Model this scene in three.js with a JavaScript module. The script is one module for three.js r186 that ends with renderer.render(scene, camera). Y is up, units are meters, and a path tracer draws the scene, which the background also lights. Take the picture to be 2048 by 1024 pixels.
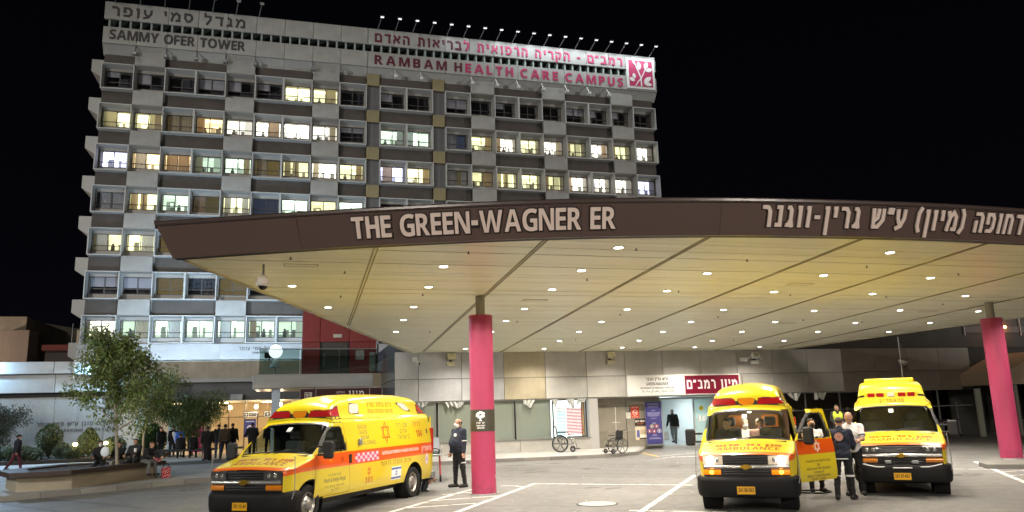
import * as THREE from 'three';
import { mergeGeometries, mergeVertices } from 'three/addons/utils/BufferGeometryUtils.js';
import { RoundedBoxGeometry } from 'three/addons/geometries/RoundedBoxGeometry.js';
import { FontLoader } from 'three/addons/loaders/FontLoader.js';
import { TextGeometry } from 'three/addons/geometries/TextGeometry.js';
import { RectAreaLightUniformsLib } from 'three/addons/lights/RectAreaLightUniformsLib.js';
RectAreaLightUniformsLib.init();

// ---------- camera, sky, exposure ----------
const scene = new THREE.Scene();
const camera = new THREE.PerspectiveCamera(36.6, 2, 0.1, 2000);
camera.position.set(0, 2.0, 0);
camera.rotation.order = 'YXZ';
camera.rotation.set(0.19695, -0.2774, -0.029216);
const renderer = new THREE.WebGLRenderer({ antialias: true });
renderer.toneMapping = THREE.LinearToneMapping;
renderer.toneMappingExposure = 1.0;
renderer.shadowMap.enabled = true;
{
  const W = 64, H = 32, d = new Float32Array(W * H * 4);
  for (let j = 0; j < H; j++) for (let i = 0; i < W; i++) {
    const up = ((j + 0.5) / H - 0.5) * 2, k = (j * W + i) * 4, e = Math.max(0, up);
    const g = Math.exp(-e * 5);
    d[k] = 0.0006 + 0.0018 * g; d[k + 1] = 0.0006 + 0.0018 * g; d[k + 2] = 0.0008 + 0.0035 * g; d[k + 3] = 1;
  }
  const t = new THREE.DataTexture(d, W, H, THREE.RGBAFormat, THREE.FloatType);
  t.mapping = THREE.EquirectangularReflectionMapping; t.magFilter = THREE.LinearFilter; t.needsUpdate = true;
  scene.background = t; scene.environment = t;
}
// a low moon: the one faint distant light of the night sky
const moon = new THREE.DirectionalLight(0xfff2e2, 0.5);
moon.position.set(-40, 60, 70); moon.target.position.set(5, 0, -40);
moon.shadow.radius = 24; moon.castShadow = true;
Object.assign(moon.shadow.camera, { left: -70, right: 70, top: 70, bottom: -70, near: 1, far: 250 });
moon.shadow.mapSize.set(2048, 2048);
scene.add(moon, moon.target);

// ---------- helpers ----------
let seed = 7;
const rnd = () => { seed = (seed + 0x6d2b79f5) | 0; let t = Math.imul(seed ^ (seed >>> 15), 1 | seed); t = (t + Math.imul(t ^ (t >>> 7), 61 | t)) ^ t; return ((t ^ (t >>> 14)) >>> 0) / 4294967296; };
const rr = (a, b) => a + (b - a) * rnd();
const V = (x, y, z) => new THREE.Vector3(x, y, z);
const PI = Math.PI;
const ORD = (i) => ['first', 'second', 'third', 'fourth', 'fifth', 'sixth', 'seventh', 'eighth', 'ninth', 'tenth', 'eleventh', 'twelfth', 'thirteenth', 'fourteenth', 'fifteenth', 'sixteenth', 'seventeenth', 'eighteenth', 'nineteenth', 'twentieth', 'twenty-first', 'twenty-second'][i] ?? 'last';
const counts = {};
const numbered = (n) => { const c = counts[n] = (counts[n] ?? -1) + 1; return c ? n + '_' + String(c).padStart(3, '0') : n; };
function tag(o, label, category, group, kind) {
  if (label) o.userData.label = label; if (category) o.userData.category = category;
  if (group) o.userData.group = group; if (kind) o.userData.kind = kind; return o;
}
function thing(name, label, category, p = [0, 0, 0], ry = 0, group) {
  const o = new THREE.Group(); o.name = numbered(name); o.position.set(...p); o.rotation.y = ry; scene.add(o);
  return tag(o, label, category, group);
}
function part(parent, name, geo, mat, label) {
  const m = new THREE.Mesh(Array.isArray(geo) ? G(geo) : geo, mat);
  m.name = parent === scene ? numbered(name) : name; parent.add(m); if (label) m.userData.label = label; return m;
}
const struct = (name, geo, mat) => tag(part(scene, name, geo, mat), null, null, null, 'structure');
// merges any list of geometries, keeping position, normal and uv
function G(list) {
  const out = list.flat(9).map((g) => {
    if (g.index) g = g.toNonIndexed();
    for (const k of Object.keys(g.attributes)) if (!['position', 'normal', 'uv'].includes(k)) g.deleteAttribute(k);
    if (!g.attributes.normal) g.computeVertexNormals();
    if (!g.attributes.uv) g.setAttribute('uv', new THREE.BufferAttribute(new Float32Array(g.attributes.position.count * 2), 2));
    g.morphAttributes = {}; g.groups = [];
    return g;
  });
  return out.length === 1 ? out[0] : mergeGeometries(out);
}
const M4 = new THREE.Matrix4();
function tf(g, p = [0, 0, 0], r = [0, 0, 0], s = [1, 1, 1]) {
  M4.compose(V(...p), new THREE.Quaternion().setFromEuler(new THREE.Euler(...r)), V(...(Array.isArray(s) ? s : [s, s, s])));
  return g.applyMatrix4(M4);
}
// box by its min and max corners; uv in metres
function bx(x0, y0, z0, x1, y1, z1) {
  const w = Math.abs(x1 - x0), h = Math.abs(y1 - y0), d = Math.abs(z1 - z0), g = new THREE.BoxGeometry(w, h, d), uv = g.attributes.uv;
  const dim = [[d, h], [d, h], [w, d], [w, d], [w, h], [w, h]];
  for (let f = 0; f < 6; f++) for (let i = 0; i < 4; i++) uv.setXY(f * 4 + i, uv.getX(f * 4 + i) * dim[f][0] + x0, uv.getY(f * 4 + i) * dim[f][1] + y0);
  return g.translate((x0 + x1) / 2, (y0 + y1) / 2, (z0 + z1) / 2);
}
function rb(x0, y0, z0, x1, y1, z1, r = 0.02, seg = 2) {
  return new RoundedBoxGeometry(Math.abs(x1 - x0), Math.abs(y1 - y0), Math.abs(z1 - z0), seg, r).translate((x0 + x1) / 2, (y0 + y1) / 2, (z0 + z1) / 2);
}
const cyl = (r0, r1, h, n = 16, open = false) => new THREE.CylinderGeometry(r0, r1, h, n, 1, open);
const sph = (r, p = [0, 0, 0], s = [1, 1, 1], n = 16) => tf(new THREE.SphereGeometry(r, n, Math.round(n * 0.7)), p, [0, 0, 0], s);
// cylinder between two points
function rod(a, b, r0, r1 = r0, n = 8) {
  a = V(...a); b = V(...b); const d = b.clone().sub(a), g = cyl(r1, r0, d.length(), n);
  return g.applyQuaternion(new THREE.Quaternion().setFromUnitVectors(V(0, 1, 0), d.normalize())).translate(...a.add(b).multiplyScalar(0.5).toArray());
}
const tube = (pts, r, n = 8, seg = 24, closed = false) => new THREE.TubeGeometry(new THREE.CatmullRomCurve3(pts.map((p) => V(...p)), closed, 'catmullrom', 0.5), seg, r, n, closed);
const shapeOf = (pts) => new THREE.Shape(pts.map((p) => new THREE.Vector2(p[0], p[1])));
// flat polygon on the ground (x, z points), normal up, uv in metres
function flat(pts, y) {
  const g = new THREE.ShapeGeometry(shapeOf(pts.map((p) => [p[0], -p[1]])));
  return g.rotateX(-PI / 2).translate(0, y, 0);
}
// prism over a ground polygon from y0 to y1
const prism = (pts, y0, y1) => new THREE.ExtrudeGeometry(shapeOf(pts.map((p) => [p[0], -p[1]])), { depth: y1 - y0, bevelEnabled: false }).rotateX(-PI / 2).translate(0, y0, 0);
const ext = (pts, d, bevel = 0) => new THREE.ExtrudeGeometry(shapeOf(pts), { depth: d, bevelEnabled: bevel > 0, bevelSize: bevel, bevelThickness: bevel, bevelSegments: 2 });

// ---------- noise and textures ----------
const PERM = new Uint8Array(512); { const p = [...Array(256).keys()]; for (let i = 255; i > 0; i--) { const j = Math.floor(rnd() * (i + 1)); [p[i], p[j]] = [p[j], p[i]]; } for (let i = 0; i < 512; i++) PERM[i] = p[i & 255]; }
function vnoise(x, y, per) { // value noise, periodic
  const xi = Math.floor(x), yi = Math.floor(y), f = (t) => t * t * (3 - 2 * t), u = f(x - xi), v = f(y - yi), m = (a) => ((a % per) + per) % per;
  const h = (i, j) => PERM[PERM[m(i)] + m(j)] / 255;
  return (h(xi, yi) * (1 - u) + h(xi + 1, yi) * u) * (1 - v) + (h(xi, yi + 1) * (1 - u) + h(xi + 1, yi + 1) * u) * v;
}
function fbm(x, y, per, oct = 4) { let s = 0, a = 0.5, n = 0; for (let o = 0; o < oct; o++) { s += a * vnoise(x, y, per); n += a; x *= 2; y *= 2; per *= 2; a *= 0.5; } return s / n; }
function dataTex(n, fn, srgb = false, rep = 1) {
  const d = new Uint8Array(n * n * 4);
  for (let j = 0; j < n; j++) for (let i = 0; i < n; i++) { const c = fn(i / n, j / n), k = (j * n + i) * 4; d[k] = c[0] * 255; d[k + 1] = c[1] * 255; d[k + 2] = c[2] * 255; d[k + 3] = 255; }
  const t = new THREE.DataTexture(d, n, n); t.wrapS = t.wrapT = THREE.RepeatWrapping; t.magFilter = THREE.LinearFilter; t.minFilter = THREE.LinearMipmapLinearFilter;
  if (srgb) t.colorSpace = THREE.SRGBColorSpace; t.repeat.set(rep, rep); t.needsUpdate = true; return t;
}
function canvasTex(w, h, draw) {
  const c = document.createElement('canvas'); c.width = w; c.height = h; const x = c.getContext('2d'); draw(x, w, h);
  const t = new THREE.CanvasTexture(c); t.colorSpace = THREE.SRGBColorSpace; t.anisotropy = 8; return t;
}
const mat = (color, roughness = 0.7, extra = {}) => new THREE.MeshStandardMaterial({ color, roughness, ...extra });
const lin = (r, g, b) => new THREE.Color().setRGB(r, g, b);
const emis = (c, k) => new THREE.MeshStandardMaterial({ color: 0x222222, roughness: 0.6, emissive: c, emissiveIntensity: k });
const T = {
  grain: dataTex(256, (u, v) => { const g = 0.55 + 0.45 * fbm(u * 32, v * 32, 32, 3); return [g, g, g]; }),
  fabric: dataTex(128, (u, v) => { const g = 0.4 + 0.3 * fbm(u * 12, v * 12, 12, 3) + 0.3 * rnd(); return [g, g, g]; }),
  plaster: dataTex(512, (u, v) => { const g = 0.8 + 0.2 * (fbm(u * 6, v * 6, 6, 5) - 0.5) + 0.1 * (rnd() - 0.5) + 0.05 * (fbm(u * 40, v * 3, 40, 2) - 0.5); return [g, g, g * 0.985]; }, true, 0.25),
};
const bump = (t, rep, s) => { const c = t.clone(); c.repeat.set(rep, rep); c.needsUpdate = true; return { bumpMap: c, bumpScale: s }; };
const MT = {
  black: mat(0x0b0b0c, 0.55), rubber: mat(0x101011, 0.85, bump(T.grain, 6, 0.002)), darkgrey: mat(0x232325, 0.6),
  steel: mat(0x9a9c9e, 0.35, { metalness: 0.9 }), chrome: mat(0xd8dadc, 0.12, { metalness: 1 }), alu: mat(0x8d9092, 0.45, { metalness: 0.6 }),
  white: mat(lin(0.72, 0.72, 0.7), 0.55), concrete: mat(lin(0.62, 0.61, 0.58), 0.85, { map: T.plaster }),
  glass: new THREE.MeshPhysicalMaterial({ color: 0xffffff, roughness: 0.03, transmission: 1, thickness: 0, ior: 1.5 }),
  tint: new THREE.MeshPhysicalMaterial({ color: lin(0.6, 0.68, 0.65), roughness: 0.03, transmission: 1, thickness: 0, ior: 1.5 }),
  darkglass: mat(0x07090a, 0.06),
};

// ---------- letters ----------
const fontB = await new FontLoader().loadAsync('fonts/droid/droid_sans_bold.typeface.json');
// Hebrew as strokes on a box one unit tall: [advance, stroke, stroke ...]
const HB = {
  'א': [.84, [.12, .92, .72, .08], [.7, .95, .7, .68, .5, .5], [.14, .05, .14, .34, .34, .58]], 'ב': [.8, [.1, .9, .46, .9, .6, .76, .6, .1], [.04, .1, .76, .1]], 'ג': [.56, [.1, .9, .28, .9, .38, .78, .38, .34, .48, 0], [.4, .36, .22, .1, .05, .1]],
  'ד': [.74, [.04, .9, .72, .9], [.56, .86, .56, 0]], 'ה': [.8, [.08, .9, .5, .9, .66, .74, .66, 0], [.16, .58, .16, 0]], 'ו': [.4, [.06, .9, .24, .9, .24, 0]], 'ז': [.46, [.05, .9, .42, .9], [.24, .86, .24, 0]],
  'ח': [.8, [.14, 0, .14, .9, .5, .9, .66, .74, .66, 0]], 'ט': [.8, [.12, .95, .12, .1, .5, .1, .67, .26, .67, .74, .54, .9, .36, .9]], 'י': [.36, [.05, .9, .22, .9, .22, .48]],
  'כ': [.72, [.08, .9, .42, .9, .58, .72, .58, .28, .42, .1, .08, .1]], 'ל': [.7, [.12, 1.28, .12, .9, .56, .9, .56, .58, .26, 0]], 'ם': [.82, [.13, 1, .13, .1, .68, .1, .68, .74, .54, .9, .2, .9]],
  'מ': [.88, [.1, .95, .26, .6, .12, 0], [.26, .66, .5, .9, .74, .7, .74, .1, .46, .1]], 'נ': [.54, [.12, .9, .4, .9, .4, .1, .06, .1]], 'ן': [.4, [.06, .9, .24, .9, .24, -.34]],
  'ס': [.82, [.06, .9, .52, .9, .68, .7, .68, .42, .48, .1, .32, .1, .14, .42, .14, .84]], 'ע': [.76, [.12, .95, .18, .5, .42, .14], [.66, .95, .64, .52, .42, .16, .04, .02]], 'פ': [.78, [.3, .5, .14, .5, .14, .9, .5, .9, .66, .72, .66, .28, .5, .1, .08, .1]],
  'צ': [.78, [.1, .95, .62, .14], [.64, .95, .64, .66, .44, .46], [.06, .1, .72, .1]], 'ץ': [.7, [.1, .95, .3, .5, .3, -.34], [.62, .95, .58, .6, .36, .44]], 'ק': [.8, [.06, .9, .5, .9, .66, .74, .62, .48, .42, .1], [.16, .56, .16, -.34]],
  'ר': [.7, [.06, .9, .42, .9, .58, .72, .58, 0]], 'ש': [1, [.12, .95, .2, .1, .52, .1, .86, .42, .86, .95], [.5, .95, .46, .52, .18, .36]], 'ת': [.86, [.04, .1, .24, .1, .24, .9], [.1, .9, .54, .9, .7, .74, .7, 0]], 'ף': [.74, [.3, .5, .14, .5, .14, .9, .46, .9, .6, .74, .6, -.34]],
  '"': [.4, [.12, 1, .06, .7], [.32, 1, .26, .7]], '-': [.5, [.06, .48, .44, .48]], '(': [.42, [.36, 1.08, .16, .8, .14, .2, .3, -.1]], ')': [.42, [.12, 1.08, .3, .8, .3, .2, .06, -.1]], ' ': [.42], "'": [.24, [.14, 1, .08, .7]],
};
// strokes of a string in reading order right to left, laid out left to right; unit height
function heb(text, gap = 0.16) {
  const out = []; let x = 0;
  for (const ch of [...text].reverse()) { const g = HB[ch === '(' ? ')' : ch === ')' ? '(' : ch] ?? HB[' ']; out.push({ x, ch, strokes: g.slice(1) }); x += g[0] + gap; }
  out.width = x - gap; return out;
}
function drawHeb(c, text, x, y, h, o = {}) { // on a canvas, baseline at y; o.w: fit to this width
  const L = heb(text, o.gap), sx = o.w ? o.w / L.width : h * (o.sx ?? 1), x0 = o.align === 'right' ? x - L.width * sx : o.align === 'left' ? x : x - L.width * sx / 2;
  c.lineWidth = h * (o.t ?? 0.18); c.lineJoin = 'miter'; c.strokeStyle = o.color ?? c.fillStyle; c.lineCap = 'butt';
  for (const l of L) for (const s of l.strokes) { c.beginPath(); for (let i = 0; i < s.length; i += 2) c[i ? 'lineTo' : 'moveTo'](x0 + (l.x + s[i]) * sx, y - s[i + 1] * h); c.stroke(); }
}
function fitText(c, text, x, y, h, w, o = {}) { // latin text of cap height h squeezed to width w
  c.save(); c.font = (o.weight ?? 'bold') + ' ' + (h / 0.714) + 'px ' + (o.family ?? 'sans-serif'); const k = w ? w / c.measureText(text).width : 1;
  c.translate(x, y); c.scale(k, 1); c.textAlign = o.align ?? 'center'; c.textBaseline = 'alphabetic'; c.fillText(text, 0, 0); c.restore();
}
// a thick polyline as a Shape (mitred)
function strokeShape(s, t, sx, sy) {
  const p = []; for (let i = 0; i < s.length; i += 2) p.push(new THREE.Vector2(s[i] * sx, s[i + 1] * sy));
  const L = [], R = [];
  for (let i = 0; i < p.length; i++) {
    const a = i ? p[i].clone().sub(p[i - 1]).normalize() : null, b = i < p.length - 1 ? p[i + 1].clone().sub(p[i]).normalize() : null;
    const d = a && b ? a.clone().add(b).normalize() : a ?? b, n = new THREE.Vector2(-d.y, d.x), k = a && b ? Math.min(1.6, 1 / Math.max(0.3, n.dot(new THREE.Vector2(-a.y, a.x)))) : 1;
    L.push(p[i].clone().addScaledVector(n, t / 2 * k)); R.push(p[i].clone().addScaledVector(n, -t / 2 * k));
  }
  return new THREE.Shape([...R, ...L.reverse()]);
}
const hebGeo = (strokes, h, sx, depth, t = 0.18, grow = 0) => G(strokes.map((s, i) => { // grow: thicker backing
  const q = s.slice(); if (grow) { // lengthen the ends
    const e = (a, b) => { const dx = q[a] - q[b], dy = q[a + 1] - q[b + 1], l = Math.hypot(dx, dy); q[a] += dx / l * grow; q[a + 1] += dy / l * grow; }; e(0, 2); e(q.length - 2, q.length - 4); }
  return new THREE.ExtrudeGeometry(strokeShape(q, h * (t + grow * 2), sx, h), { depth: depth + i * 0.002, bevelEnabled: false });
}));
// latin letters as separate geometries: [{x, geo}], cap height h
function latin(text, h, depth, squeeze = 1, gap = 0.04, bevel = 0) {
  const out = []; let x = 0;
  for (const ch of text) {
    if (ch === ' ') { x += h * 0.42 * squeeze; continue; }
    const g = new TextGeometry(ch, { font: fontB, size: h * 1.0, depth, curveSegments: 5, bevelEnabled: bevel > 0, bevelSize: bevel, bevelThickness: bevel * 0.2, bevelSegments: 1 });
    g.computeBoundingBox(); const lo = g.boundingBox.min.x, w = (g.boundingBox.max.x - lo) * squeeze; g.translate(-lo, 0, 0); g.scale(squeeze, 1, 1);
    out.push({ x, geo: g, ch, w }); x += w + gap * h;
  }
  out.width = x - gap * h; return out;
}
function label3d(parent, mesh, x, y, z, ry = 0) { mesh.position.set(x, y, z); mesh.rotation.y = ry; return mesh; }
// a printed sheet: thin box with the print on its front (+z) face
function sheet(parent, name, w, h, tex, back, p, r = [0, 0, 0], thick = 0.012, rough = 0.55) {
  const front = new THREE.MeshStandardMaterial({ map: tex, roughness: rough });
  const m = new THREE.Mesh(new THREE.BoxGeometry(w, h, thick), [back, back, back, back, front, back]);
  m.name = parent === scene ? numbered(name) : name; m.position.set(...p); m.rotation.set(...r); parent.add(m); return m;
}
// ================= ground, plaza, painted lines =================
{
  const N = 2048, TILE = 26, ac = document.createElement('canvas'); ac.width = ac.height = N; const ax = ac.getContext('2d'), id = ax.createImageData(N, N);
  for (let y = 0; y < N; y++) for (let x = 0; x < N; x++) { const u = x / N, v = y / N; let g = 0.388 + 0.2 * (fbm(u * 6, v * 6, 6, 5) - 0.5) + 0.11 * (rnd() - 0.5) + 0.06 * (vnoise(u * 160, v * 160, 160) - 0.5); if (rnd() > 0.9988) g += 0.2; const k = (y * N + x) * 4; id.data[k] = g * 255; id.data[k + 1] = g * 253; id.data[k + 2] = g * 249; id.data[k + 3] = 255; }
  ax.putImageData(id, 0, 0);
  for (let k = 0; k < 70; k++) { const x = rnd() * N, y = rnd() * N, n = 3 + Math.floor(rnd() * 6); ax.fillStyle = `rgba(28,26,24,${rr(.16, .42)})`; for (let q = 0; q < n; q++) { ax.beginPath(); ax.ellipse(x + rr(-26, 26), y + rr(-26, 26), rr(5, 26), rr(4, 16), rr(0, 3), 0, 7); ax.fill(); } }   // oil drips
  for (let k = 0; k < 9; k++) { ax.fillStyle = `rgba(${k % 2 ? '60,58,56' : '150,148,142'},.26)`; ax.fillRect(rnd() * N, rnd() * N, rr(80, 340), rr(50, 160)); }                                                  // repair patches
  for (let k = 0; k < 26; k++) { ax.strokeStyle = `rgba(30,28,27,${rr(.25, .5)})`; ax.lineWidth = rr(1.4, 3.4); let x = rnd() * N, y = rnd() * N, a = rnd() * 6; ax.beginPath(); ax.moveTo(x, y); for (let q = 0; q < 22; q++) { a += rr(-.5, .5); x += Math.cos(a) * 15; y += Math.sin(a) * 15; ax.lineTo(x, y); } ax.stroke(); }   // cracks
  for (let k = 0; k < 16; k++) { ax.strokeStyle = `rgba(38,36,35,${rr(.14, .27)})`; ax.lineWidth = 15; const x = rnd() * N, y = rnd() * N, a = rr(.3, .9); for (const o of [0, 125]) { ax.beginPath(); ax.moveTo(x + o, y); ax.quadraticCurveTo(x + o + Math.cos(a) * 300, y + Math.sin(a) * 260, x + o + Math.cos(a) * 560, y + Math.sin(a) * 620); ax.stroke(); } }   // tyre marks
  const asph = new THREE.CanvasTexture(ac); asph.colorSpace = THREE.SRGBColorSpace; asph.wrapS = asph.wrapT = THREE.RepeatWrapping; asph.repeat.set(1 / TILE, 1 / TILE); asph.offset.set(.37, .21);
  const asphalt = mat(0xffffff, 0.62, { map: asph, ...bump(T.grain, 1.2, 0.004) });
  struct('ground', flat([[-400, 80], [400, 80], [400, -500], [-400, -500]], 0), asphalt);
  const tile = dataTex(512, (u, v) => { const g = 0.62 + 0.14 * (fbm(u * 6, v * 6, 6, 4) - 0.5) + 0.05 * (rnd() - 0.5); return [g, g, g * 0.98]; }, true, 1 / 6);
  const paving = mat(0xffffff, 0.7, { map: tile });
  const edge = [[-30, -8.6], [-7.49, -24.4], [-2.39, -28.05], [2, -30.05], [5.6, -30.72], [12.3, -30.45], [14.2, -31.2], [15.5, -33.4], [16.3, -35]];
  const inner = edge.map(([x, z], i) => { const a = edge[Math.max(0, i - 1)], b = edge[Math.min(edge.length - 1, i + 1)], dx = b[0] - a[0], dz = b[1] - a[1], l = Math.hypot(dx, dz); return [x + dz / l * 0.2, z - dx / l * 0.2]; });
  const plaza = struct('pavement', prism([...inner, [16.3, -64], [-90, -64], [-90, -8.6]], -0.1, 0.13), paving);
  // kerb stones, one by one
  const kerbM = [mat(lin(0.2, 0.19, 0.18), 0.8, bump(T.grain, 3, 0.004)), mat(lin(0.25, 0.24, 0.22), 0.8, bump(T.grain, 3, 0.004))];
  for (let i = 0; i < edge.length - 1; i++) {
    const [ax, az] = edge[i], [bx_, bz] = edge[i + 1], L = Math.hypot(bx_ - ax, bz - az), n = Math.max(1, Math.round(L / 1.1));
    for (let k = 0; k < n; k++) {
      const g = rb(0.006, -0.1, -0.19, L / n - 0.006, 0.142, 0, 0.02, 1), f = k / n;
      const m = part(plaza, 'kerb_stone', g, kerbM[(k + i) % 2]); m.position.set(ax + (bx_ - ax) * f, 0, az + (bz - az) * f); m.rotation.y = -Math.atan2(bz - az, bx_ - ax);
    }
  }
  const paint = mat(lin(0.7, 0.69, 0.66), 0.7, { map: dataTex(256, (u, v) => { const g = fbm(u * 8, v * 8, 8, 5) > 0.58 || rnd() > 0.93 ? 0.6 : 0.95; return [g, g, g]; }, true, 1.3) });
  const yellowP = mat(lin(0.62, 0.42, 0.06), 0.7);
  const line = (a, b, w, y, m, nm = 'painted_line') => { const dx = b[0] - a[0], dz = b[1] - a[1], l = Math.hypot(dx, dz), nx = -dz / l * w / 2, nz = dx / l * w / 2; return struct(nm, flat([[a[0] + nx, a[1] + nz], [b[0] + nx, b[1] + nz], [b[0] - nx, b[1] - nz], [a[0] - nx, a[1] - nz]], y), m); };
  [[[6.49, -21.22], [2.2, -14.5]], [[4.81, -20.95], [1.4, -16.0]], [[6.49, -21.22], [9.9, -18.55]], [[11.35, -21.08], [6.3, -14.1]], [[6.45, -14.75], [9.2, -12.75]], [[20.84, -20.44], [15.8, -13.9]]].forEach(([a, b]) => line(a, b, 0.13, 0.004, paint));
  [[[3.66, -19.7], [4.43, -19.88]], [[3.14, -18.52], [4.78, -18.72]], [[2.36, -17.42], [4.0, -17.52]], [[19.1, -18.62], [20.1, -18.5]], [[18.2, -18.7], [18.9, -18.0]], [[18.2, -17.3], [19.3, -17.25]], [[17.6, -16.4], [18.6, -16.3]], [[5.5, -21.12], [5.82, -20.95]], [[5.85, -20.93], [6.0, -20.4]]].forEach(([a, b]) => line(a, b, 0.1, 0.0045, paint));
  line([15.43, -34.7], [14.35, -29.6], 0.1, 0.0046, yellowP); line([14.4, -29.7], [17.2, -30.9], 0.09, 0.0048, paint);
  struct('painted_arrow', flat([[13.0, -27.7], [14.5, -28.95], [14.62, -28.72], [15.55, -28.5], [15.5, -28.75], [14.75, -28.95], [14.85, -29.2]], 0.005), paint);
  [[[-10.35, -33.73], [-8.41, -33.39]], [[-5.42, -41.02], [-4.51, -41.86]], [[-3.99, -31.94], [-2.89, -32.55]], [[-12, -30.3], [-8.9, -29.9]]].forEach(([a, b]) => line(a, b, 0.16, 0.134, paint, 'white_paving_strip'));
  // dark crossing band on the plaza
  struct('path', flat([[-14, -37.5], [-6, -38.6], [-2, -41.6], [0.5, -39.8], [-2.4, -36.9], [-9, -35.6], [-14, -35.4]], 0.135), mat(lin(0.16, 0.155, 0.15), 0.75, { map: tile }));
  // manhole
  const mh = thing('manhole_cover', 'round metal manhole cover set in the open asphalt', 'manhole cover', [6.3, 0.002, -16.07]);
  part(mh, 'frame', new THREE.TorusGeometry(0.42, 0.025, 6, 32).rotateX(PI / 2).scale(1, 0.3, 1), MT.darkgrey);
  part(mh, 'lid', cyl(0.4, 0.4, 0.016, 32), mat(lin(0.36, 0.35, 0.33), 0.6, bump(T.grain, 8, 0.01)));
  // kerbed island of the right pillar
  const isl = struct('kerb', prism([[18.96, -18.18], [19.45, -18.95], [20.9, -19.9], [23.2, -19.9], [23.2, -17.0], [20.2, -17.2]], -0.05, 0.12), mat(lin(0.42, 0.41, 0.39), 0.8, { map: tile }));
}

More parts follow.
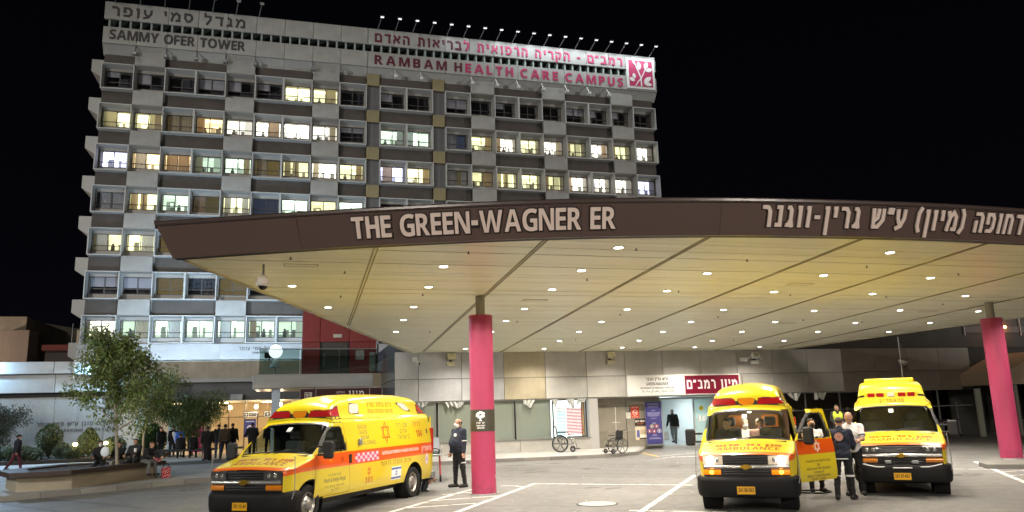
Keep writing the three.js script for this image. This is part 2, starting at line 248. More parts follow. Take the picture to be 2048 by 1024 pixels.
// ================= emergency canopy =================
const SOFF = (z) => 4.947 + 0.0169 * (z + 19.37);
const DL = [];
{
  const can = thing('entrance_canopy', 'wide curved canopy with brown fascia and slatted cream soffit over the ambulances', 'canopy');
  const front = [[-2.23, -15.42], [-0.4, -14.6], [1.42, -13.86], [4.39, -12.88], [7.37, -12.28], [10.51, -12.0], [12.6, -11.95], [15.5, -12.1], [18.5, -12.6], [21.5, -13.3], [24.5, -14.25], [27.4, -15.35]];
  const curve = new THREE.CatmullRomCurve3(front.map(([x, z]) => V(x, 0, z)), false, 'centripetal');
  const fp = curve.getSpacedPoints(60);
  const leftX = (z) => -2.17 + (z + 15.4) / -19.2 * 7.17, rightX = (z) => 24.03 + (z + 35.2) * 0.17;
  const frontZ = (x) => { for (let i = 0; i < 60; i++) if (x >= fp[i].x && x <= fp[i + 1].x) return fp[i].z + (fp[i + 1].z - fp[i].z) * (x - fp[i].x) / (fp[i + 1].x - fp[i].x); return -16; };
  // soffit slats along x, each clipped to the outline
  const slatM = [0, 1, 2].map((i) => mat(lin(0.84 - i * 0.018, 0.82 - i * 0.018, 0.63 - i * 0.014), 0.3 + i * 0.05));
  const pitch = 0.3;
  for (let z = -12.0; z > -35.0; z -= pitch) {
    const z1 = z, z0 = z - pitch + 0.014; let xa, xb, xa1, xb1;
    const span = (zz) => { let a = leftX(Math.min(zz, -15.4)), b = rightX(zz); if (zz > -15.4) { const ins = []; for (let i = 0; i < 60; i++) if ((fp[i].z - zz) * (fp[i + 1].z - zz) <= 0) ins.push(fp[i].x + (fp[i + 1].x - fp[i].x) * (zz - fp[i].z) / (fp[i + 1].z - fp[i].z || 1)); if (ins.length < 2) return null; a = Math.min(...ins); b = Math.max(...ins); } return [a + 0.03, b - 0.03]; };
    const s0 = span(z0), s1 = span(z1) ?? (s0 && [(s0[0] + s0[1]) / 2 - 0.4, (s0[0] + s0[1]) / 2 + 0.4]); if (!s0) continue;
    const jt = rr(-.004, .004), y0 = SOFF(z0) + jt, y1 = SOFF(z1) + jt, g = new THREE.BufferGeometry();
    const P = [[s0[0], y0, z0], [s0[1], y0, z0], [s1[1], y1, z1], [s1[0], y1, z1]], Q = P.map(([x, y, zz]) => [x, y + 0.02, zz]);
    const q = (a, b, c, d) => [...a, ...b, ...c, ...a, ...c, ...d];
    g.setAttribute('position', new THREE.Float32BufferAttribute([...q(P[0], P[1], P[2], P[3]), ...q(Q[3], Q[2], Q[1], Q[0]), ...q(P[3], P[2], Q[2], Q[3]), ...q(P[1], P[0], Q[0], Q[1]), ...q(P[0], P[3], Q[3], Q[0]), ...q(P[2], P[1], Q[1], Q[2])], 3)); g.computeVertexNormals();
    part(can, 'soffit_slat', g, slatM[Math.floor(rnd() * 3)]);
  }
  const outline = [...fp.map((p) => [p.x, p.z]), [rightX(-35), -35], [leftX(-34.8), -34.8]];
  const deck = prism(outline, 0, 0.5); { const p = deck.attributes.position; for (let i = 0; i < p.count; i++) p.setY(i, p.getY(i) + SOFF(p.getZ(i)) + 0.06); }
  part(can, 'roof_deck', deck, mat(lin(0.05, 0.05, 0.05), 0.8));
  // joint channels across the soffit
  const chM = mat(lin(0.3, 0.27, 0.16), 0.5);
  [[[1.42, -13.86], [1.68, -25.33]], [[4.39, -12.88], [5.58, -34.6]], [[7.37, -12.28], [9.24, -34.9]], [[10.51, -12.0], [13.14, -34.9]], [[13.53, -11.96], [16.8, -34.9]], [[17.25, -12.4], [20.4, -34.9]], [[20.9, -13.3], [23.2, -33.5]]].forEach(([a, b]) => {
    const A = [a[0], SOFF(a[1]) - 0.012, a[1] - 0.1], B = [b[0], SOFF(b[1]) - 0.012, b[1]], d = Math.hypot(B[0] - A[0], B[2] - A[2]);
    const g = G([-1, 1].map((s) => bx(s * .032 - .014, -0.008, 0, s * .032 + .014, 0.01, -d))).rotateX(-Math.atan2(B[1] - A[1], -d) * 0 + Math.atan2(B[1] - A[1], d)).rotateY(-Math.atan2(B[0] - A[0], -(B[2] - A[2]))).translate(...A);
    part(can, 'soffit_channel', g, chM);
  });
  // edge trims, left and right
  const trimM = mat(lin(0.42, 0.38, 0.28), 0.5);
  for (const [a, b] of [[[-2.17, -15.4], [5.0, -34.7]], [[27.4, -15.35], [24.07, -35]]]) { const A = [a[0], SOFF(a[1]), a[1]], B = [b[0], SOFF(b[1]), b[1]]; part(can, 'edge_trim', [rod([A[0] + (B[0] - A[0]) * .02, A[1] + .02, A[2] + (B[2] - A[2]) * .02], B, 0.06, 0.06, 6), rod([A[0] + 0.1, A[1] + 0.1, A[2] - 0.7], [B[0] - 0.16, B[1] + 0.1, B[2]], 0.07, 0.07, 6)], trimM); }
  // fascia panels leaning outwards, with a rolled coping
  const fasM = [mat(lin(0.1, 0.066, 0.058), 0.42), mat(lin(0.093, 0.061, 0.054), 0.45)], copM = mat(lin(0.07, 0.05, 0.046), 0.3);
  const nrm = fp.map((p, i) => { const a = fp[Math.max(0, i - 1)], b = fp[Math.min(60, i + 1)], d = b.clone().sub(a).normalize(); return V(-d.z, 0, d.x).multiplyScalar(V(-d.z, 0, d.x).z > 0 ? 1 : -1); });
  const F = (i, u, out = 0) => { const p = fp[i], n = nrm[i], yb = SOFF(p.z) - 0.03; const lean = 0.3 * u + out; return V(p.x + n.x * lean - (i < 6 ? .21 * u * (1 - i / 6) : 0), yb + 0.66 * u, p.z + n.z * lean); };
  const strip = (i0, i1, rows, inset = 0) => { // rows: [u, out]
    const pos = []; const pt = (i, r) => F(i, r[0], r[1]);
    for (let i = i0; i < i1; i++) for (let k = 0; k < rows.length - 1; k++) { const a = pt(i, rows[k]), b = pt(i + 1, rows[k]), c = pt(i + 1, rows[k + 1]), d = pt(i, rows[k + 1]); if (i === i1 - 1 && inset) { b.lerp(a, inset); c.lerp(d, inset); } pos.push(...a.toArray(), ...b.toArray(), ...c.toArray(), ...a.toArray(), ...c.toArray(), ...d.toArray()); }
    const g = new THREE.BufferGeometry(); g.setAttribute('position', new THREE.Float32BufferAttribute(pos, 3)); g.computeVertexNormals(); return g;
  };
  for (let i = 0, k = 0; i < 60; i += 5, k++) part(can, 'fascia_panel', strip(i, i + 5, [[0, -0.1], [0, 0], [0.83, 0], [0.83, -0.03]], 0.014), fasM[k % 2]);
  part(can, 'fascia_backing', strip(0, 60, [[-0.02, -0.14], [0.01, -0.02], [0.9, -0.02], [0.9, -0.3]]), MT.black);
  part(can, 'coping', strip(0, 60, [[0.835, -0.03], [0.835, 0.02], [0.87, 0.035], [0.93, 0.02], [0.975, -0.03], [1.0, -0.1], [1.0, -0.4], [0.8, -0.5]]), copM);
  // closing cheek at the left corner
  { const a = F(0, 0), b = F(0, 1), g = new THREE.BufferGeometry(), q = [a.toArray(), b.toArray(), [b.x + 0.7, b.y, b.z - 1.2], [a.x + 0.3, a.y + 0.05, a.z - 0.7]]; g.setAttribute('position', new THREE.Float32BufferAttribute([...q[0], ...q[1], ...q[2], ...q[0], ...q[2], ...q[3]], 3)); g.computeVertexNormals(); part(can, 'fascia_end', g, fasM[0]); }
  // raised letters along the fascia
  const faceM = mat(lin(0.74, 0.62, 0.56), 0.5), backM = mat(lin(0.02, 0.012, 0.01), 0.6);
  let len = [0]; for (let i = 1; i <= 60; i++) len.push(len[i - 1] + fp[i].distanceTo(fp[i - 1]));
  const sOfX = (x) => { for (let i = 0; i < 60; i++) if (x <= fp[i + 1].x) return len[i] + (x - fp[i].x) / (fp[i + 1].x - fp[i].x) * (len[i + 1] - len[i]); return 0; };
  const place = (s, u) => { let i = 0; while (i < 59 && len[i + 1] < s) i++; const f = (s - len[i]) / (len[i + 1] - len[i]); const p = F(i, u).lerp(F(i + 1, u), f), n = nrm[i].clone().lerp(nrm[i + 1], f); return { p, ry: Math.atan2(n.x, n.z) }; };
  const LEAN = Math.atan2(0.3, 0.66);
  function put(geo, back, s, u) { const { p, ry } = place(s, u); for (const [nm, g, m] of [['letter', geo, faceM], ['letter_outline', back, backM]]) { const o = part(can, nm, g, m); o.rotation.order = 'YXZ'; o.rotation.set(LEAN, ry, 0); o.position.copy(p); } }
  const h = 0.4, U = 0.2;
  // cap height 0.4 m set along the fascia
  const fsz = h;
  const W1 = latin('THE GREEN-WAGNER ER', fsz, 0.03, 0.62, 0.055), k1 = (sOfX(5.53) - sOfX(1.02)) / W1.width;
  for (const l of W1) { const b = latin(l.ch, fsz, 0.012, 0.62, 0, 0.03)[0]; l.geo.scale(k1, 1, 1); b.geo.scale(k1, 1, 1).translate(-0.02, 0, 0.001); l.geo.translate(0, 0, 0.012); if (l.ch === '-') { l.geo.scale(1, 1.25, 1); } put(l.geo, b.geo, sOfX(1.02) + l.x * k1, U); }
  const heS = heb('דחופה (מיון) ע"ש גרין-ווגנר', 0.2), x0 = 8.2, x1 = 13.9, sa = sOfX(x0), kk = (sOfX(x1) + 0.0 - sa) / (heS.width - 0.55);
  for (const l of heS) { if (!l.strokes.length) continue; const hh = 0.41; put(hebGeo(l.strokes, hh, kk, 0.03, 0.17).translate(0, 0, 0.012), hebGeo(l.strokes, hh, kk, 0.014, 0.17, 0.055), sa + l.x * kk, U + 0.03); }
}
// downlights in the soffit
{
  const P = [[-.07, -17.38], [.83, -20.45], [2.92, -17.25], [3.02, -20.25], [3.1, -22.78], [3.25, -25.71], [2.83, -14.94], [5.71, -12.88], [5.79, -15.03], [5.91, -17.34], [6.14, -20.45], [6.28, -22.93], [6.5, -25.7], [6.7, -28.6], [6.86, -31.56], [8.76, -15.06], [8.91, -17.31], [9.2, -20.4], [9.5, -23.09], [9.72, -25.75], [10.0, -28.7], [10.36, -31.79], [11.47, -12.6], [11.72, -14.99], [11.91, -17.22], [12.29, -20.35], [12.66, -23.03], [12.99, -25.77], [13.42, -28.77], [13.87, -31.5], [14.75, -15.01], [15.01, -17.3], [15.47, -20.41], [15.81, -22.96], [16.28, -25.79], [16.79, -28.89], [17.45, -31.6], [18.23, -17.4], [18.47, -20.17], [19.22, -23.16], [19.64, -25.81], [20.33, -29.02], [20.8, -31.6], [21.64, -20.25], [22.41, -23.1], [22.98, -25.83], [18.0, -14.9], [21.3, -17.2], [24.2, -18.2]];
  const trim = new THREE.TorusGeometry(0.1, 0.018, 6, 20).rotateX(PI / 2), lens = cyl(0.085, 0.085, 0.02, 20), trimM = mat(lin(0.7, 0.7, 0.66), 0.4), lensM = emis(0xfff8ea, 26);
  const rows = [-13.5, -16, -18.8, -21.6, -24.4, -27.2, -30.2, -99], rowOf = (z) => rows.findIndex((r) => z > r);
  for (const [x0, z0] of P) {
    const x = x0 * 1.0526, z = z0 * 1.0526, y = SOFF(z);
    const d = thing('downlight', `glowing round downlight, ${ORD(P.filter((q) => rowOf(q[1]) === rowOf(z0) && q[0] < x0).length)} from the left in the ${ORD(rowOf(z0))} row behind the brown fascia`, 'downlight', [x, y, z], 0, 'downlights in the canopy soffit');
    part(d, 'trim', trim, trimM); const l = part(d, 'lens_lamp', lens, lensM); l.position.y = -0.006;
    const s = new THREE.SpotLight(0xfff4e4, z < -32 ? 66 : 54, 0, 1.25, 0.6, 2); s.position.set(0, -0.04, 0); s.target.position.set(0, -5, 0); s.shadow.radius = 4; s.castShadow = true; d.add(s, s.target);
  }
}
// pillars
{
  const pink = mat(lin(0.42, 0.042, 0.12), 0.5, { map: dataTex(256, (u, v) => { const g = 0.93 + 0.14 * (fbm(u * 5, v * 5, 5, 4) - 0.5); return [g, g, g]; }, true, 1) });
  const tree = canvasTex(1024, 256, (c, w, h) => {
    c.fillStyle = '#3a3a32'; c.fillRect(0, 0, w, h);
    for (const ox of [140, 620]) { c.fillStyle = '#e6e8e2'; for (let i = 0; i < 26; i++) { const a = i / 26 * 6.28, r = 20 + (i * 7 % 17); c.beginPath(); c.arc(ox + 62 + Math.cos(a) * r * 1.5, 62 + Math.sin(a) * r, 13, 0, 7); c.fill(); } c.fillRect(ox + 55, 70, 14, 60); c.beginPath(); c.moveTo(ox + 40, 134); c.lineTo(ox + 62, 100); c.lineTo(ox + 84, 134); c.fill(); c.fillStyle = '#f4f4ee'; drawHeb(c, 'יער אורן', ox + 62, 166, 20, { w: 116, t: .2 }); fitText(c, 'GREEN FOREST', ox + 62, 196, 15, 116); fitText(c, 'SMOKE FREE', ox + 62, 224, 17, 100); }
  });
  for (const [x, z, y0, lab] of [[4.62, -19.37, 0, 'pink cylindrical pillar with a dark printed band, beside the standing paramedic'], [21.25, -19.45, 0.12, 'pink cylindrical pillar without a band, on the kerbed island at the right']]) {
    const p = thing('pillar', lab, 'pillar', [x, y0, z]);
    part(p, 'shaft', cyl(0.305, 0.305, 4.42 - y0, 48, false).translate(0, (4.42 - y0) / 2, 0), pink);
    part(p, 'neck', cyl(0.12, 0.12, 0.62, 24).translate(0, 4.62 - y0, 0), mat(lin(0.3, 0.29, 0.26), 0.5, { metalness: 0.3 }));
    part(p, 'paint_chip', tf(new THREE.CircleGeometry(.03, 9), [.26, .42, .167], [0, 1.0, 0], [.7, 1.5, 1]), mat(lin(.6, .55, .52), .7)); part(p, 'scuff', [[.1, .12, .5], [-.2, .2, -.6], [.22, .3, .8], [-.05, .75, -.15], ...[...Array(26)].map(() => [rr(-.2, .2), rr(.03, .5) * rr(.2, 1), rr(-1.4, 1.9)])].map(([w, y, a]) => tf(new THREE.PlaneGeometry(.05 + Math.abs(w) * .3, .012), [Math.sin(a) * .3065, y, Math.cos(a) * .3065], [0, a, .3])), mat(lin(.2, .05, .08), .8)); part(p, 'base_plate', cyl(0.36, 0.37, 0.03, 40).translate(0, 0.012, 0), MT.alu);
    if (!y0) { const b = new THREE.Mesh(cyl(0.309, 0.309, 0.53, 48, true).rotateY(1.7).translate(0, 1.78, 0), mat(0xffffff, 0.45, { map: tree })); b.name = 'printed_band'; p.add(b); }
  }
  // dome camera on a drop pole
  const dc = thing('dome_camera', 'white dome security camera on a short pole under the soffit', 'security camera', [-0.62, 5.01, -15.95]);
  part(dc, 'pole', cyl(0.022, 0.022, 0.26, 12).translate(0, -0.12, 0), MT.alu);
  part(dc, 'housing', new THREE.LatheGeometry([[0, 0], [.03, 0], [.05, -.03], [.1, -.06], [.12, -.12], [.12, -.2], [.105, -.23], [0, -.23]].map((a) => new THREE.Vector2(...a)), 24).translate(0, -0.22, 0), mat(lin(.66, .6, .54), 0.4));
  part(dc, 'dome', sph(0.085, [0, -0.45, 0], [1, 0.9, 1], 20), MT.darkglass);
  // sprinkler heads and flat vents
  const SPK = [[-0.1, -15.2], [1.0, -16.5], [1.1, -19.6], [3.2, -14.3], [6.4, -13.6], [6.6, -16.8], [3.1, -19.2], [9.3, -14.3], [9.7, -18.2], [12.6, -14.6], [13.3, -18.5], [15.8, -15.2], [16.6, -18.6], [19.8, -19.8], [20.2, -24], [9.9, -22.5], [13.6, -22.9], [17.4, -23.6], [7, -24.2], [4.6, -27], [11.0, -29.6], [18.5, -30]].sort((a, b) => a[0] - b[0]);
  for (const [x, z] of SPK) {
    const s = thing('sprinkler', `small dark sprinkler head, ${ORD(SPK.findIndex((q) => q[0] === x))} from the left under the soffit slats`, 'sprinkler', [x, SOFF(z), z], 0, 'sprinkler heads under the canopy');
    part(s, 'stem', cyl(0.01, 0.01, 0.04, 8).translate(0, -0.02, 0), MT.darkgrey); part(s, 'deflector', cyl(0.032, 0.02, 0.01, 12).translate(0, -0.044, 0), MT.darkgrey);
  }
  for (const [x, z] of [[0.1, -15.95], [6.3, -20], [12.54, -17], [17.4, -24.6], [20.8, -21.5]]) {
    const v = thing('access_hatch', `thin rectangular access hatch frame, ${ORD([.1, 6.3, 12.54, 17.4, 20.8].indexOf(x))} from the left in the soffit`, 'hatch', [x, SOFF(z) - 0.008, z], 0, 'access hatches in the soffit');
    part(v, 'frame', [bx(-.34, 0, -.14, .34, .012, -.11), bx(-.34, 0, .11, .34, .012, .14), bx(-.34, 0, -.11, -.31, .012, .11), bx(.31, 0, -.11, .34, .012, .11)], mat(lin(.5, .46, .34), .5));
  }
}
// ================= emergency building behind the canopy =================
const FZ = -35;
const panelM = [0, 1, 2].map((i) => mat(lin(0.66 + i * 0.02, 0.635 + i * 0.02, 0.61 + i * 0.02), 0.36 + 0.03 * i, { map: T.plaster }));
const panelCoolLit = [0, 1].map((i) => mat(lin(0.68 + i * .02, 0.69 + i * .02, 0.74 + i * .02), 0.38, { map: T.plaster })), panelT = mat(lin(0.62, 0.54, 0.4), 0.38, { map: T.plaster });  // bluish pair has the cold lamp light from the left put into its colour
const panelShade = [0, 1].map((i) => mat(lin(.3 - i * .04, .255 - i * .03, .215 - i * .03), .45, { map: T.plaster }));  // browner panels; shade of the unlit right end is put into their colour
const greyFrame = mat(lin(0.24, 0.245, 0.23), 0.5, { metalness: 0.3 });
{
  const er = thing('emergency_building', 'low emergency department building clad in large grey panels behind the canopy', 'building');
  const cols = [4.37, 5.43, 7.41, 9.41, 11.43, 13.49, 15.5, 17.5, 19.6, 21.65, 23.72, 25.8, 27.9, 30.0, 32.1, 34.2, 36.3];
  part(er, 'wall', [bx(4.4, 2.5, -36.2, 36.3, 4.9, FZ - 0.06), bx(4.4, 4.9, -46, 36.3, 5.25, -35.2), bx(4.4, 0, -46, 4.6, 4.9, -36.2), bx(4.6, 0, -46, 36.3, 4.9, -45.8)], mat(lin(0.06, 0.06, 0.06), 0.8));
  for (let i = 0; i < cols.length - 1; i++) for (const [y0, y1] of [[2.49, 3.49], [3.49, 4.72]]) {
    if (y0 < 3 && i >= 6 && i <= 8) continue; // behind the sign: one long panel below
    part(er, 'cladding_panel', rb(cols[i] + 0.011, y0 + 0.011, FZ - 0.055, cols[i + 1] - 0.011, y1 - 0.011, FZ, 0.008, 1), i < 3 ? panelCoolLit[i % 2] : i === 3 ? panelT : i > 11 ? panelShade[i % 2] : panelM[(i * 2 + (y0 > 3)) % 3]);
  }
  part(er, 'cladding_panel', rb(15.511, 2.5, FZ - 0.055, 21.639, 3.479, FZ, 0.008, 1), panelM[1]);
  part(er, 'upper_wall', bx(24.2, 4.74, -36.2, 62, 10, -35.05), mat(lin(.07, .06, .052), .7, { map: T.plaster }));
  // side wall: dark glazed strips going back
  for (let k = 0; k < 4; k++) for (const [y0, y1] of [[0.1, 2.49], [2.49, 3.49], [3.49, 4.72]]) part(er, 'side_panel', bx(4.36, y0 + 0.012, -35.05 - k * 2.6 - 2.58, 4.4, y1 - 0.012, -35.06 - k * 2.6), mat(lin(0.09, 0.11, 0.11), 0.2));
  // dado panels under the windows
  for (const [a, b] of [[4.37, 6.1], [6.1, 8.1], [8.1, 10.1], [10.1, 12.1], [12.1, 13.6]]) part(er, 'dado_panel', rb(a + 0.008, 0.1, FZ - 0.3, b - 0.008, 0.64, FZ + 0.02, 0.01, 1), panelM[1]);
  part(er, 'window_ledge', bx(4.37, 0.645, FZ - 0.3, 13.6, 0.685, FZ + 0.05), greyFrame);
  part(er, 'ceiling_strip', bx(4.4, 2.44, FZ - 0.4, 36.3, 2.485, FZ - 0.06), mat(lin(0.3, 0.3, 0.28), 0.6));
  // frosted windows, each a frame with its pane
  const frost = mat(lin(0.215, 0.25, 0.22), 0.14);
  const room = (x0, x1, y0, y1, z, k, c) => part(er, 'lit_room', bx(x0, y0, z - 0.02, x1, y1, z), emis(c, k));
  for (const [a, b, lit] of [[4.45, 6.24, 0], [6.32, 8.1, 0], [8.18, 9.88, 0], [9.96, 11.66, 0], [11.76, 13.46, 1]]) {
    const w = part(er, 'window', [bx(a, 0.69, FZ - 0.2, a + 0.05, 2.44, FZ - 0.12), bx(b - 0.05, 0.69, FZ - 0.2, b, 2.44, FZ - 0.12), bx(a + .05, 0.69, FZ - 0.2, b - .05, 0.74, FZ - 0.12), bx(a + .05, 2.39, FZ - 0.2, b - .05, 2.44, FZ - 0.12)], lit ? MT.darkgrey : greyFrame);
    part(w, 'pane', bx(a + 0.05, 0.74, FZ - 0.17, b - 0.05, 2.39, FZ - 0.16), lit ? MT.glass : frost);
    if (lit) {
      room(a, b, 0.69, 2.44, FZ - 0.9, 2.2, 0xf4fff8);
      const slat = bx(-0.42, 0, -0.01, 0.42, 0.045, 0.012), slatW = bx(-0.22, 0, -0.01, 0.22, 0.045, 0.012), red = mat(lin(0.5, 0.03, 0.04), 0.6), blu = mat(lin(0.35, 0.65, 0.8), 0.6);
      for (let k = 0; k < 19; k++) { const s = part(w, 'blind_slat', slat, red); s.position.set(b - 0.55, 0.8 + k * 0.067, FZ - 0.3); const q = part(w, 'blind_slat', slatW, k < 17 ? blu : MT.white); q.position.set(b - 1.24, 0.8 + k * 0.067, FZ - 0.3); }
      part(w, 'curtain', [...Array(9)].map((_, k) => rod([b - 0.09 - k * .012, 0.74, FZ - 0.3 + (k % 2) * .02], [b - 0.09 - k * .012, 2.4, FZ - 0.3 + (k % 2) * .02], .012, .012, 5)), mat(lin(.6, .45, .25), .8));
    }
  }
  // pier, recessed entrance wall
  part(er, 'pier', rb(13.52, 0.02, FZ - 0.6, 13.98, 2.44, FZ + 0.03, 0.015, 1), mat(lin(0.42, 0.41, 0.4), 0.4));
  const beige = mat(lin(0.4, 0.36, 0.3), 0.55, { map: T.plaster });
  for (const [a, b, y0, y1] of [[13.98, 15.62, 0.02, 0.86], [13.98, 15.62, 0.87, 2.1], [13.98, 15.62, 2.11, 2.44], [15.64, 17.45, 0.02, 0.86], [15.64, 17.45, 0.87, 2.1], [15.64, 17.45, 2.11, 2.44]]) part(er, 'recess_panel', rb(a, y0, FZ - 0.55, b - 0.015, y1, FZ - 0.45, 0.008, 1), beige);
  // doorway with sliding glass leaf and a bright corridor behind
  const doorF = mat(lin(0.5, 0.56, 0.56), 0.4, { metalness: 0.3 });
  const door = part(er, 'door', [bx(17.5, 0.05, FZ - 0.6, 17.58, 2.4, FZ - 0.5), bx(20.5, 0.05, FZ - 0.6, 20.6, 2.4, FZ - 0.5), bx(17.58, 2.32, FZ - 0.6, 20.5, 2.4, FZ - 0.5), bx(19.28, 0.05, FZ - 0.6, 19.36, 2.32, FZ - 0.5)], doorF);
  part(door, 'pane', bx(19.36, 0.05, FZ - 0.56, 20.5, 2.32, FZ - 0.55), new THREE.MeshPhysicalMaterial({ color: lin(.75, .86, .84), roughness: .12, transmission: .75, thickness: 0 }));
  part(door, 'sticker', [cyl(0.12, 0.12, 0.006, 20).rotateX(PI / 2).translate(19.75, 1.85, FZ - .545)], mat(lin(.75, .6, .05), .5));
  for (const q of [bx(19.55, 1.2, FZ - .548, 19.7, 1.5, FZ - .543), bx(19.8, 1.2, FZ - .548, 19.93, 1.46, FZ - .543), bx(20.15, 1.3, FZ - .548, 20.3, 1.7, FZ - .543), bx(20.15, .95, FZ - .548, 20.3, 1.2, FZ - .543)]) part(door, 'notice', q, MT.white);
  const lt = mat(lin(0.7, 0.73, 0.72), 0.5);
  part(er, 'corridor_wall', [bx(17.3, 0, -42, 17.4, 2.6, -35.6), bx(20.7, 0, -42, 20.8, 2.6, -35.6), bx(17.4, 0, -42.1, 20.7, 2.6, -42)], lt);
  part(er, 'corridor_floor', bx(17.4, 0.0, -42, 20.7, 0.1, -35.4), mat(lin(0.3, 0.32, 0.32), 0.35));
  part(er, 'corridor_ceiling', bx(17.3, 2.5, -42.1, 20.8, 2.6, -35.6), mat(lin(0.7, 0.72, 0.72), 0.6));
  const pl = part(er, 'ceiling_lamp', bx(18.2, 2.47, -40, 19.9, 2.5, -37), emis(0xe6fbff, 3));
  const ra = new THREE.RectAreaLight(0xf0faff, 5, 1.6, 3); ra.position.set(19.05, 2.45, -38.5); ra.lookAt(19.05, 0, -38.5); er.add(ra);
  // dark lower openings right of the door, with hanging torn sheeting
  part(er, 'back_wall', bx(20.8, 0, -38.2, 36.3, 2.44, -38), mat(lin(0.1, 0.085, 0.07), 0.8));
  for (let x = 21.4; x < 36; x += 2.1) part(er, 'mullion', bx(x, 0.02, FZ - 0.3, x + 0.06, 2.44, FZ - 0.22), greyFrame);
  part(er, 'rail', bx(20.8, 1.55, FZ - 0.28, 36.3, 1.6, FZ - 0.24), greyFrame);
  // sheeting scraps
  const rag = mat(lin(0.6, 0.6, 0.58), 0.7, { side: THREE.DoubleSide }), ragG = (w, h, s) => { const g = new THREE.PlaneGeometry(w, h, 12, 6), p = g.attributes.position; for (let i = 0; i < p.count; i++) { const u = p.getX(i) / w + .5, v = .5 - p.getY(i) / h; p.setXYZ(i, p.getX(i) * (1 - v * (.3 + .25 * Math.sin(s * 3))) + .12 * v * Math.sin(s), -h * v * (.7 + .22 * Math.sin(u * 4 + s * 2) + .06 * Math.sin(u * 17 + s)), .09 * Math.sin(u * 16 + s) * (v + .4)); } g.computeVertexNormals(); return g; };
  [[5.6, .5, .28], [6.9, .55, .4], [7.35, .3, .3], [10.6, .55, .4], [11.85, .3, .42], [12.6, .45, .5], [13.2, .4, .3], [21.9, .35, .6], [23.2, 1.2, .55], [24.8, .9, .4], [26.4, .7, .5]].forEach(([x, w, h], i) => { const r = tag(part(scene, 'torn_sheeting', ragG(w, h, i * 1.7), rag), `crumpled pale sheeting scrap under the wall panels, ${ORD(i)} from the left above the windows`, 'sheeting', 'scraps of sheeting above the windows'); r.position.set(x, 2.47, FZ - 0.03); });
  // main sign
  const sg = thing('entrance_sign', 'long white and crimson sign over the emergency entrance', 'sign', [18.6, 2.995, FZ + 0.09]);
  part(sg, 'frame', rb(-3.08, -0.51, -0.08, 3.08, 0.51, 0.02, 0.02, 1), mat(lin(0.75, 0.75, 0.73), 0.4));
  const stx = canvasTex(2048, 320, (c, w, h) => {
    c.fillStyle = '#ecebe6'; c.fillRect(0, 0, w, h); c.fillStyle = '#7c1230'; c.fillRect(1018, 8, 1024, 304);
    c.fillStyle = '#38343a'; drawHeb(c, 'ע"ש גרין-ווגנר', 510, 78, 46, { w: 400, t: .2 }); fitText(c, 'GREEN-WAGNER', 510, 158, 48, 400); fitText(c, 'DEPARTMENT OF EMERGENCY MEDICINE', 510, 214, 27, 620);
    // arabic line as joined strokes and dots
    c.strokeStyle = '#38343a'; c.lineWidth = 5; let x = 815; const w2 = [26, 20, 34, 18, 40, 22, 30, 20, 46, 24, 30, 26, 38, 20, 34, 40, 24, 38]; c.beginPath(); c.moveTo(x, 262);
    w2.forEach((d, i) => { const up = [18, 4, 26, -10, 12][i % 5]; c.bezierCurveTo(x - d * .3, 262, x - d * .4, 262 - up * 1.4, x - d * .6, 262 - up); c.bezierCurveTo(x - d * .7, 268, x - d * .9, 270, x - d, 264); x -= d; if (i % 4 === 3) { x -= 14; c.moveTo(x, 262); } }); c.stroke();
    w2.forEach((d, i) => { c.fillRect(800 - i * 33, i % 2 ? 238 : 276, 6, 6); if (i % 3 === 0) c.fillRect(810 - i * 33, i % 2 ? 238 : 276, 6, 6); });
    c.fillStyle = '#f6f2f0'; drawHeb(c, 'מיון רמב"ם', 1530, 230, 150, { w: 960, t: .2 });
  });
  sheet(sg, 'sign_face', 6.02, 0.94, stx, MT.white, [0, 0, 0.03], [0, 0, 0], 0.014, 0.35);
  // floodlights
  const cream = mat(lin(0.55, 0.5, 0.34), 0.4, { metalness: 0.2 });
  for (const [x, y, lab, c2] of [[6.9, 4.38, 'brass-coloured double floodlight on the bluish wall panels left of the pink pillar', cream], [14.7, 4.37, 'brass-coloured double floodlight on the wall left of the entrance sign', cream], [22.6, 4.28, 'white double floodlight with camera arm on the wall right of the entrance sign', MT.white]]) {
    const f = thing('floodlight', lab, 'floodlight', [x, y, FZ]);
    part(f, 'bracket', bx(-0.05, -0.16, 0, 0.05, 0.16, 0.1), MT.darkgrey);
    const h = part(f, 'lamp_head', rb(-0.2, -0.14, -0.1, 0.2, 0.14, 0.1, 0.03, 2), c2); h.position.set(0, 0.1, 0.22); h.rotation.x = -0.5; part(h, 'reflector', bx(-0.15, -0.09, 0.1, 0.15, 0.09, 0.106), mat(lin(.75, .72, .5), .2, { metalness: .5 }));
    const g = part(f, 'ballast_box', rb(-0.2, -0.12, 0.04, 0.18, 0.06, 0.24, 0.02, 2), c2); g.position.set(-0.02, -0.2, 0.02);
    if (c2 === MT.white) { part(f, 'camera_arm', [rod([-.25, .05, .2], [-.6, -.1, .3], .035), rb(-.9, -.2, .18, -.58, 0, .4, .03)], MT.white); part(f, 'camera_eye', sph(.06, [.34, -.05, .2]), MT.white); }
  }
  const cam = thing('wall_camera', 'small white bullet camera on the leftmost cladding panels', 'security camera', [5.3, 4.34, FZ]);
  part(cam, 'mount', rb(-.14, -.06, 0, .1, .14, .06, .02), MT.white); part(cam, 'barrel', rod([-.02, 0, .06], [.12, -.16, .3], .06, .07, 14), MT.white); part(cam, 'lens', rod([.115, -.155, .29], [.13, -.17, .32], .05, .05, 12), MT.darkglass);
  const lf = thing('wall_lamp', 'unlit pale bulkhead lamp on a thin rod on the dark right wall', 'wall lamp', [31.6, 4.0, FZ]);
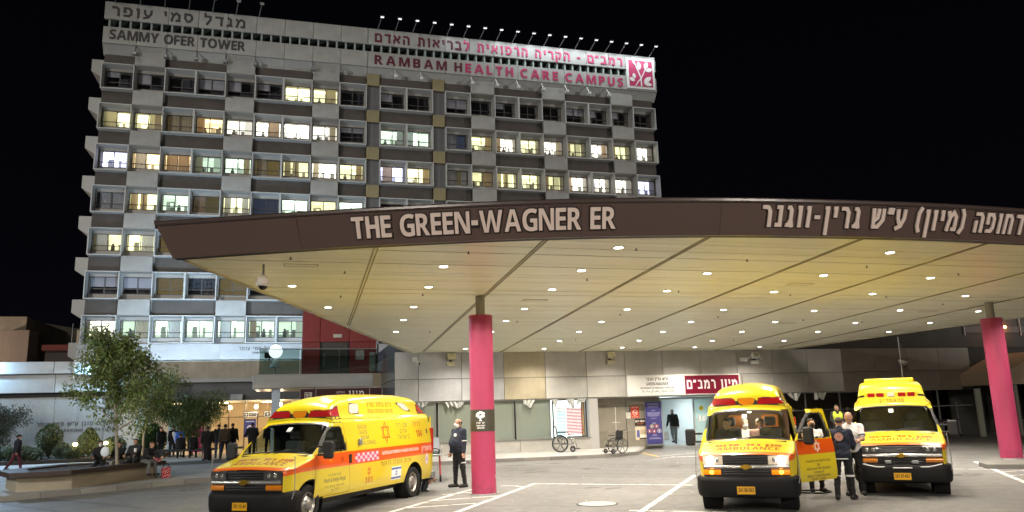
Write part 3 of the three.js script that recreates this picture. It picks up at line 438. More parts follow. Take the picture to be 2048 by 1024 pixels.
  part(lf, 'shade', tf(new THREE.SphereGeometry(.3, 16, 8, 0, 6.3, 0, 1.6), [0, 0, .2], [PI, 0, .2], [1, .8, .7]), mat(lin(.5, .48, .42), .5)); part(lf, 'rod', rod([.05, .1, .1], [.05, 1.0, .1], .02), MT.alu); part(lf, 'conduit', rod([.05, -1.6, .05], [.05, -.1, .05], .015), MT.alu);
  // standing banner and wall posters
  const ban = canvasTex(256, 640, (c, w, h) => { c.fillStyle = '#3d3a78'; c.fillRect(0, 0, w, h); c.fillStyle = '#c9c7e6'; for (const [y, ww] of [[30, 170], [64, 180], [78, 150], [130, 60], [160, 190], [174, 200], [188, 180], [202, 190], [216, 150], [250, 90], [320, 60], [332, 50], [500, 60], [512, 80], [545, 160], [560, 190]]) for (let x = (w - ww) / 2; x < (w + ww) / 2; x += 9) c.fillRect(x, y, 6, y < 40 || y === 130 ? 9 : 6); for (const [x, y, q] of [[90, 375, '#d7c85a'], [165, 375, '#d9772c'], [50, 445, '#d9772c'], [125, 450, '#e0562c'], [205, 445, '#d0d0e0']]) { c.strokeStyle = q; c.lineWidth = 7; c.beginPath(); c.arc(x, y, 28, 0, 7); c.stroke(); c.fillStyle = '#efe9d8'; c.fillRect(x - 10, y - 12, 20, 24); } });
  const bn = thing('roll_up_banner', 'tall purple roll-up information banner standing left of the entrance door', 'banner', [17.0, 0.12, FZ - 0.32]);
  part(bn, 'base', rb(-.46, 0, -.1, .46, .08, .1, .02), MT.alu); sheet(bn, 'banner_sheet', 0.86, 2.0, ban, MT.white, [0, 1.1, 0]); part(bn, 'top_rail', bx(-.45, 2.1, -.015, .45, 2.13, .015), MT.alu); part(bn, 'pole', rod([0, .08, -.03], [0, 2.1, -.03], .012), MT.alu);
  const poster = (draw, w, h, x, y, lab, z = FZ - 0.435) => tag(sheet(scene, 'poster', w, h, canvasTex(256, Math.round(256 * h / w), draw), MT.white, [x, y, z]), lab, 'poster');
  poster((c, w, h) => { c.fillStyle = '#c8442c'; c.fillRect(0, 0, w, h); c.strokeStyle = '#f2dcd2'; c.fillStyle = '#f2dcd2'; c.lineWidth = 16; c.beginPath(); c.arc(w / 2, h * .55, w * .28, 0, 7); c.stroke(); c.beginPath(); c.moveTo(w * .3, h * .45); c.lineTo(w * .7, h * .66); c.stroke(); c.fillRect(w * .34, h * .53, w * .34, 18); drawHeb(c, 'אסור לעשן', w / 2, 60, 34, { w: 200, t: .22 }); fitText(c, 'NO SMOKING', w / 2, h - 20, 20, 190); }, .44, .58, 16.08, 1.76, 'red no-smoking poster above the wall notices left of the banner');
  poster((c, w, h) => { c.fillStyle = '#4a4640'; c.fillRect(0, 0, w, h); c.fillStyle = '#e6e2d8'; for (let i = 0; i < 6; i++) c.fillRect(30, 40 + i * 40, 190 - i * 12, 14); }, .24, .28, 15.72, 1.9, 'small dark notice left of the red no-smoking poster');
  poster((c, w, h) => { c.fillStyle = '#d8d4ca'; c.fillRect(0, 0, w, h); c.fillStyle = '#8d867c'; for (let i = 0; i < 7; i++) c.fillRect(30, 30 + i * 32, 180, 8); }, .22, .28, 15.72, 1.6, 'small pale notice under the dark notice');
  poster((c, w, h) => { c.fillStyle = '#241c1a'; c.fillRect(0, 0, w, h); c.fillStyle = '#f0e8dc'; drawHeb(c, 'אנחנו כאן', w / 2, h * .5, h * .28, { w: 220, t: .24 }); c.fillStyle = '#c25a28'; fitText(c, 'STOP', w / 2, h * .85, h * .2, 150); }, .6, .33, 16.33, 1.27, 'black poster with white lettering under the red poster');
  poster((c, w, h) => { c.fillStyle = '#d9c9ae'; c.fillRect(0, 0, w, h); c.fillStyle = '#5a62a0'; c.beginPath(); c.arc(60, 90, 30, 0, 7); c.fill(); c.fillRect(30, 110, 60, 90); c.fillStyle = '#8a6a3c'; for (let i = 0; i < 4; i++) c.fillRect(110, 60 + i * 24, 120, 9); c.fillStyle = '#f0ead8'; c.fillRect(100, 150, 140, 50); c.fillStyle = '#33302c'; c.fillRect(80, 214, 170, 28); }, .64, .62, 16.36, .74, 'beige picture poster low on the wall beside the banner');
  poster((c, w, h) => { c.fillStyle = '#35356e'; c.fillRect(0, 0, w, h); c.fillStyle = '#eceaf6'; drawHeb(c, 'ברוכים', w / 2, h * .6, h * .25, { w: 150 }); }, 1.0, .45, 21.5, 2.05, 'purple notice board right of the door behind the middle ambulance', FZ - .2);
}

// ================= annex: terrace, red wall, lobby entrance =================
{
  const an = thing('annex_building', 'annex between tower and emergency building with white terrace slab over a glowing lobby', 'building');
  const wh = mat(lin(0.62, 0.64, 0.65), 0.55, { map: T.plaster });
  const z0 = -40;
  part(an, 'terrace_slab', [rb(-1.88, 3.4, z0 - 4, 3.9, 4.06, z0, 0.03, 1)], wh);
  { const g = new THREE.BufferGeometry(); const p = (x, y, z) => [x, y, z]; const A = p(3.9, 4.06, z0), B = p(4.34, 4.06, z0 - .3), C = p(4.34, 3.4, z0 - .3), D = p(3.9, 3.4, z0); g.setAttribute('position', new THREE.Float32BufferAttribute([...D, ...C, ...B, ...D, ...B, ...A], 3)); g.computeVertexNormals(); part(an, 'slab_end', g, mat(lin(.5, .42, .3), .6)); }
  part(an, 'slab_soffit', bx(-1.8, 3.36, z0 - 3.9, 4.3, 3.39, z0 - .06), mat(lin(.5, .46, .4), .4));
  part(an, 'column', rb(-.98, 0.1, z0 - .75, -.58, 3.36, z0 - .35, .02, 2), mat(lin(.5, .6, .72), .5));
  // glass balustrade, three panes and a rail
  const bal = part(an, 'balustrade', rod([-1.6, 5.32, z0 - .1], [4.15, 5.29, z0 - .1], .03), MT.alu);
  for (const [a, b] of [[-1.6, .3], [.34, 2.2], [2.24, 4.1]]) part(bal, 'pane', bx(a, 4.08, z0 - .106, b, 5.28, z0 - .094), MT.tint);
  // red wall with door, sign plates
  const red = mat(lin(.4, .033, .038), .5, { map: T.plaster });
  for (const [a, b] of [[.45, 1.35], [1.37, 2.9], [2.92, 4.0], [4.02, 4.35]]) for (const [y0, y1] of [[4.06, 5.9], [5.92, 8.6]]) if (!(a > 1.3 && a < 1.5 && y0 < 5)) part(an, 'red_panel', rb(a, y0, -43.1, b, y1, -43, .01, 1), red);
  part(an, 'red_wall_core', bx(.45, 4.06, -46, 4.35, 8.6, -43.12), mat(lin(.1, .01, .012), .6));
  const d = part(an, 'door', [bx(1.37, 4.06, -43.1, 1.45, 5.9, -43), bx(2.82, 4.06, -43.1, 2.9, 5.9, -43)], MT.darkgrey); part(d, 'door_leaf', bx(1.45, 4.06, -43.1, 2.82, 5.9, -43.08), mat(lin(.05, .045, .04), .4)); part(d, 'handle', rod([1.6, 4.6, -43], [1.6, 5.3, -43], .03), MT.alu);
  part(an, 'exit_plate', bx(2.05, 6.15, -42.99, 2.5, 6.33, -42.96), mat(lin(.6, .6, .56), .5));
  part(an, 'notice_plate', [bx(3.25, 4.95, -42.99, 3.7, 5.45, -42.96)], mat(lin(.55, .5, .5), .5));
  part(an, 'heater', rb(3.98, 4.3, -42.98, 4.3, 5.35, -42.8, .03), MT.alu);
  // beige storey, dark recess under it
  part(an, 'beige_band', bx(-9.5, 4.42, -52.2, .5, 5.55, -52), mat(lin(.5, .46, .38), .7, { map: T.plaster }));
  part(an, 'dark_band', bx(-9.5, 2.95, -51, .5, 4.2, -50.8), mat(lin(.1, .1, .105), .7));
  part(an, 'roof_slab', bx(-9.5, 4.2, -52.3, .5, 4.42, -50.4), mat(lin(.3, .3, .3), .7));
  part(an, 'vent_box', rb(-3.6, 3.05, -50.7, -2.9, 3.45, -50.4, .02), MT.alu);
  // lobby
  const warm = mat(lin(.62, .54, .38), .6);
  part(an, 'lobby_wall', [bx(-9.4, 0, -54.2, 4.4, 3.2, -54), bx(.5, 0, -54, .6, 3.2, -46.2)], warm); part(an, 'entry_wall', bx(-9.5, 0, -54, -9.4, 3.2, -51), wh);
  part(an, 'lobby_ceiling', bx(-9.5, 2.95, -54.2, 4.4, 3.0, -46.6), mat(lin(.66, .6, .46), .6));
  part(an, 'lobby_floor', bx(-9.5, .0, -54, 4.4, .14, -46.6), mat(lin(.5, .46, .4), .35));
  for (const x of [-6.4, -3.9, -1.4]) { const l = part(an, 'ceiling_lamp', cyl(.35, .35, .04, 20), emis(0xffe2b4, 8)); l.position.set(x, 2.93, -49.6); const s = new THREE.PointLight(0xffd9a4, 10); s.shadow.radius = 10; s.castShadow = true; s.position.set(x, 2.6, -49.6); an.add(s); }
  const dark = mat(lin(.2, .15, .09), .5);
  for (const x of [-4.75, -3.45, -2.6, -1.9, -.7]) part(an, 'mullion', bx(x, .14, -47.1, x + .07, 2.95, -47), dark);
  part(an, 'transom', bx(-4.75, 2.05, -47.1, .5, 2.11, -47), dark);
  for (const [a, b] of [[-4.68, -3.45], [-3.38, -2.6], [-.63, .45]]) part(an, 'pane', bx(a, .14, -47.06, b, 2.95, -47.05), MT.glass);
  // hanging direction boards
  const cross = (txt) => canvasTex(256, 96, (c, w, h) => { c.fillStyle = '#e8e4da'; c.fillRect(0, 0, w, h); c.fillStyle = '#3a3836'; c.fillRect(10, 12, 80, 72); c.fillStyle = '#e8e4da'; c.fillRect(44, 22, 12, 52); c.fillRect(24, 42, 52, 12); c.fillStyle = '#3a3836'; c.fillRect(100, 14, 146, 68); c.fillStyle = '#cfc9bc'; drawHeb(c, txt, 172, 60, 30, { w: 120 }); });
  for (const [x, w, t, lab] of [[-2.25, .72, 'כניסה', 'left hanging direction board with white cross over the lobby doors'], [-1.05, .9, 'מעליות', 'right hanging direction board with white cross beside the pale column']]) { const b = thing('direction_board', lab, 'sign', [x, 2.2, -46.8]); part(b, 'board_frame', rb(-w / 2 - .03, -.16, -.03, w / 2 + .03, .16, .0, .01), MT.darkgrey); sheet(b, 'board_face', w, .28, cross(t), MT.darkgrey, [0, 0, .008]); part(b, 'hanger', [rod([-w / 3, .16, -.01], [-w / 3, .72, -.01], .01), rod([w / 3, .16, -.01], [w / 3, .72, -.01], .01)], MT.alu); }
  for (const [x, s] of [[-3.35, 0], [-1.95, 0], [-.62, .1]]) { const l = tag(part(scene, 'lobby_spotlight', sph(.09, [0, 0, 0], [1, 1.2, 1], 12), emis(0xfff2d8, 20)), 'small bright spotlight hanging at the lobby entrance', 'spotlight', 'spotlights over the lobby doors'); l.position.set(x, 2.62 + s, -46.5); const p = new THREE.PointLight(0xffe6c0, 2.5); p.shadow.radius = 3; p.castShadow = true; l.add(p); }
  tag(sheet(scene, 'lobby_poster', .62, 1.0, canvasTex(128, 200, (c, w, h) => { c.fillStyle = '#474b8c'; c.fillRect(0, 0, w, h); c.fillStyle = '#d8d8ee'; c.beginPath(); c.arc(64, 100, 34, 0, 7); c.fill(); c.fillStyle = '#474b8c'; c.fillRect(50, 84, 28, 34); c.fillStyle = '#c0c0dc'; c.fillRect(20, 20, 88, 10); c.fillRect(20, 160, 88, 8); }), MT.white, [-2.26, 1.45, -46.9]), 'purple poster on the lobby glass under the left direction board', 'poster');
  // pink and pale banners left of the lobby
  tag(part(scene, 'pink_banner', rb(-5.55, .2, -48.2, -4.85, 2.95, -48, .03), mat(lin(.5, .04, .26), .5)), 'magenta pillar wrap left of the lobby glass', 'pillar');
  const bp = canvasTex(128, 512, (c, w, h) => { c.fillStyle = '#b9d3e6'; c.fillRect(0, 0, w, h); c.fillStyle = '#5f86b0'; for (let i = 0; i < 14; i++) c.fillRect(20, 60 + i * 28, 50 + (i * 37 % 40), 9); });
  tag(sheet(scene, 'pale_blue_banner', .75, 2.6, bp, MT.white, [-6.35, 1.55, -48.3]), 'pale blue text banner hanging left of the magenta pillar', 'banner');
  tag(part(scene, 'grey_panel_wall', [bx(-4.82, .14, -48.3, -4.4, 2.9, -48.1), bx(-9.4, .14, -49.2, -6.75, 2.9, -49)], mat(lin(.55, .53, .48), .6)), 'pale wall panels either side of the banners by the lobby', 'wall');
  tag(sheet(scene, 'tall_blue_banner', .8, 3.1, bp, MT.white, [-8.0, 3.1, -48.4]), 'tall pale blue lit banner showing through the foliage of the planter tree', 'banner');
  // hanging crimson sign under the terrace
  const cs = thing('crimson_sign', 'dark crimson sign hanging under the white terrace slab above the left ambulance', 'sign', [2.2, 3.0, z0 + .05]);
  part(cs, 'frame', rb(-1.85, -.42, -.08, 2.15, .36, 0, .01, 1), mat(lin(.4, .32, .3), .4));
  sheet(cs, 'sign_face', 3.94, .7, canvasTex(1024, 184, (c, w, h) => { c.fillStyle = '#3c0c1c'; c.fillRect(0, 0, w, h); c.fillStyle = '#cdbcb4'; c.fillRect(188, 0, 6, h); c.fillRect(868, 0, 6, h); c.fillStyle = '#efe6e2'; c.fillRect(50, 40, 92, 92); c.fillStyle = '#3c0c1c'; for (const q of [[62, 52, 26, 10], [98, 46, 10, 40], [60, 74, 12, 40], [84, 90, 40, 10], [112, 108, 14, 18], [78, 112, 12, 12]]) c.fillRect(...q); c.fillStyle = '#efe6e2'; drawHeb(c, 'מיון', 700, 108, 78, { w: 200, t: .2 }); drawHeb(c, 'המחלקה', 500, 60, 24, { w: 110 }); drawHeb(c, 'לרפואה דחופה', 470, 104, 24, { w: 200 }); fitText(c, 'EMERGENCY', 480, 150, 22, 190); }), MT.black, [.15, -.03, .008]);
  // globe lamp on the terrace
  const gl = thing('globe_lamp', 'round glowing white globe lamp on a post behind the terrace balustrade', 'lamp', [-.86, 4.06, z0 - .6]);
  part(gl, 'post', rod([0, 0, 0], [0, .95, 0], .03), MT.alu); part(gl, 'skirt', cyl(.05, .3, .45, 20, true).translate(0, .6, 0), mat(lin(.5, .55, .55), .3, { side: THREE.DoubleSide }));
  part(gl, 'globe', sph(.33, [0, 1.17, 0], [1, 1, 1], 24), emis(0xf4fbff, 3)); { const p = new THREE.PointLight(0xe8f4ff, 40); p.position.set(0, 1.17, 0); p.shadow.radius = 10; p.castShadow = true; gl.add(p); }
}

// ================= left podium wall and far buildings =================
{
  const pw = thing('podium_wall_building', 'long low white podium building with a parapet band behind the shrubs', 'building');
  const wz = -54, wh = mat(lin(.6, .61, .62), .6, { map: T.plaster }), w2 = mat(lin(.52, .51, .49), .65, { map: T.plaster });
  const xs = [-40, -34, -28, -22, -17.2, -14.0, -11.2, -8.8];
  for (let i = 0; i < xs.length - 1; i++) { const a = xs[i], b = xs[i + 1]; part(pw, 'parapet_panel', rb(a + .01, 5.0, wz + .2, b - .01, 5.72, wz + .8, .02, 1), wh); part(pw, 'band_panel', rb(a + .01, 3.88, wz - .1, b - .01, 4.98, wz + .3, .02, 1), wh); part(pw, 'wall_panel', rb(a + .008, .1, wz - .2, b - .008, 3.6, wz, .01, 1), w2); }
  part(pw, 'shadow_gap', bx(-40, 3.6, wz - .6, -8.8, 3.88, wz - .3), mat(lin(.04, .04, .04), .8));
  part(pw, 'roof', bx(-40, 5.3, wz - 9, -8.8, 5.5, wz + .2), MT.darkgrey);
  // printed lettering, raised
  const ink = mat(lin(.08, .08, .09), .6), h3 = (t, x0, x1, y, h) => { const L = heb(t, .16), k = (x1 - x0) / L.width; part(pw, 'lettering', L.filter((l) => l.strokes.length).map((l) => hebGeo(l.strokes, h, k, .02, .2).translate(x0 + l.x * k, y, wz + .001)), ink); };
  h3('חניון ובית חולים מוגן ע"ש סמי עופר', -14.9, -8.9, 1.86, .24);
  const la = (t, x0, x1, y, h) => { const L = latin(t, h, .02, .8, .12), k = (x1 - x0) / L.width; part(pw, 'lettering', L.map((l) => l.geo.scale(k, 1, 1).translate(x0 + l.x * k, y, wz + .001)), ink); };
  la('PARKING & FORTIFIED HOSPITAL', -13.6, -8.9, 1.5, .17);
  // wall lamp with cold light and the lit notice below it
  const wl = thing('wall_lamp', 'bright cold white lamp at the end of the parapet beside the tower base', 'wall lamp', [-11.5, 5.55, wz + .95]);
  part(wl, 'arm', rod([0, .1, -.2], [.1, .1, .1], .03), MT.alu); part(wl, 'lamp_head', sph(.16, [.1, .08, .12], [1.5, .6, 1], 16), emis(0xe8f6ff, 30));
  { const s = new THREE.SpotLight(0xaedaff, 60, 0, 1.35, .6, 2); s.position.set(.1, -.06, .4); s.target.position.set(-.6, -3, -.6); s.shadow.radius = 6; s.castShadow = true; wl.add(s, s.target); }
  const nb = thing('notice_board', 'pale blue lit notice board on the parapet under the cold lamp', 'notice board', [-12.1, 5.3, wz + .82]);
  sheet(nb, 'board_face', 1.5, .72, canvasTex(256, 128, (c, w, h) => { c.fillStyle = '#bfe0ee'; c.fillRect(0, 0, w, h); c.strokeStyle = '#eefaff'; c.lineWidth = 5; c.strokeRect(4, 4, w - 8, h - 8); c.fillStyle = '#e8f8ff'; c.fillRect(40, 50, 170, 5); c.fillRect(40, 66, 150, 5); }), MT.white, [0, 0, .03], [0, 0, 0], .03); part(nb, 'post', rod([-.78, -.6, .02], [-.78, .5, .02], .025), MT.white);
  { const w2 = thing('wall_lamp', 'cold white lamp on the parapet just outside the left edge of the view', 'wall lamp', [-17.6, 5.6, wz + 1.3]); part(w2, 'arm', rod([0, .1, -.5], [0, .1, .1], .03), MT.alu); part(w2, 'lamp_head', sph(.16, [0, .08, .12], [1.5, .6, 1], 16), emis(0xe8f6ff, 20)); const s = new THREE.PointLight(0xa8d8ff, 32); s.position.set(0, -.1, .3); s.shadow.radius = 6; s.castShadow = true; w2.add(s);
    const f = thing('added_uplight', 'added cold floodlight on the podium roof aimed up at the lower tower storeys', 'floodlight', [-9.4, 5.6, -54.6]); part(f, 'bracket', rod([0, -.1, 0], [0, .25, 0], .04), MT.darkgrey); part(f, 'lamp_head', tf(rb(-.3, -.18, -.08, .3, .18, .08, .03), [0, .3, 0], [.7, 0, 0]), MT.darkgrey); const t = new THREE.SpotLight(0xc2e2ff, 420, 0, 1.0, .8, 2); t.position.set(0, .45, -.3); t.target.position.set(2.5, 4.5, -9.4); t.shadow.radius = 12; t.castShadow = true; f.add(t, t.target);  // floodlight added to brighten the lower left of the tower
    const f2 = thing('added_uplight', 'second added cold floodlight on the annex roof aimed at the pale tower band', 'floodlight', [-1.5, 5.65, -52.6]); part(f2, 'bracket', rod([0, -.1, 0], [0, .25, 0], .04), MT.darkgrey); part(f2, 'lamp_head', tf(rb(-.3, -.18, -.08, .3, .18, .08, .03), [0, .3, 0], [.7, 0, 0]), MT.darkgrey); const q = new THREE.SpotLight(0xc2e2ff, 380, 0, 1.0, .8, 2); q.position.set(0, .45, -.3); q.target.position.set(-.5, 3.4, -11.4); q.shadow.radius = 12; q.castShadow = true; f2.add(q, q.target); }  // another added floodlight, for the pale band of the tower
  // a cold street lamp just outside the frame on the left
  const st = thing('unseen_street_lamp', 'cold white street lamp by the podium wall at the far left', 'street lamp', [-17.8, .13, -44]);
  part(st, 'pole', rod([0, 0, 0], [0, 7.4, 0], .09, .06, 12), MT.alu); part(st, 'lamp_arm', rod([0, 7.3, 0], [.9, 7.5, -1.2], .04), MT.alu); part(st, 'lamp_head', rb(.6, 7.42, -1.9, 1.2, 7.52, -1.0, .04), MT.alu); part(st, 'lens_lamp', bx(.66, 7.4, -1.82, 1.14, 7.42, -1.1), emis(0xdff0ff, 40));
  { const s = new THREE.SpotLight(0xb8dcff, 900, 0, 1.4, .7, 2); s.position.set(.9, 7.36, -1.45); s.target.position.set(7, 0, 6); s.shadow.radius = 12; s.castShadow = true; st.add(s, s.target); }
  { const s2 = thing('unseen_street_lamp', 'added street lamp outside the left edge that lights the planter tree and plaza', 'street lamp', [-15.5, 0, -13]); part(s2, 'pole', rod([0, 0, 0], [0, 7.4, 0], .09, .06, 12), MT.alu); part(s2, 'lamp_head', rb(-.2, 7.38, -1.4, .2, 7.48, .1, .04), MT.alu); part(s2, 'lens_lamp', bx(-.15, 7.355, -1.3, .15, 7.375, -.6), emis(0xf4f4ee, 12)); const q = new THREE.SpotLight(0xf2f4ee, 800, 0, 1.2, .7, 2); q.position.set(0, 7.3, -1); q.target.position.set(8.5, 0, -18); q.shadow.radius = 10; q.castShadow = true; s2.add(q, q.target); }  // unseen lamp, added to brighten the planter tree and the plaza
  // beige blocks beyond the podium
  const beigeM = mat(lin(.42, .36, .29), .85, { map: T.plaster });
  const far1 = thing('beige_block', 'plain beige block behind the podium wall at the left edge', 'building', [-27, 0, -84]);
  part(far1, 'wall', prism([[-30, 0], [2.2, 0], [2.2, -14], [-30, -14]], 0, 12.2), beigeM); part(far1, 'stair_head', rb(.3, 5, .2, 3.4, 10.6, 3, .05), mat(lin(.4, .32, .27), .85, { map: T.plaster })); part(far1, 'pipe', [rod([-.6, 10.6, .1], [-.6, 12.0, .1], .06), rod([-.6, 10.6, .1], [1.4, 10.9, .1], .06)], MT.darkgrey);
  { const wl3 = thing('wall_lamp', 'warm lamp on a post added before the beige block, outside the left edge of the view', 'lamp', [-31.5, 8.5, -76]); part(wl3, 'arm', rod([0, -8.5, -.3], [0, .1, -.1], .06), MT.alu); part(wl3, 'lens_lamp', sph(.18, [0, 0, 0], [1, .7, 1], 14), emis(0xffe8d0, 12)); const q = new THREE.PointLight(0xffe4cc, 190); q.position.set(0, -.05, .1); q.castShadow = true; wl3.add(q); }  // unseen lamp added to light up the beige block
  const far2 = thing('dim_block', 'dim long block with a sloping roofline behind the beige block', 'building', [-20, 0, -98]);
  { const g = ext([[-14, 0], [10, 0], [10, 12.2], [-4, 12.6], [-14, 14.4]], 10).translate(0, 0, -10); part(far2, 'wall', g, mat(lin(.2, .185, .16), .9, { map: T.plaster })); for (let i = 0; i < 3; i++) part(far2, 'window', bx(-4 + i * 4, 7, .0, -1.8 + i * 4, 9.2, .05), MT.darkglass); }
  const far3 = thing('red_roof_shed', 'low shed with a dull red roof edge beside the tower base', 'building', [-16.5, 0, -72]);
  part(far3, 'wall', bx(-3.2, 0, -4, 4, 8.0, 0), mat(lin(.1, .08, .07), .9)); part(far3, 'roof', rb(-3.4, 7.9, -4.2, 4.2, 8.4, .3, .04), mat(lin(.22, .045, .035), .7)); part(far3, 'tank', cyl(.45, .45, 1.3, 16).translate(-.8, 9.1, -1.2), mat(lin(.4, .34, .26), .6)); part(far3, 'pipe', rod([-1.6, 8.4, -1.2], [-1.6, 10.3, -1.2], .04), MT.alu);
}
// ================= hospital tower =================
{
  const tw = thing('hospital_tower', 'tall hospital tower with a grid of projecting window boxes and pale spandrel panels', 'tower');
  const Z = -64, CX = [-15.3, -12.97, -10.62, -8.3, -6.0, -3.65, -1.38, .95, 3.27, 5.52], SX = [6.72, 9.02, 11.33], RX = [12.5, 14.77, 17.05, 19.3, 21.55, 23.84, 26.13, 28.4, 30.7, 33.0];
  const top = (r) => 30.2 - 3.38 * r, H = 2.16;            // row r: box from top(r) - H to top(r)
  const pale = [0, 1, 2].map((i) => mat(lin(.5 + i * .03, .495 + i * .03, .48 + i * .03), .7, { map: T.plaster })), brown = mat(lin(.125, .107, .096), .75, { map: T.plaster }), boxM = mat(lin(.46, .465, .45), .65), tan = mat(lin(.42, .36, .2), .7, { map: T.plaster }), stripM = mat(lin(.13, .13, .135), .7), frameM = mat(lin(.06, .055, .05), .5), inner = mat(lin(.34, .32, .29), .75);
  const D = 1.0;                                            // recess of the glazing behind the box fronts
  part(tw, 'core', [bx(-15.2, 0, -78, 32.9, 31.6, Z - D - 1.9)], mat(lin(.1, .09, .085), .9));
  // floors and cross walls keep each room's light in
  { const L = []; for (let r = 0; r < 8; r++) L.push(bx(-15.2, top(r) - H - 1.18, Z - D - 1.9, 32.9, top(r) - H, Z - D - .06)); L.push(bx(-15.2, 30.2, Z - D - 1.9, 32.9, 31.6, Z - D - .06)); for (const x of [...CX, ...SX, ...RX]) L.push(bx(x - .06, 6.5, Z - D - 1.9, x + .06, 30.2, Z - D - .06)); part(tw, 'floor_slabs', L, inner); }
  const litC = { w: [0xffe2a8, 1], y: [0xf2efb4, 1], g: [0xd8f5d8, .9], c: [0xfffbe8, 1.5], b: [0xd8dcff, 1.2] };
  const roomTex = [0, 1, 2, 3, 4, 5].map((k) => canvasTex(192, 128, (c, w, h) => {
    seed = 900 + k * 77; const R = (a, b) => Math.round(rr(a, b)), G1 = (v) => { c.fillStyle = `rgb(${v},${v},${v})`; };
    G1(R(150, 215)); c.fillRect(0, 0, w, h); G1(R(185, 240)); c.fillRect(0, 0, w, 22); G1(255); for (let q = 0; q < 2; q++) c.fillRect(R(10, 140), R(3, 12), R(20, 42), 7);
    G1(R(90, 140)); c.fillRect(0, h * .74, w, h * .3); for (let q = 0; q < 3; q++) { G1(R(50, 130)); c.fillRect(R(0, 160), R(40, 74), R(14, 40), 90); }
    G1(R(200, 250)); c.fillRect(R(20, 120), R(34, 56), R(20, 44), R(18, 34)); if (k % 2) { G1(R(30, 60)); const x = R(30, 150); c.beginPath(); c.arc(x, 66, 8, 0, 7); c.fill(); c.fillRect(x - 13, 74, 26, 54); }
    if (k % 3 === 0) for (let q = 0; q < 60; q += 4) { G1(q % 8 ? 120 : 175); c.fillRect(w - 66 + q, 0, 4, h); } if (k % 3 === 1) for (let q = 24; q < R(60, 100); q += 5) { G1(140); c.fillRect(0, q, w * .5, 2); }
  }));
  const litM = {}; for (const k in litC) litM[k] = roomTex.map((t, n) => new THREE.MeshStandardMaterial({ color: 0x404040, roughness: .8, emissive: litC[k][0], emissiveMap: t, emissiveIntensity: litC[k][1] * [5.4, 3.0, 4.2, 2.0, 5.0, 3.6][n] }));
  const dim = [emis(0xc8b070, .22), emis(0x90a0c8, .1), emis(0xd8c890, .12)];
  const curt = (w, h) => { const n = Math.max(6, Math.round(w / .06)), p = [], uv = []; for (let i = 0; i < n; i++) { const x0 = -w / 2 + w * i / n, x1 = -w / 2 + w * (i + 1) / n, z0 = (i % 2) * .05, z1 = ((i + 1) % 2) * .05; p.push(x0, -h / 2, z0, x1, -h / 2, z1, x1, h / 2, z1, x0, -h / 2, z0, x1, h / 2, z1, x0, h / 2, z0); } const g = new THREE.BufferGeometry(); g.setAttribute('position', new THREE.Float32BufferAttribute(p, 3)); g.computeVertexNormals(); return g; };
  const curtM = [mat(lin(.55, .42, .3), .9), mat(lin(.62, .55, .42), .9), mat(lin(.58, .58, .62), .9)].map((m) => new THREE.MeshPhysicalMaterial({ color: m.color, roughness: .95, transmission: .55, thickness: 0, side: THREE.DoubleSide }));
  const cw = [.5, .85, 1.3].map((w) => curt(w, 1.35)), paneG = {};
  // window: frame with panes, blind or curtain, lit or dark room behind. code: letter of light or '.', digits of curtains
  function win(x0, x1, r, code, deep = D) {
    const y1 = top(r) - .28, y0 = top(r) - H + .5, a = x0 + .12, b = x1 - .12, m = (a + b) / 2, z = Z - deep;
    const lit = litM[code[0]], f = part(tw, 'window', [bx(a, y0, z - .06, a + .06, y1, z), bx(b - .06, y0, z - .06, b, y1, z), bx(a + .06, y1 - .06, z - .06, b - .06, y1, z), bx(a + .06, y0, z - .06, b - .06, y0 + .06, z), bx(m - .035, y0 + .06, z - .06, m + .035, y1 - .06, z), bx(a + .06, y0 + .4, z - .05, m - .035, y0 + .46, z - .005), bx(m + .035, y0 + .4, z - .05, b - .06, y0 + .46, z - .005)], frameM);
    for (const [p, q] of [[a + .06, m - .035], [m + .035, b - .06]]) part(f, 'pane', bx(p, y0 + .06, z - .035, q, y1 - .06, z - .03), MT.glass);
    const seed3 = Math.floor(rnd() * 6), bk = part(f, lit ? 'lit_room' : 'dark_room', new THREE.BoxGeometry(b - a, y1 - y0 + .3, .04), lit ? lit[seed3] : code[0] === 'd' ? dim[seed3 % 3] : mat(lin(.055, .058, .072), .6)); bk.position.set(m, (y0 + y1) / 2 + .1, z - 1.2);
    if (code[0] === '.' && rnd() < .6) { const bl = part(f, 'blind', bx(a + .06, y1 - .06 - rr(.3, .9), z - .12, rnd() < .5 ? m : b - .06, y1 - .06, z - .1), mat(lin(.3, .3, .34), .8)); }
    const n = code.length > 1 ? code.slice(1) : lit && rnd() < .3 ? 'a' : '';
    const cm = curtM[Math.floor(rnd() * 3)];
    for (const ch of n) { const spec = { a: [.18, 0], b: [.82, 0], l: [.3, 1], r: [.72, 1], f: [.5, 2], m: [.5, 0] }[ch]; if (!spec) continue; const c = part(f, 'curtain', cw[spec[1]], cm); c.position.set(a + (b - a) * spec[0], (y0 + y1) / 2, z - .2); }
    return f;
  }
  // walls of a recessed bay
  const bay = (x0, x1, r, m = inner) => part(tw, 'bay_wall', [bx(x0, top(r) - .28, Z - D - .06, x1, top(r), Z - D), bx(x0, top(r) - H, Z - D - .06, x1, top(r) - H + .5, Z - D), bx(x0, top(r) - H + .5, Z - D - .06, x0 + .12, top(r) - .28, Z - D), bx(x1 - .12, top(r) - H + .5, Z - D - .06, x1, top(r) - .28, Z - D)], m);
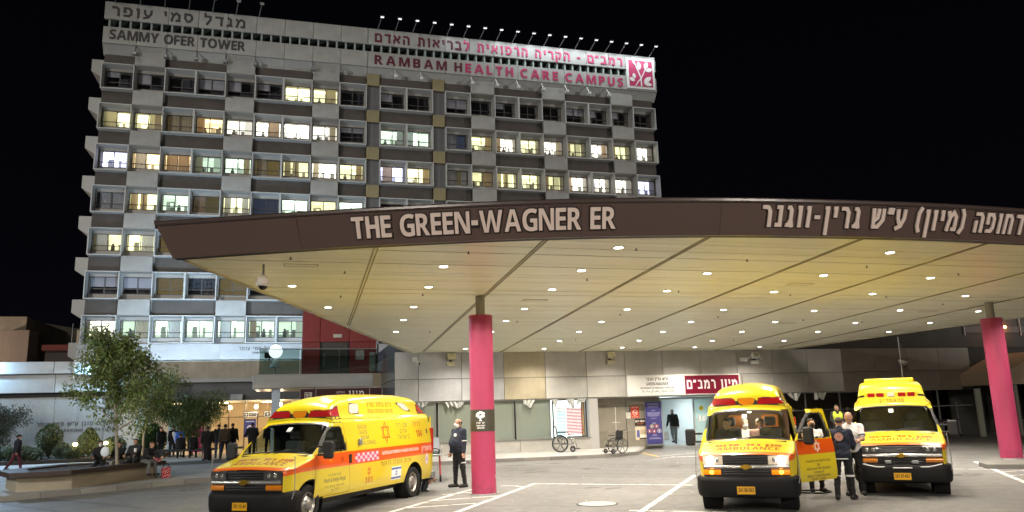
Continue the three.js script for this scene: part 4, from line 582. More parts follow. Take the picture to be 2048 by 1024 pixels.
  // splayed projecting box around one or two windows
  function boxAround(x0, x1, r, mid) {
    const y1 = top(r), y0 = y1 - H, t = .075, L = [bx(x0 - t / 2, y1 - t, Z - D - .05, x1 + t / 2, y1, Z), bx(x0 - t / 2, y0, Z - D - .05, x1 + t / 2, y0 + t, Z), bx(x0 - t / 2, y0 + t, Z - D - .05, x0 + t / 2, y1 - t, Z), bx(x1 - t / 2, y0 + t, Z - D - .05, x1 + t / 2, y1 - t, Z)];
    if (mid) L.push(bx(mid - .07, y0 + t, Z - D + .01, mid + .07, y1 - t, Z - .002));
    part(tw, 'window_box', L, boxM);
  }
  function group(xs, rows, codes) { // nine columns: box, white, double box, white, double box, white, box
    for (let r = 0; r < rows; r++) {
      const line = codes[r] ?? [];
      for (let i = 0; i < 9; i++) { if (line[i] === '-') continue; bay(xs[i], xs[i + 1], r); win(xs[i], xs[i + 1], r, line[i] ?? '.'); }
      for (const [i, j] of [[0, 1], [2, 4], [5, 7], [8, 9]]) { if (line[i] === '-') continue; boxAround(xs[i], xs[j], r, j - i === 2 ? xs[i + 1] : 0); part(tw, 'brown_spandrel', bx(xs[i], top(r), Z - D + .25, xs[j], top(r) + 1.22, Z - D + .4), brown); if (r === rows - 1) part(tw, 'brown_spandrel', bx(xs[i], top(r) - H - 1.22, Z - D + .25, xs[j], top(r) - H, Z - D + .4), brown); }
      for (const i of [1, 4, 7]) { part(tw, 'spandrel_panel', rb(xs[i] + .05, top(r) + .03, Z - .3, xs[i + 1] - .05, top(r) + 1.2, Z + .03, .02, 1), pale[(r + i) % 3]); part(tw, 'panel_soffit', bx(xs[i] + .05, top(r) - .02, Z - D, xs[i + 1] - .05, top(r) + .03, Z - .02), inner); if (line[i] === '-') continue; }
    }
  }
  group(CX, 8, [
    ['.', '.', '.', '.', '.', '.', 'y', 'yr', '.'],
    ['yl', 'yrb', 'dlr', 'wa', 'c', 'cr', 'c', 'cb', '.'],
    ['b', 'wl', 'wlr', 'ga', 'gb', 'dl', 'yam', 'ca', 'yb'],
    ['dlr', 'yam', 'g', 'dl', 'yab', 'd', 'g', 'y', 'g'],
    ['yl', 'yr', 'd', '.', '.', '.', '.', '.', '.'],
    ['.', '.', 'd', '.', 'd', '.', '.', '.', '.'],
    ['c', 'gr', 'gr', 'g', 'gl', 'g', 'g', '.', '.'],
  ].slice(0, 7).concat([['-', '-', '-', '-', '-', '-', '-', '-', '-']]));
  group(RX, 5, [
    ['.', '.', '.', '.', '.', '.', '.a', '.a', '.'],
    ['dla', 'yb', 'ca', 'y', 'cb', 'ya', 'cb', 'ya', 'c'],
    ['dlb', 'yr', 'yam', 'y', 'y', 'ca', 'ca', 'cb', 'b'],
    ['.', '.', '.', '.', '.', '.', '.', '.', '.'],
  ]);
  // centre bay with its two checkered strips
  for (let r = 0; r < 5; r++) {
    const code = [['.', '.'], ['gb', 'ga'], ['bl', 'yb'], ['.', '.'], ['.', '.']][r];
    for (let i = 0; i < 2; i++) { bay(SX[i], SX[i + 1], r); win(SX[i], SX[i + 1], r, code[i]); }
    boxAround(SX[0], SX[2], r, SX[1]); part(tw, 'brown_spandrel', bx(SX[0], top(r), Z - D + .25, SX[2], top(r) + 1.22, Z - D + .4), brown);
    for (const [a, b] of [[5.52, SX[0]], [SX[2], RX[0]]]) { part(tw, 'tan_panel', rb(a + .05, top(r) + .06, Z - .5, b - .05, top(r) + 1.16, Z - .3, .02, 1), tan); part(tw, 'strip_panel', bx(a, top(r) - H, Z - .7, b, top(r) + .04, Z - .55), stripM); }
  }
  // side boxes seen edge-on at both ends
  for (let r = 0; r < 8; r++) {
    const y0 = top(r) - H; part(tw, 'side_box', ext([[0, -.4], [-1.5, .57], [-1.5, 1.6], [0, 1.6]], 3.6).translate(-15.33, top(r), Z - 6.8), boxM);
    if (r < 5) part(tw, 'side_box', ext([[0, 0], [.75, .25], [.75, H], [0, H]], 3.4).translate(33.0, y0 + .1, Z - 5.6), boxM);
  }
  part(tw, 'side_wall', bx(-15.32, 6.5, -78, -15.2, 31.6, Z - .9), brown); part(tw, 'side_wall', bx(32.9, 0, -78, 33.02, 31.6, Z - .9), brown);
  // pale band over the podium
  for (const [a, b] of [[-15.5, -10.5], [-10.48, -5.5], [-5.48, -1.2], [-1.18, 3.3]]) part(tw, 'podium_band', rb(a, 6.5, Z - .6, b, 7.72, Z + .05, .02, 1), mat(lin(.6, .61, .62), .6, { map: T.plaster }));
  part(tw, 'podium_wall', bx(-15.4, 0, Z - 2, 5.5, 6.5, Z - .7), mat(lin(.5, .47, .4), .7, { map: T.plaster }));
  { const ink = mat(lin(.05, .05, .06), .6), L = heb('מגדל סמי עופר', .2), k = 2.75 / L.width; part(tw, 'band_lettering', L.filter((l) => l.strokes.length).map((l) => hebGeo(l.strokes, .27, k, .02, .19).translate(-4.1 + l.x * k, 7.2, Z + .052)), ink); const M = latin('SAMMY OFER TOWER', .16, .02, .8, .12), q = 1.75 / M.width; part(tw, 'band_lettering', M.map((l) => l.geo.scale(q, 1, 1).translate(-3.1 + l.x * q, 6.93, Z + .052)), ink); }
  part(tw, 'roof_plant', rb(10.8, 35.0, -74, 15.6, 37.6, -69, .6, 4), mat(lin(.2, .2, .2), .7));
}
// ================= rooftop signs =================
{
  const Z = -63.9, panel = [0, 1].map((i) => mat(lin(.56 + i * .02, .56 + i * .02, .55 + i * .02), .6, { map: T.plaster })), seam = [-15.4, -12.9, -10.6, -8.3, -6.0, -3.7, -1.4, .95, 3.3, 5.6];
  const seamR = [5.62, 7.9, 10.2, 12.5, 14.75, 17.05, 19.3, 21.55, 23.84, 26.1, 28.4, 30.7, 33.3];
  const slope = (y, z) => z; void slope;
  function sign(lab, xs) {
    const s = thing('rooftop_sign', lab, 'sign');
    for (let i = 0; i < xs.length - 1; i++) {
      part(s, 'upper_panel', rb(xs[i] + .012, 33.95, Z - .2, xs[i + 1] - .012, 35.45, Z, .02, 1), panel[i % 2]);
      part(s, 'lower_panel', rb(xs[i] + .012, 31.85, Z - .2, xs[i + 1] - .012, 33.27, Z, .02, 1), panel[(i + 1) % 2]);
      part(s, 'sloped_panel', new THREE.BoxGeometry(xs[i + 1] - xs[i] - .02, 1.0, .1).rotateX(.75).translate((xs[i] + xs[i + 1]) / 2, 31.48, Z - .48), panel[i % 2]);
    }
    part(s, 'roof_backing', bx(xs[0], 31.7, Z - 1.6, xs[xs.length - 1], 35.2, Z - 1.4), mat(lin(.03, .04, .035), .8));
    const fin = bx(-.07, 33.25, Z - 1.35, .07, 33.97, Z - .12), fm = mat(lin(.3, .36, .33), .6); for (let x = xs[0] + .4; x < xs[xs.length - 1] - .2; x += .78) { const f = part(s, 'rib', fin, fm); f.position.x = x; }
    return s;
  }
  const A = sign('left rooftop sign with dark grey lettering on top of the tower', seam), B = sign('right rooftop sign with pink lettering and plant emblem on top of the tower', seamR);
  const dk = mat(lin(.045, .04, .042), .6), pk = mat(lin(.46, .03, .12), .5), pkShade = mat(lin(.11, .01, .028), .5);
  const H3 = (s, t, x0, x1, y, h, m) => { const L = heb(t, .2), k = (x1 - x0) / L.width; for (const l of L) if (l.strokes.length) part(s, 'letter', hebGeo(l.strokes, h, k, .06, .2).translate(x0 + l.x * k, y, Z), m(x0 + l.x * k)); };
  const L3 = (s, t, x0, x1, y, h, gap, m) => { const L = latin(t, h, .06, .7, gap), k = (x1 - x0) / L.width; for (const l of L) part(s, 'letter', l.geo.scale(k, 1, 1).translate(x0 + l.x * k, y, Z + .001), m(x0 + l.x * k)); };
  H3(A, 'מגדל סמי עופר', -14.92, -4.6, 34.24, .82, () => dk); L3(A, 'SAMMY OFER TOWER', -14.9, -4.58, 32.2, .83, .07, () => dk);
  const pick = (x) => x < 14 ? pkShade : pk;  // letters at the dimly lit left end get their shade from a darker colour
  H3(B, 'רמב"ם - הקריה הרפואית לבריאות האדם', 6.18, 29.81, 34.2, .83, pick); L3(B, 'RAMBAM HEALTH CARE CAMPUS', 6.19, 29.76, 32.1, .86, .24, pick);
  // emblem: pink square with a white sprig of leaves, built up in relief
  const em = part(B, 'emblem', rb(30.15, 32.0, Z, 33.1, 35.1, Z + .12, .02, 1), mat(lin(.72, .72, .7), .5)); part(em, 'emblem_field', bx(30.4, 32.25, Z + .12, 32.85, 34.88, Z + .15), pk);
  const leaf = (x, y, a, l, w) => { const s = new THREE.Shape(); s.moveTo(0, 0); s.quadraticCurveTo(w, l * .5, 0, l); s.quadraticCurveTo(-w, l * .5, 0, 0); return new THREE.ExtrudeGeometry(s, { depth: .03, bevelEnabled: false, curveSegments: 8 }).rotateZ(a).translate(x, y, Z + .152 + rnd() * .004); };
  const stem = (p, w) => new THREE.ExtrudeGeometry(strokeShape(p, w, 1, 1), { depth: .03, bevelEnabled: false }).translate(0, 0, Z + .151 + rnd() * .001);
  part(em, 'emblem_leaves', [stem([31.62, 32.25, 31.6, 33.1, 31.3, 33.9, 31.0, 34.6], .13), stem([31.6, 33.0, 31.9, 33.6, 32.2, 34.2], .1), stem([31.0, 32.25, 31.3, 32.7, 31.58, 33.0], .1), leaf(31.02, 34.5, .5, .42, .3), leaf(31.5, 33.9, .1, .9, .45), leaf(32.05, 34.0, -.35, .85, .45), leaf(32.1, 33.85, -1.25, .8, .4), leaf(30.95, 32.75, 1.1, .6, .4), leaf(30.98, 33.0, .3, .55, .35), leaf(31.9, 32.7, -.95, .95, .45), leaf(31.85, 32.6, -1.75, .9, .4)], mat(lin(.74, .74, .72), .5));
  // lamps on arms above and below
  const armG = [rod([0, 35.3, -64.1], [.3, 36.05, -62.7], .045, .045, 6)], headG = rb(.14, 36.0, -62.84, .5, 36.1, -62.56, .03, 1), glow = emis(0xf4faff, 1.6);
  const place = (x, lit, i) => {
    const o = thing('sign_lamp', lit ? `lit lamp on a slanted arm, ${ORD(i)} from the left above the pink rooftop sign` : `unlit lamp on a slanted arm, ${ORD(i)} from the left above the grey rooftop sign`, 'sign lamp', [x, 0, 0], 0, lit ? 'lamps above the pink rooftop sign' : 'lamps above the grey rooftop sign');
    part(o, 'arm', armG, MT.alu); part(o, 'lamp_head', headG, MT.alu); const g = part(o, 'lens_lamp', bx(.18, 35.98, -62.8, .46, 35.998, -62.6), lit ? glow : MT.white);
    if (lit > .1) { const s = new THREE.SpotLight(0xeef8ff, lit, 0, 1.05, .7, 2); s.position.set(.35, 35.9, -62.7); s.target.position.set(.3, 31.5, -64.6); s.shadow.radius = 5; s.castShadow = true; o.add(s, s.target); }
  };
  for (let i = 0; i < 18; i++) { const x = 6.4 + i * 1.54; place(x, i < 4 ? .5 : i < 7 ? 5 : i < 9 ? 13 : 19, i); }
  for (let i = 0; i < 7; i++) place(-14.6 + i * 1.85 - .1, 0, i);
  const hang = (x, y, warm, i) => { const o = tag(part(scene, 'sign_lamp_bracket', [rod([0, 0, 0], [.05, -.7, .5], .05, .05, 6), rb(-.12, -.95, .3, .18, -.7, .7, .03, 1)], warm ? mat(lin(.75, .75, .75), .3) : MT.alu), `thin pale lamp bracket, ${ORD(i)} from the left below the rooftop signs`, 'lamp bracket', 'lamp brackets below the rooftop signs'); o.position.set(x, y, -63.9); };
  const HX = [-12.9, -10.6, -8.3, -6.05, -3.7, .95, 3.3, 7.95, 10.2, 14.8, 17.1, 19.1, 21.5, 23.8, 26.0, 28.0];
  for (const x of HX) hang(x, 31.7, x > 5, HX.indexOf(x));
}
// unseen floodlight masts, added outside the frame to light the tower front
{
  for (const [x, z, tx, ty, tz, k, lab, c] of [[-34, -12, -2, 20, -64, 3700, 'unseen floodlight mast added at the far left, aimed at the tower', 0xf6f4f0], [62, -6, 26, 22, -64, 3700, 'unseen floodlight mast added at the far right, aimed at the tower', 0xf6f4f0]]) {
    const m = thing('added_floodlight_mast', lab, 'added floodlight mast', [x, 0, z]);
    part(m, 'mast', rod([0, 0, 0], [0, 11, 0], .16, .1, 12), MT.alu); part(m, 'lamp_head', rb(-.5, 10.9, -.25, .5, 11.5, .25, .05), MT.alu);
    const l = part(m, 'lens_lamp', bx(-.42, 11.0, -.29, .42, 11.4, -.27), emis(0xfff4e0, 10)); void l;
    const s = new THREE.SpotLight(c, k, 0, .42, .6, 2); s.position.set(0, 11.2, -.5); s.target.position.set(tx - x, ty, tz - z); s.shadow.radius = 15; s.castShadow = true; m.add(s, s.target);
  }
}

// unseen street lamps added behind the camera to light fascia letters and ambulance fronts
for (const [x, z, lab] of [[-9, 7, 'added street lamp behind the viewer on the left, lighting the canopy front'], [15, 9, 'added street lamp behind the viewer on the right, lighting the canopy front']]) {
  const m = thing('unseen_street_lamp', lab, 'street lamp', [x, 0, z]);
  part(m, 'pole', rod([0, 0, 0], [0, 8.4, 0], .1, .07, 12), MT.alu); part(m, 'lamp_head', rb(-.25, 8.3, -1.6, .25, 8.42, .1, .04), MT.alu); part(m, 'lens_lamp', bx(-.2, 8.27, -1.5, .2, 8.295, -.7), emis(0xfff0dc, 12));
  const s = new THREE.SpotLight(0xfff2e4, 760, 0, 1.3, .6, 2); s.position.set(0, 8.2, -1.1); s.target.position.set(0, 0, -16); s.shadow.radius = 12; s.castShadow = true; m.add(s, s.target);
}
// ================= ambulances =================
// A skin is a grid of points with smooth normals; clip() cuts out the piece where every f(point) > 0, with clean edges.
function skin(nu, nv, fn) {
  const P = [], N = []; for (let i = 0; i < nu; i++) for (let j = 0; j < nv; j++) P.push(fn(i, j));
  const at = (i, j) => P[Math.min(nu - 1, Math.max(0, i)) * nv + Math.min(nv - 1, Math.max(0, j))];
  for (let i = 0; i < nu; i++) for (let j = 0; j < nv; j++) { const n = at(i + 1, j).clone().sub(at(i - 1, j)).cross(at(i, j + 1).clone().sub(at(i, j - 1))); N.push(n.lengthSq() > 1e-14 ? n.normalize() : V(0, 1, 0)); }
  return { nu, nv, P, N };
}
function clip(S, f, off = 0, uvOf = null, pick = null) { // pick(group): returns material index by normal
  const pos = [], nor = [], uv = [], runs = {};
  const e1 = V(0, 0, 0), e2 = V(0, 0, 0);
  const emit = (a, b, c) => { if (e1.subVectors(b.p, a.p).cross(e2.subVectors(c.p, a.p)).dot(a.n) < 0) [b, c] = [c, b]; const key = pick ? pick(a, b, c) : 0; (runs[key] ??= []).push(a, b, c); };
  const poly = (tri) => {
    let q = tri; const s = q.map((v) => v.s); if (s.every((v) => v <= 0)) return; if (s.some((v) => v < 0)) {
      const o = []; for (let k = 0; k < q.length; k++) { const a = q[k], b = q[(k + 1) % q.length]; if (a.s >= 0) o.push(a); if ((a.s >= 0) !== (b.s >= 0)) { const t = a.s / (a.s - b.s); o.push({ p: a.p.clone().lerp(b.p, t), n: a.n.clone().lerp(b.n, t).normalize(), s: 0 }); } } q = o; }
    for (let k = 1; k < q.length - 1; k++) emit(q[0], q[k], q[k + 1]);
  };
  const vert = []; for (let k = 0; k < S.P.length; k++) vert.push({ p: S.P[k].clone().addScaledVector(S.N[k], off), n: S.N[k], s: f(S.P[k], S.N[k]) });
  for (let i = 0; i < S.nu - 1; i++) for (let j = 0; j < S.nv - 1; j++) { const a = vert[i * S.nv + j], b = vert[(i + 1) * S.nv + j], c = vert[(i + 1) * S.nv + j + 1], d = vert[i * S.nv + j + 1]; poly([a, b, c]); poly([a, c, d]); }
  const g = new THREE.BufferGeometry(), keys = Object.keys(runs).sort(); let at = 0;
  for (const k of keys) { for (const v of runs[k]) { pos.push(v.p.x, v.p.y, v.p.z); nor.push(v.n.x, v.n.y, v.n.z); const t = uvOf ? uvOf(v.p, +k) : [0, 0]; uv.push(t[0], t[1]); } g.addGroup(at, runs[k].length, +k); at += runs[k].length; }
  g.setAttribute('position', new THREE.Float32BufferAttribute(pos, 3)); g.setAttribute('normal', new THREE.Float32BufferAttribute(nor, 3)); g.setAttribute('uv', new THREE.Float32BufferAttribute(uv, 2));
  if (!pick) g.clearGroups(); return g;
}
const interp = (T) => (x) => { if (x >= T[0][0]) return T[0][1]; for (let i = 0; i < T.length - 1; i++) if (x >= T[i + 1][0]) { const f = (x - T[i + 1][0]) / (T[i][0] - T[i + 1][0]); return T[i + 1][1] + f * (T[i][1] - T[i + 1][1]); } return T[T.length - 1][1]; };
const convex = (pts, round = 0) => { // > 0 inside a convex polygon (any winding), in metres
  let A = 0; for (let i = 0; i < pts.length; i++) { const a = pts[i], b = pts[(i + 1) % pts.length]; A += a[0] * b[1] - b[0] * a[1]; } const sg = Math.sign(A);
  const E = pts.map((a, i) => { const b = pts[(i + 1) % pts.length], l = Math.hypot(b[0] - a[0], b[1] - a[1]); return [-(b[1] - a[1]) / l * sg, (b[0] - a[0]) / l * sg, a]; });
  return (x, y) => { const d = E.map(([nx, ny, a]) => (x - a[0]) * nx + (y - a[1]) * ny); if (!round) return Math.min(...d); let s = 0; for (const v of d) s += Math.exp(-v / round); return -Math.log(s) * round; };
};
const SIDE = { x0: -5.36, x1: 1.04, y0: 0.3, y1: 2.52 };
function sideTex(dir, o) { // livery of one side; dir 1: nose to the left (left side of the van)
  return canvasTex(2048, 710, (c, w, h) => {
    const X = (x) => dir > 0 ? (SIDE.x1 - x) / (SIDE.x1 - SIDE.x0) * w : (x - SIDE.x0) / (SIDE.x1 - SIDE.x0) * w, Y = (y) => (SIDE.y1 - y) / (SIDE.y1 - SIDE.y0) * h, S = w / 6.4;
    c.fillStyle = '#dac41a'; c.fillRect(0, 0, w, h);
    c.fillStyle = '#e35a12'; c.beginPath(); c.moveTo(X(-5.36), Y(1.26)); c.lineTo(X(.1), Y(1.26)); c.lineTo(X(.95), Y(1.06)); c.lineTo(X(1.04), Y(.98)); c.lineTo(X(1.04), Y(.92)); c.lineTo(X(.62), Y(.97)); c.lineTo(X(.1), Y(.98)); c.lineTo(X(-5.36), Y(.98)); c.fill();
    const star = (x, y, r, col, lw) => { c.strokeStyle = col; c.lineWidth = lw; for (const k of [0, 1]) { c.beginPath(); for (let i = 0; i < 3; i++) { const a = Math.PI / 2 + k * Math.PI + i * 2 * Math.PI / 3; c[i ? 'lineTo' : 'moveTo'](X(x) + Math.cos(a) * r * S * .86, Y(y) - Math.sin(a) * r * S); } c.closePath(); c.stroke(); } };
    const T2 = (t, x, y, ht, wd, col, op = {}) => { c.fillStyle = col; fitText(c, t, X(x), Y(y), ht * S, wd * S, { align: 'left', ...op }); };
    const D = dir > 0 ? 1 : -1, gray = '#4a4c58';
    // checker of the stripe
    for (let i = 0; i < 10; i++) for (let j = 0; j < 3; j++) { c.fillStyle = (i + j) % 2 ? '#e9c9d6' : '#d8486a'; c.fillRect(X(-1.36 - D * 0) + (dir > 0 ? 1 : -1) * 0 + (dir > 0 ? i * 32 : -(i + 1) * 32), Y(1.2) + j * 20, 32, 20); }
    c.fillStyle = '#f0d8dc'; fitText(c, 'AUSTRALIAN FRIENDS OF MAGEN DAVID ADOM', X(-3.45), Y(1.1), .075 * S, 1.85 * S); drawHeb(c, 'פראמדיק', X(-4.85), Y(1.06), .12 * S, { w: .62 * S, t: .2 });
    const L = dir > 0 ? (x) => x : (x, ww) => x - ww;
    [['MAGEN', 1.7, .4], ['DAVID', 1.585, .36], ['ADOM', 1.47, .36], ['IN ISRAEL', 1.355, .62]].forEach(([t, y, ww], i) => T2(t, L(-1.58 - i * .04, ww), y, .085, ww, gray, { weight: '' }));
    star(-2.8, 1.59, .23, '#c8421c', 9);
    c.fillStyle = gray; drawHeb(c, 'מגן דוד', X(-3.62), Y(1.68), .1 * S, { w: .58 * S, t: .13 }); drawHeb(c, 'אדום', X(-3.68), Y(1.54), .1 * S, { w: .36 * S, t: .13 }); drawHeb(c, 'בישראל', X(-3.66), Y(1.4), .1 * S, { w: .6 * S, t: .13 });
    c.fillStyle = '#b8401a'; drawHeb(c, 'כרמל', X(-4.42), Y(1.68), .11 * S, { w: .42 * S, t: .14 }); fitText(c, o.num, X(-4.5), Y(1.42), .17 * S, .34 * S);
    c.fillStyle = '#3c3c44'; c.fillRect(X(-4.98) - 14, Y(1.6), 28, 34);
    c.fillStyle = '#b8401a'; drawHeb(c, 'נידת טיפול נמרץ', X(-2.85), Y(2.17), .12 * S, { w: 1.15 * S, t: .15 }); c.fillStyle = '#c0601a'; fitText(c, 'MOBILE INTENSIVE CARE UNIT', X(-2.85), Y(2.03), .095 * S, 1.2 * S);
    c.fillStyle = '#7c4a1c'; drawHeb(c, 'ארגון ההצלה הלאומי', X(-3.2), Y(.855), .1 * S, { w: 1.5 * S, t: .14 });
    // flag, 101, roundel, door dedication
    c.fillStyle = '#eceef4'; c.fillRect(Math.min(X(-2.98), X(-3.46)), Y(.8), .48 * S, .3 * S); c.fillStyle = '#3056a0'; c.fillRect(Math.min(X(-2.98), X(-3.46)), Y(.775), .48 * S, .045 * S); c.fillRect(Math.min(X(-2.98), X(-3.46)), Y(.565), .48 * S, .045 * S); star(-3.22, .65, .06, '#3056a0', 4);
    c.fillStyle = '#c0521c'; star(-1.95, .79, .085, '#c8421c', 5); T2('101', L(-1.78, .36), .545, .13, .36, '#b8401a', { family: 'serif' });
    c.fillStyle = '#ead8e0'; c.beginPath(); c.ellipse(X(-4.86), Y(.86), .1 * S, .14 * S, 0, 0, 7); c.fill(); c.strokeStyle = '#c06878'; c.lineWidth = 4; c.stroke(); star(-4.86, .86, .06, '#8858a0', 3);
if (o.open) { [['Presented to the Shield of Israel', .8, .82, 'serif'], ['by', .1, .745], ['Gloria and Edna Brannan', .78, .67], ['in memory of', .34, .6], ['Robert (Teddy) Brannan', .74, .53], ['Toronto, Canada', .46, .47]].forEach(([t, ww, y, fam]) => { c.fillStyle = '#5a4a1c'; fitText(c, t, X(-.55), Y(y), .05 * S, ww * S, { family: fam ?? 'sans-serif' }); }); star(-.55, 1.12, .11, '#f2dccc', 7); } else {
    T2('To our friends "Nateo"', L(-.33, .5), .81, .055, .5, '#6a6420', { weight: '' }); T2('Noah & Evelyn Royal', L(-.2, .8), .7, .08, .8, '#55502a'); T2('From Sydney, Downunder', L(-.24, .72), .6, .05, .72, '#6a6420', { weight: '' }); T2('July 2015', L(-.48, .3), .51, .055, .3, '#6a6420', { weight: '' });
    }
    if (!o.open) star(-.86, 1.12, .055, '#b02c10', 4); c.fillStyle = '#e8a02c'; c.beginPath(); c.arc(X(-.42), Y(1.12), 9, 0, 7); c.fill();
  });
}
const hoodTex = (num) => canvasTex(512, 512, (c, w, h) => { // x: across (left of picture = right side of the van), y: from windshield down to the nose
  c.fillStyle = '#dac41a'; c.fillRect(0, 0, w, h); c.fillStyle = '#e06a12'; c.beginPath(); c.moveTo(0, 430); c.quadraticCurveTo(256, 470, 512, 430); c.lineTo(512, 512); c.lineTo(0, 512); c.fill();
  c.fillStyle = '#8a2404'; fitText(c, 'AMBULANCE', 268, 385, 105, 330); c.fillStyle = '#9a3404'; drawHeb(c, 'מגן דוד אדום', 268, 255, 82, { w: 340, t: .2 });
  c.fillStyle = '#55502a'; if (num) { fitText(c, num, 70, 330, 50, 66); drawHeb(c, 'אשר', 66, 262, 30, { w: 60, t: .16 }); }
});
const paintK = { roughness: .3, clearcoat: .8, clearcoatRoughness: .08 };
const yellow = new THREE.MeshPhysicalMaterial({ color: new THREE.Color('#dac41a'), ...paintK });
const redLens = new THREE.MeshPhysicalMaterial({ color: lin(.34, .012, .014), roughness: .12, clearcoat: 1 }), amberLens = new THREE.MeshPhysicalMaterial({ color: lin(.62, .2, .01), roughness: .15, clearcoat: 1 }), clearLens = new THREE.MeshPhysicalMaterial({ color: lin(.6, .62, .56), roughness: .1, clearcoat: 1 });
const wsGlass = new THREE.MeshPhysicalMaterial({ color: lin(.62, .7, .66), roughness: .02, transmission: 1, thickness: 0, ior: 1.5 });
const bumperM = new THREE.MeshPhysicalMaterial({ color: lin(.008, .008, .009), roughness: .6, specularIntensity: .5, ...bump(T.grain, 10, .002) }), blackPl = mat(lin(.012, .012, .013), .6);
const boltG = cyl(.014, .014, .04, 8).rotateX(PI / 2), holeG = cyl(.024, .024, .02, 12).rotateX(PI / 2);
const narrowed = new Set([MT]);
function makeAmbulance(o) {
  const A = o.type === 'A', van = thing('ambulance', o.label, 'ambulance', [o.p[0], 0, o.p[1]], o.p[2]);
  const yt = interp(A
    ? [[.95, 1.02], [.9, 1.045], [.8, 1.075], [.5, 1.15], [.13, 1.235], [-.55, 1.81], [-.6, 1.85], [-.64, 1.89], [-.66, 1.95], [-.72, 2.12], [-.78, 2.19], [-.9, 2.26], [-1.15, 2.33], [-1.6, 2.38], [-2.3, 2.41], [-3.5, 2.42], [-4.4, 2.41], [-4.62, 2.38], [-4.8, 2.31], [-5.0, 2.14], [-5.18, 1.96], [-5.28, 1.9]]
    : [[.95, 1.02], [.9, 1.045], [.8, 1.075], [.5, 1.15], [.13, 1.235], [-.55, 1.81], [-.6, 1.85], [-.62, 1.9], [-.66, 2.1], [-.7, 2.24], [-.76, 2.33], [-.88, 2.38], [-1.2, 2.41], [-4.6, 2.43], [-4.9, 2.4], [-5.05, 2.3], [-5.18, 2.0], [-5.28, 1.9]]);
  const wy = interp([[3, A ? .4 : .64], [2.42, A ? .6 : .69], [2.25, A ? .69 : .72], [2.1, A ? .735 : .75], [1.95, A ? .79 : .8], [1.9, .865], [1.3, .975], [1.05, 1.0], [.62, .985], [.45, .955], [.3, .93]].map((a) => a));
  const taper = interp([[.95, .86], [.9, .905], [.8, .95], [.6, .985], [.3, 1], [-4.6, 1], [-5.1, .975], [-5.28, .945]]);
  const yb = interp([[.95, .66], [.62, .5], [.5, .42], [-3.4, .4], [-5.28, .36]]);
  const R = interp(A ? [[.95, .05], [.13, .07], [.1, .05], [-.55, .05], [-.64, .1], [-.8, .15], [-1.4, .2], [-4.4, .2], [-5.0, .12], [-5.28, .05]] : [[.95, .05], [.13, .07], [.1, .05], [-.55, .05], [-.64, .06], [-.8, .1], [-4.8, .1], [-5.28, .05]]);
  const crown = interp(A ? [[.95, .03], [.13, .05], [-.55, .05], [-.7, .04], [-1.2, .06], [-4.4, .06], [-5.28, .02]] : [[.95, .03], [.13, .05], [-.55, .04], [-.7, .03], [-5.28, .02]]);
  const xs = []; const add = (a, b, n) => { for (let k = 0; k < n; k++) xs.push(a + (b - a) * k / n); };
  add(.95, .78, 6); add(.78, .13, 14); add(.13, -.55, 18); add(-.55, -.84, 18); add(-.84, -1.3, 10); add(-1.3, -4.4, 44); add(-4.4, -5.28, 22); xs.push(-5.28);
  const NS = 34, NC = 8, NT = 9, NV = 2 * (NS + NC + NT) + 1;
  const S = skin(xs.length, NV, (i, j) => {
    const x = xs[i], c = (NV - 1) / 2, sgn = j <= c ? -1 : 1, k = j <= c ? j : NV - 1 - j, y1 = yt(x), r = R(x), y0 = yb(x), ys = y1 - r, rz = r * (y1 > 1.95 ? 1.15 : 1.3), t = taper(x); let y, z;
    // windshield bends back toward the pillars: handled by the crown
    const ws = wy(ys) * t;
    if (k < NS) { y = y0 + (ys - y0) * k / NS; z = wy(y) * t; if (y < .5) z -= (.5 - y) * .12; }
    else if (k <= NS + NC) { const a = (k - NS) / NC * PI / 2; z = ws - rz + rz * Math.cos(a); y = ys + r * Math.sin(a); }
    else { const f = 1 - (k - NS - NC) / NT; z = (ws - rz) * f; y = y1 + crown(x) * (1 - f * f); }
    return V(x, y, z * sgn);
  });
  // outward normals
  { const m = S.N[Math.floor(xs.length / 2) * NV + Math.floor(NV / 2)]; if (m.y < 0) S.N.forEach((n) => n.negate()); }
  const winPoly = convex([[.02, 1.29], [-.46, 1.775], [-.92, 1.785], [-1.06, 1.28]], .025), doorPoly = convex([[.12, .44], [.12, 1.3], [-.42, 1.87], [-1.03, 1.87], [-1.2, .44]], .02);
  const sideFace = (p) => Math.abs(p.z) > .6 + (p.x > -.6 ? 0 : 0);
  const fWs = (p) => Math.min(.095 - p.x, p.x + .56, .9 + (p.x - .095) * .24 - Math.abs(p.z)), fWin = (p) => sideFace(p) && p.y < 1.9 ? Math.min(winPoly(p.x, p.y), -fWs(p) - .05) : -1;
  const arch = (p) => Math.abs(p.z) > .5 && p.y < 1.1 ? Math.max(.46 - Math.hypot(p.x - .25, p.y - .36), .475 - Math.hypot(p.x + 4.15, p.y - .36)) : -1;
  const fDoor = (p) => sideFace(p) && p.y < 1.9 && p.z < 0 ? Math.min(doorPoly(p.x, p.y), -fWs(p) - .035) : -1;
  const capLine = (p) => p.y - (1.925 + (p.x > -.66 ? 9 : 0)), hoodF = (p) => Math.min(p.x - .1, p.y - (1.0 + .02));
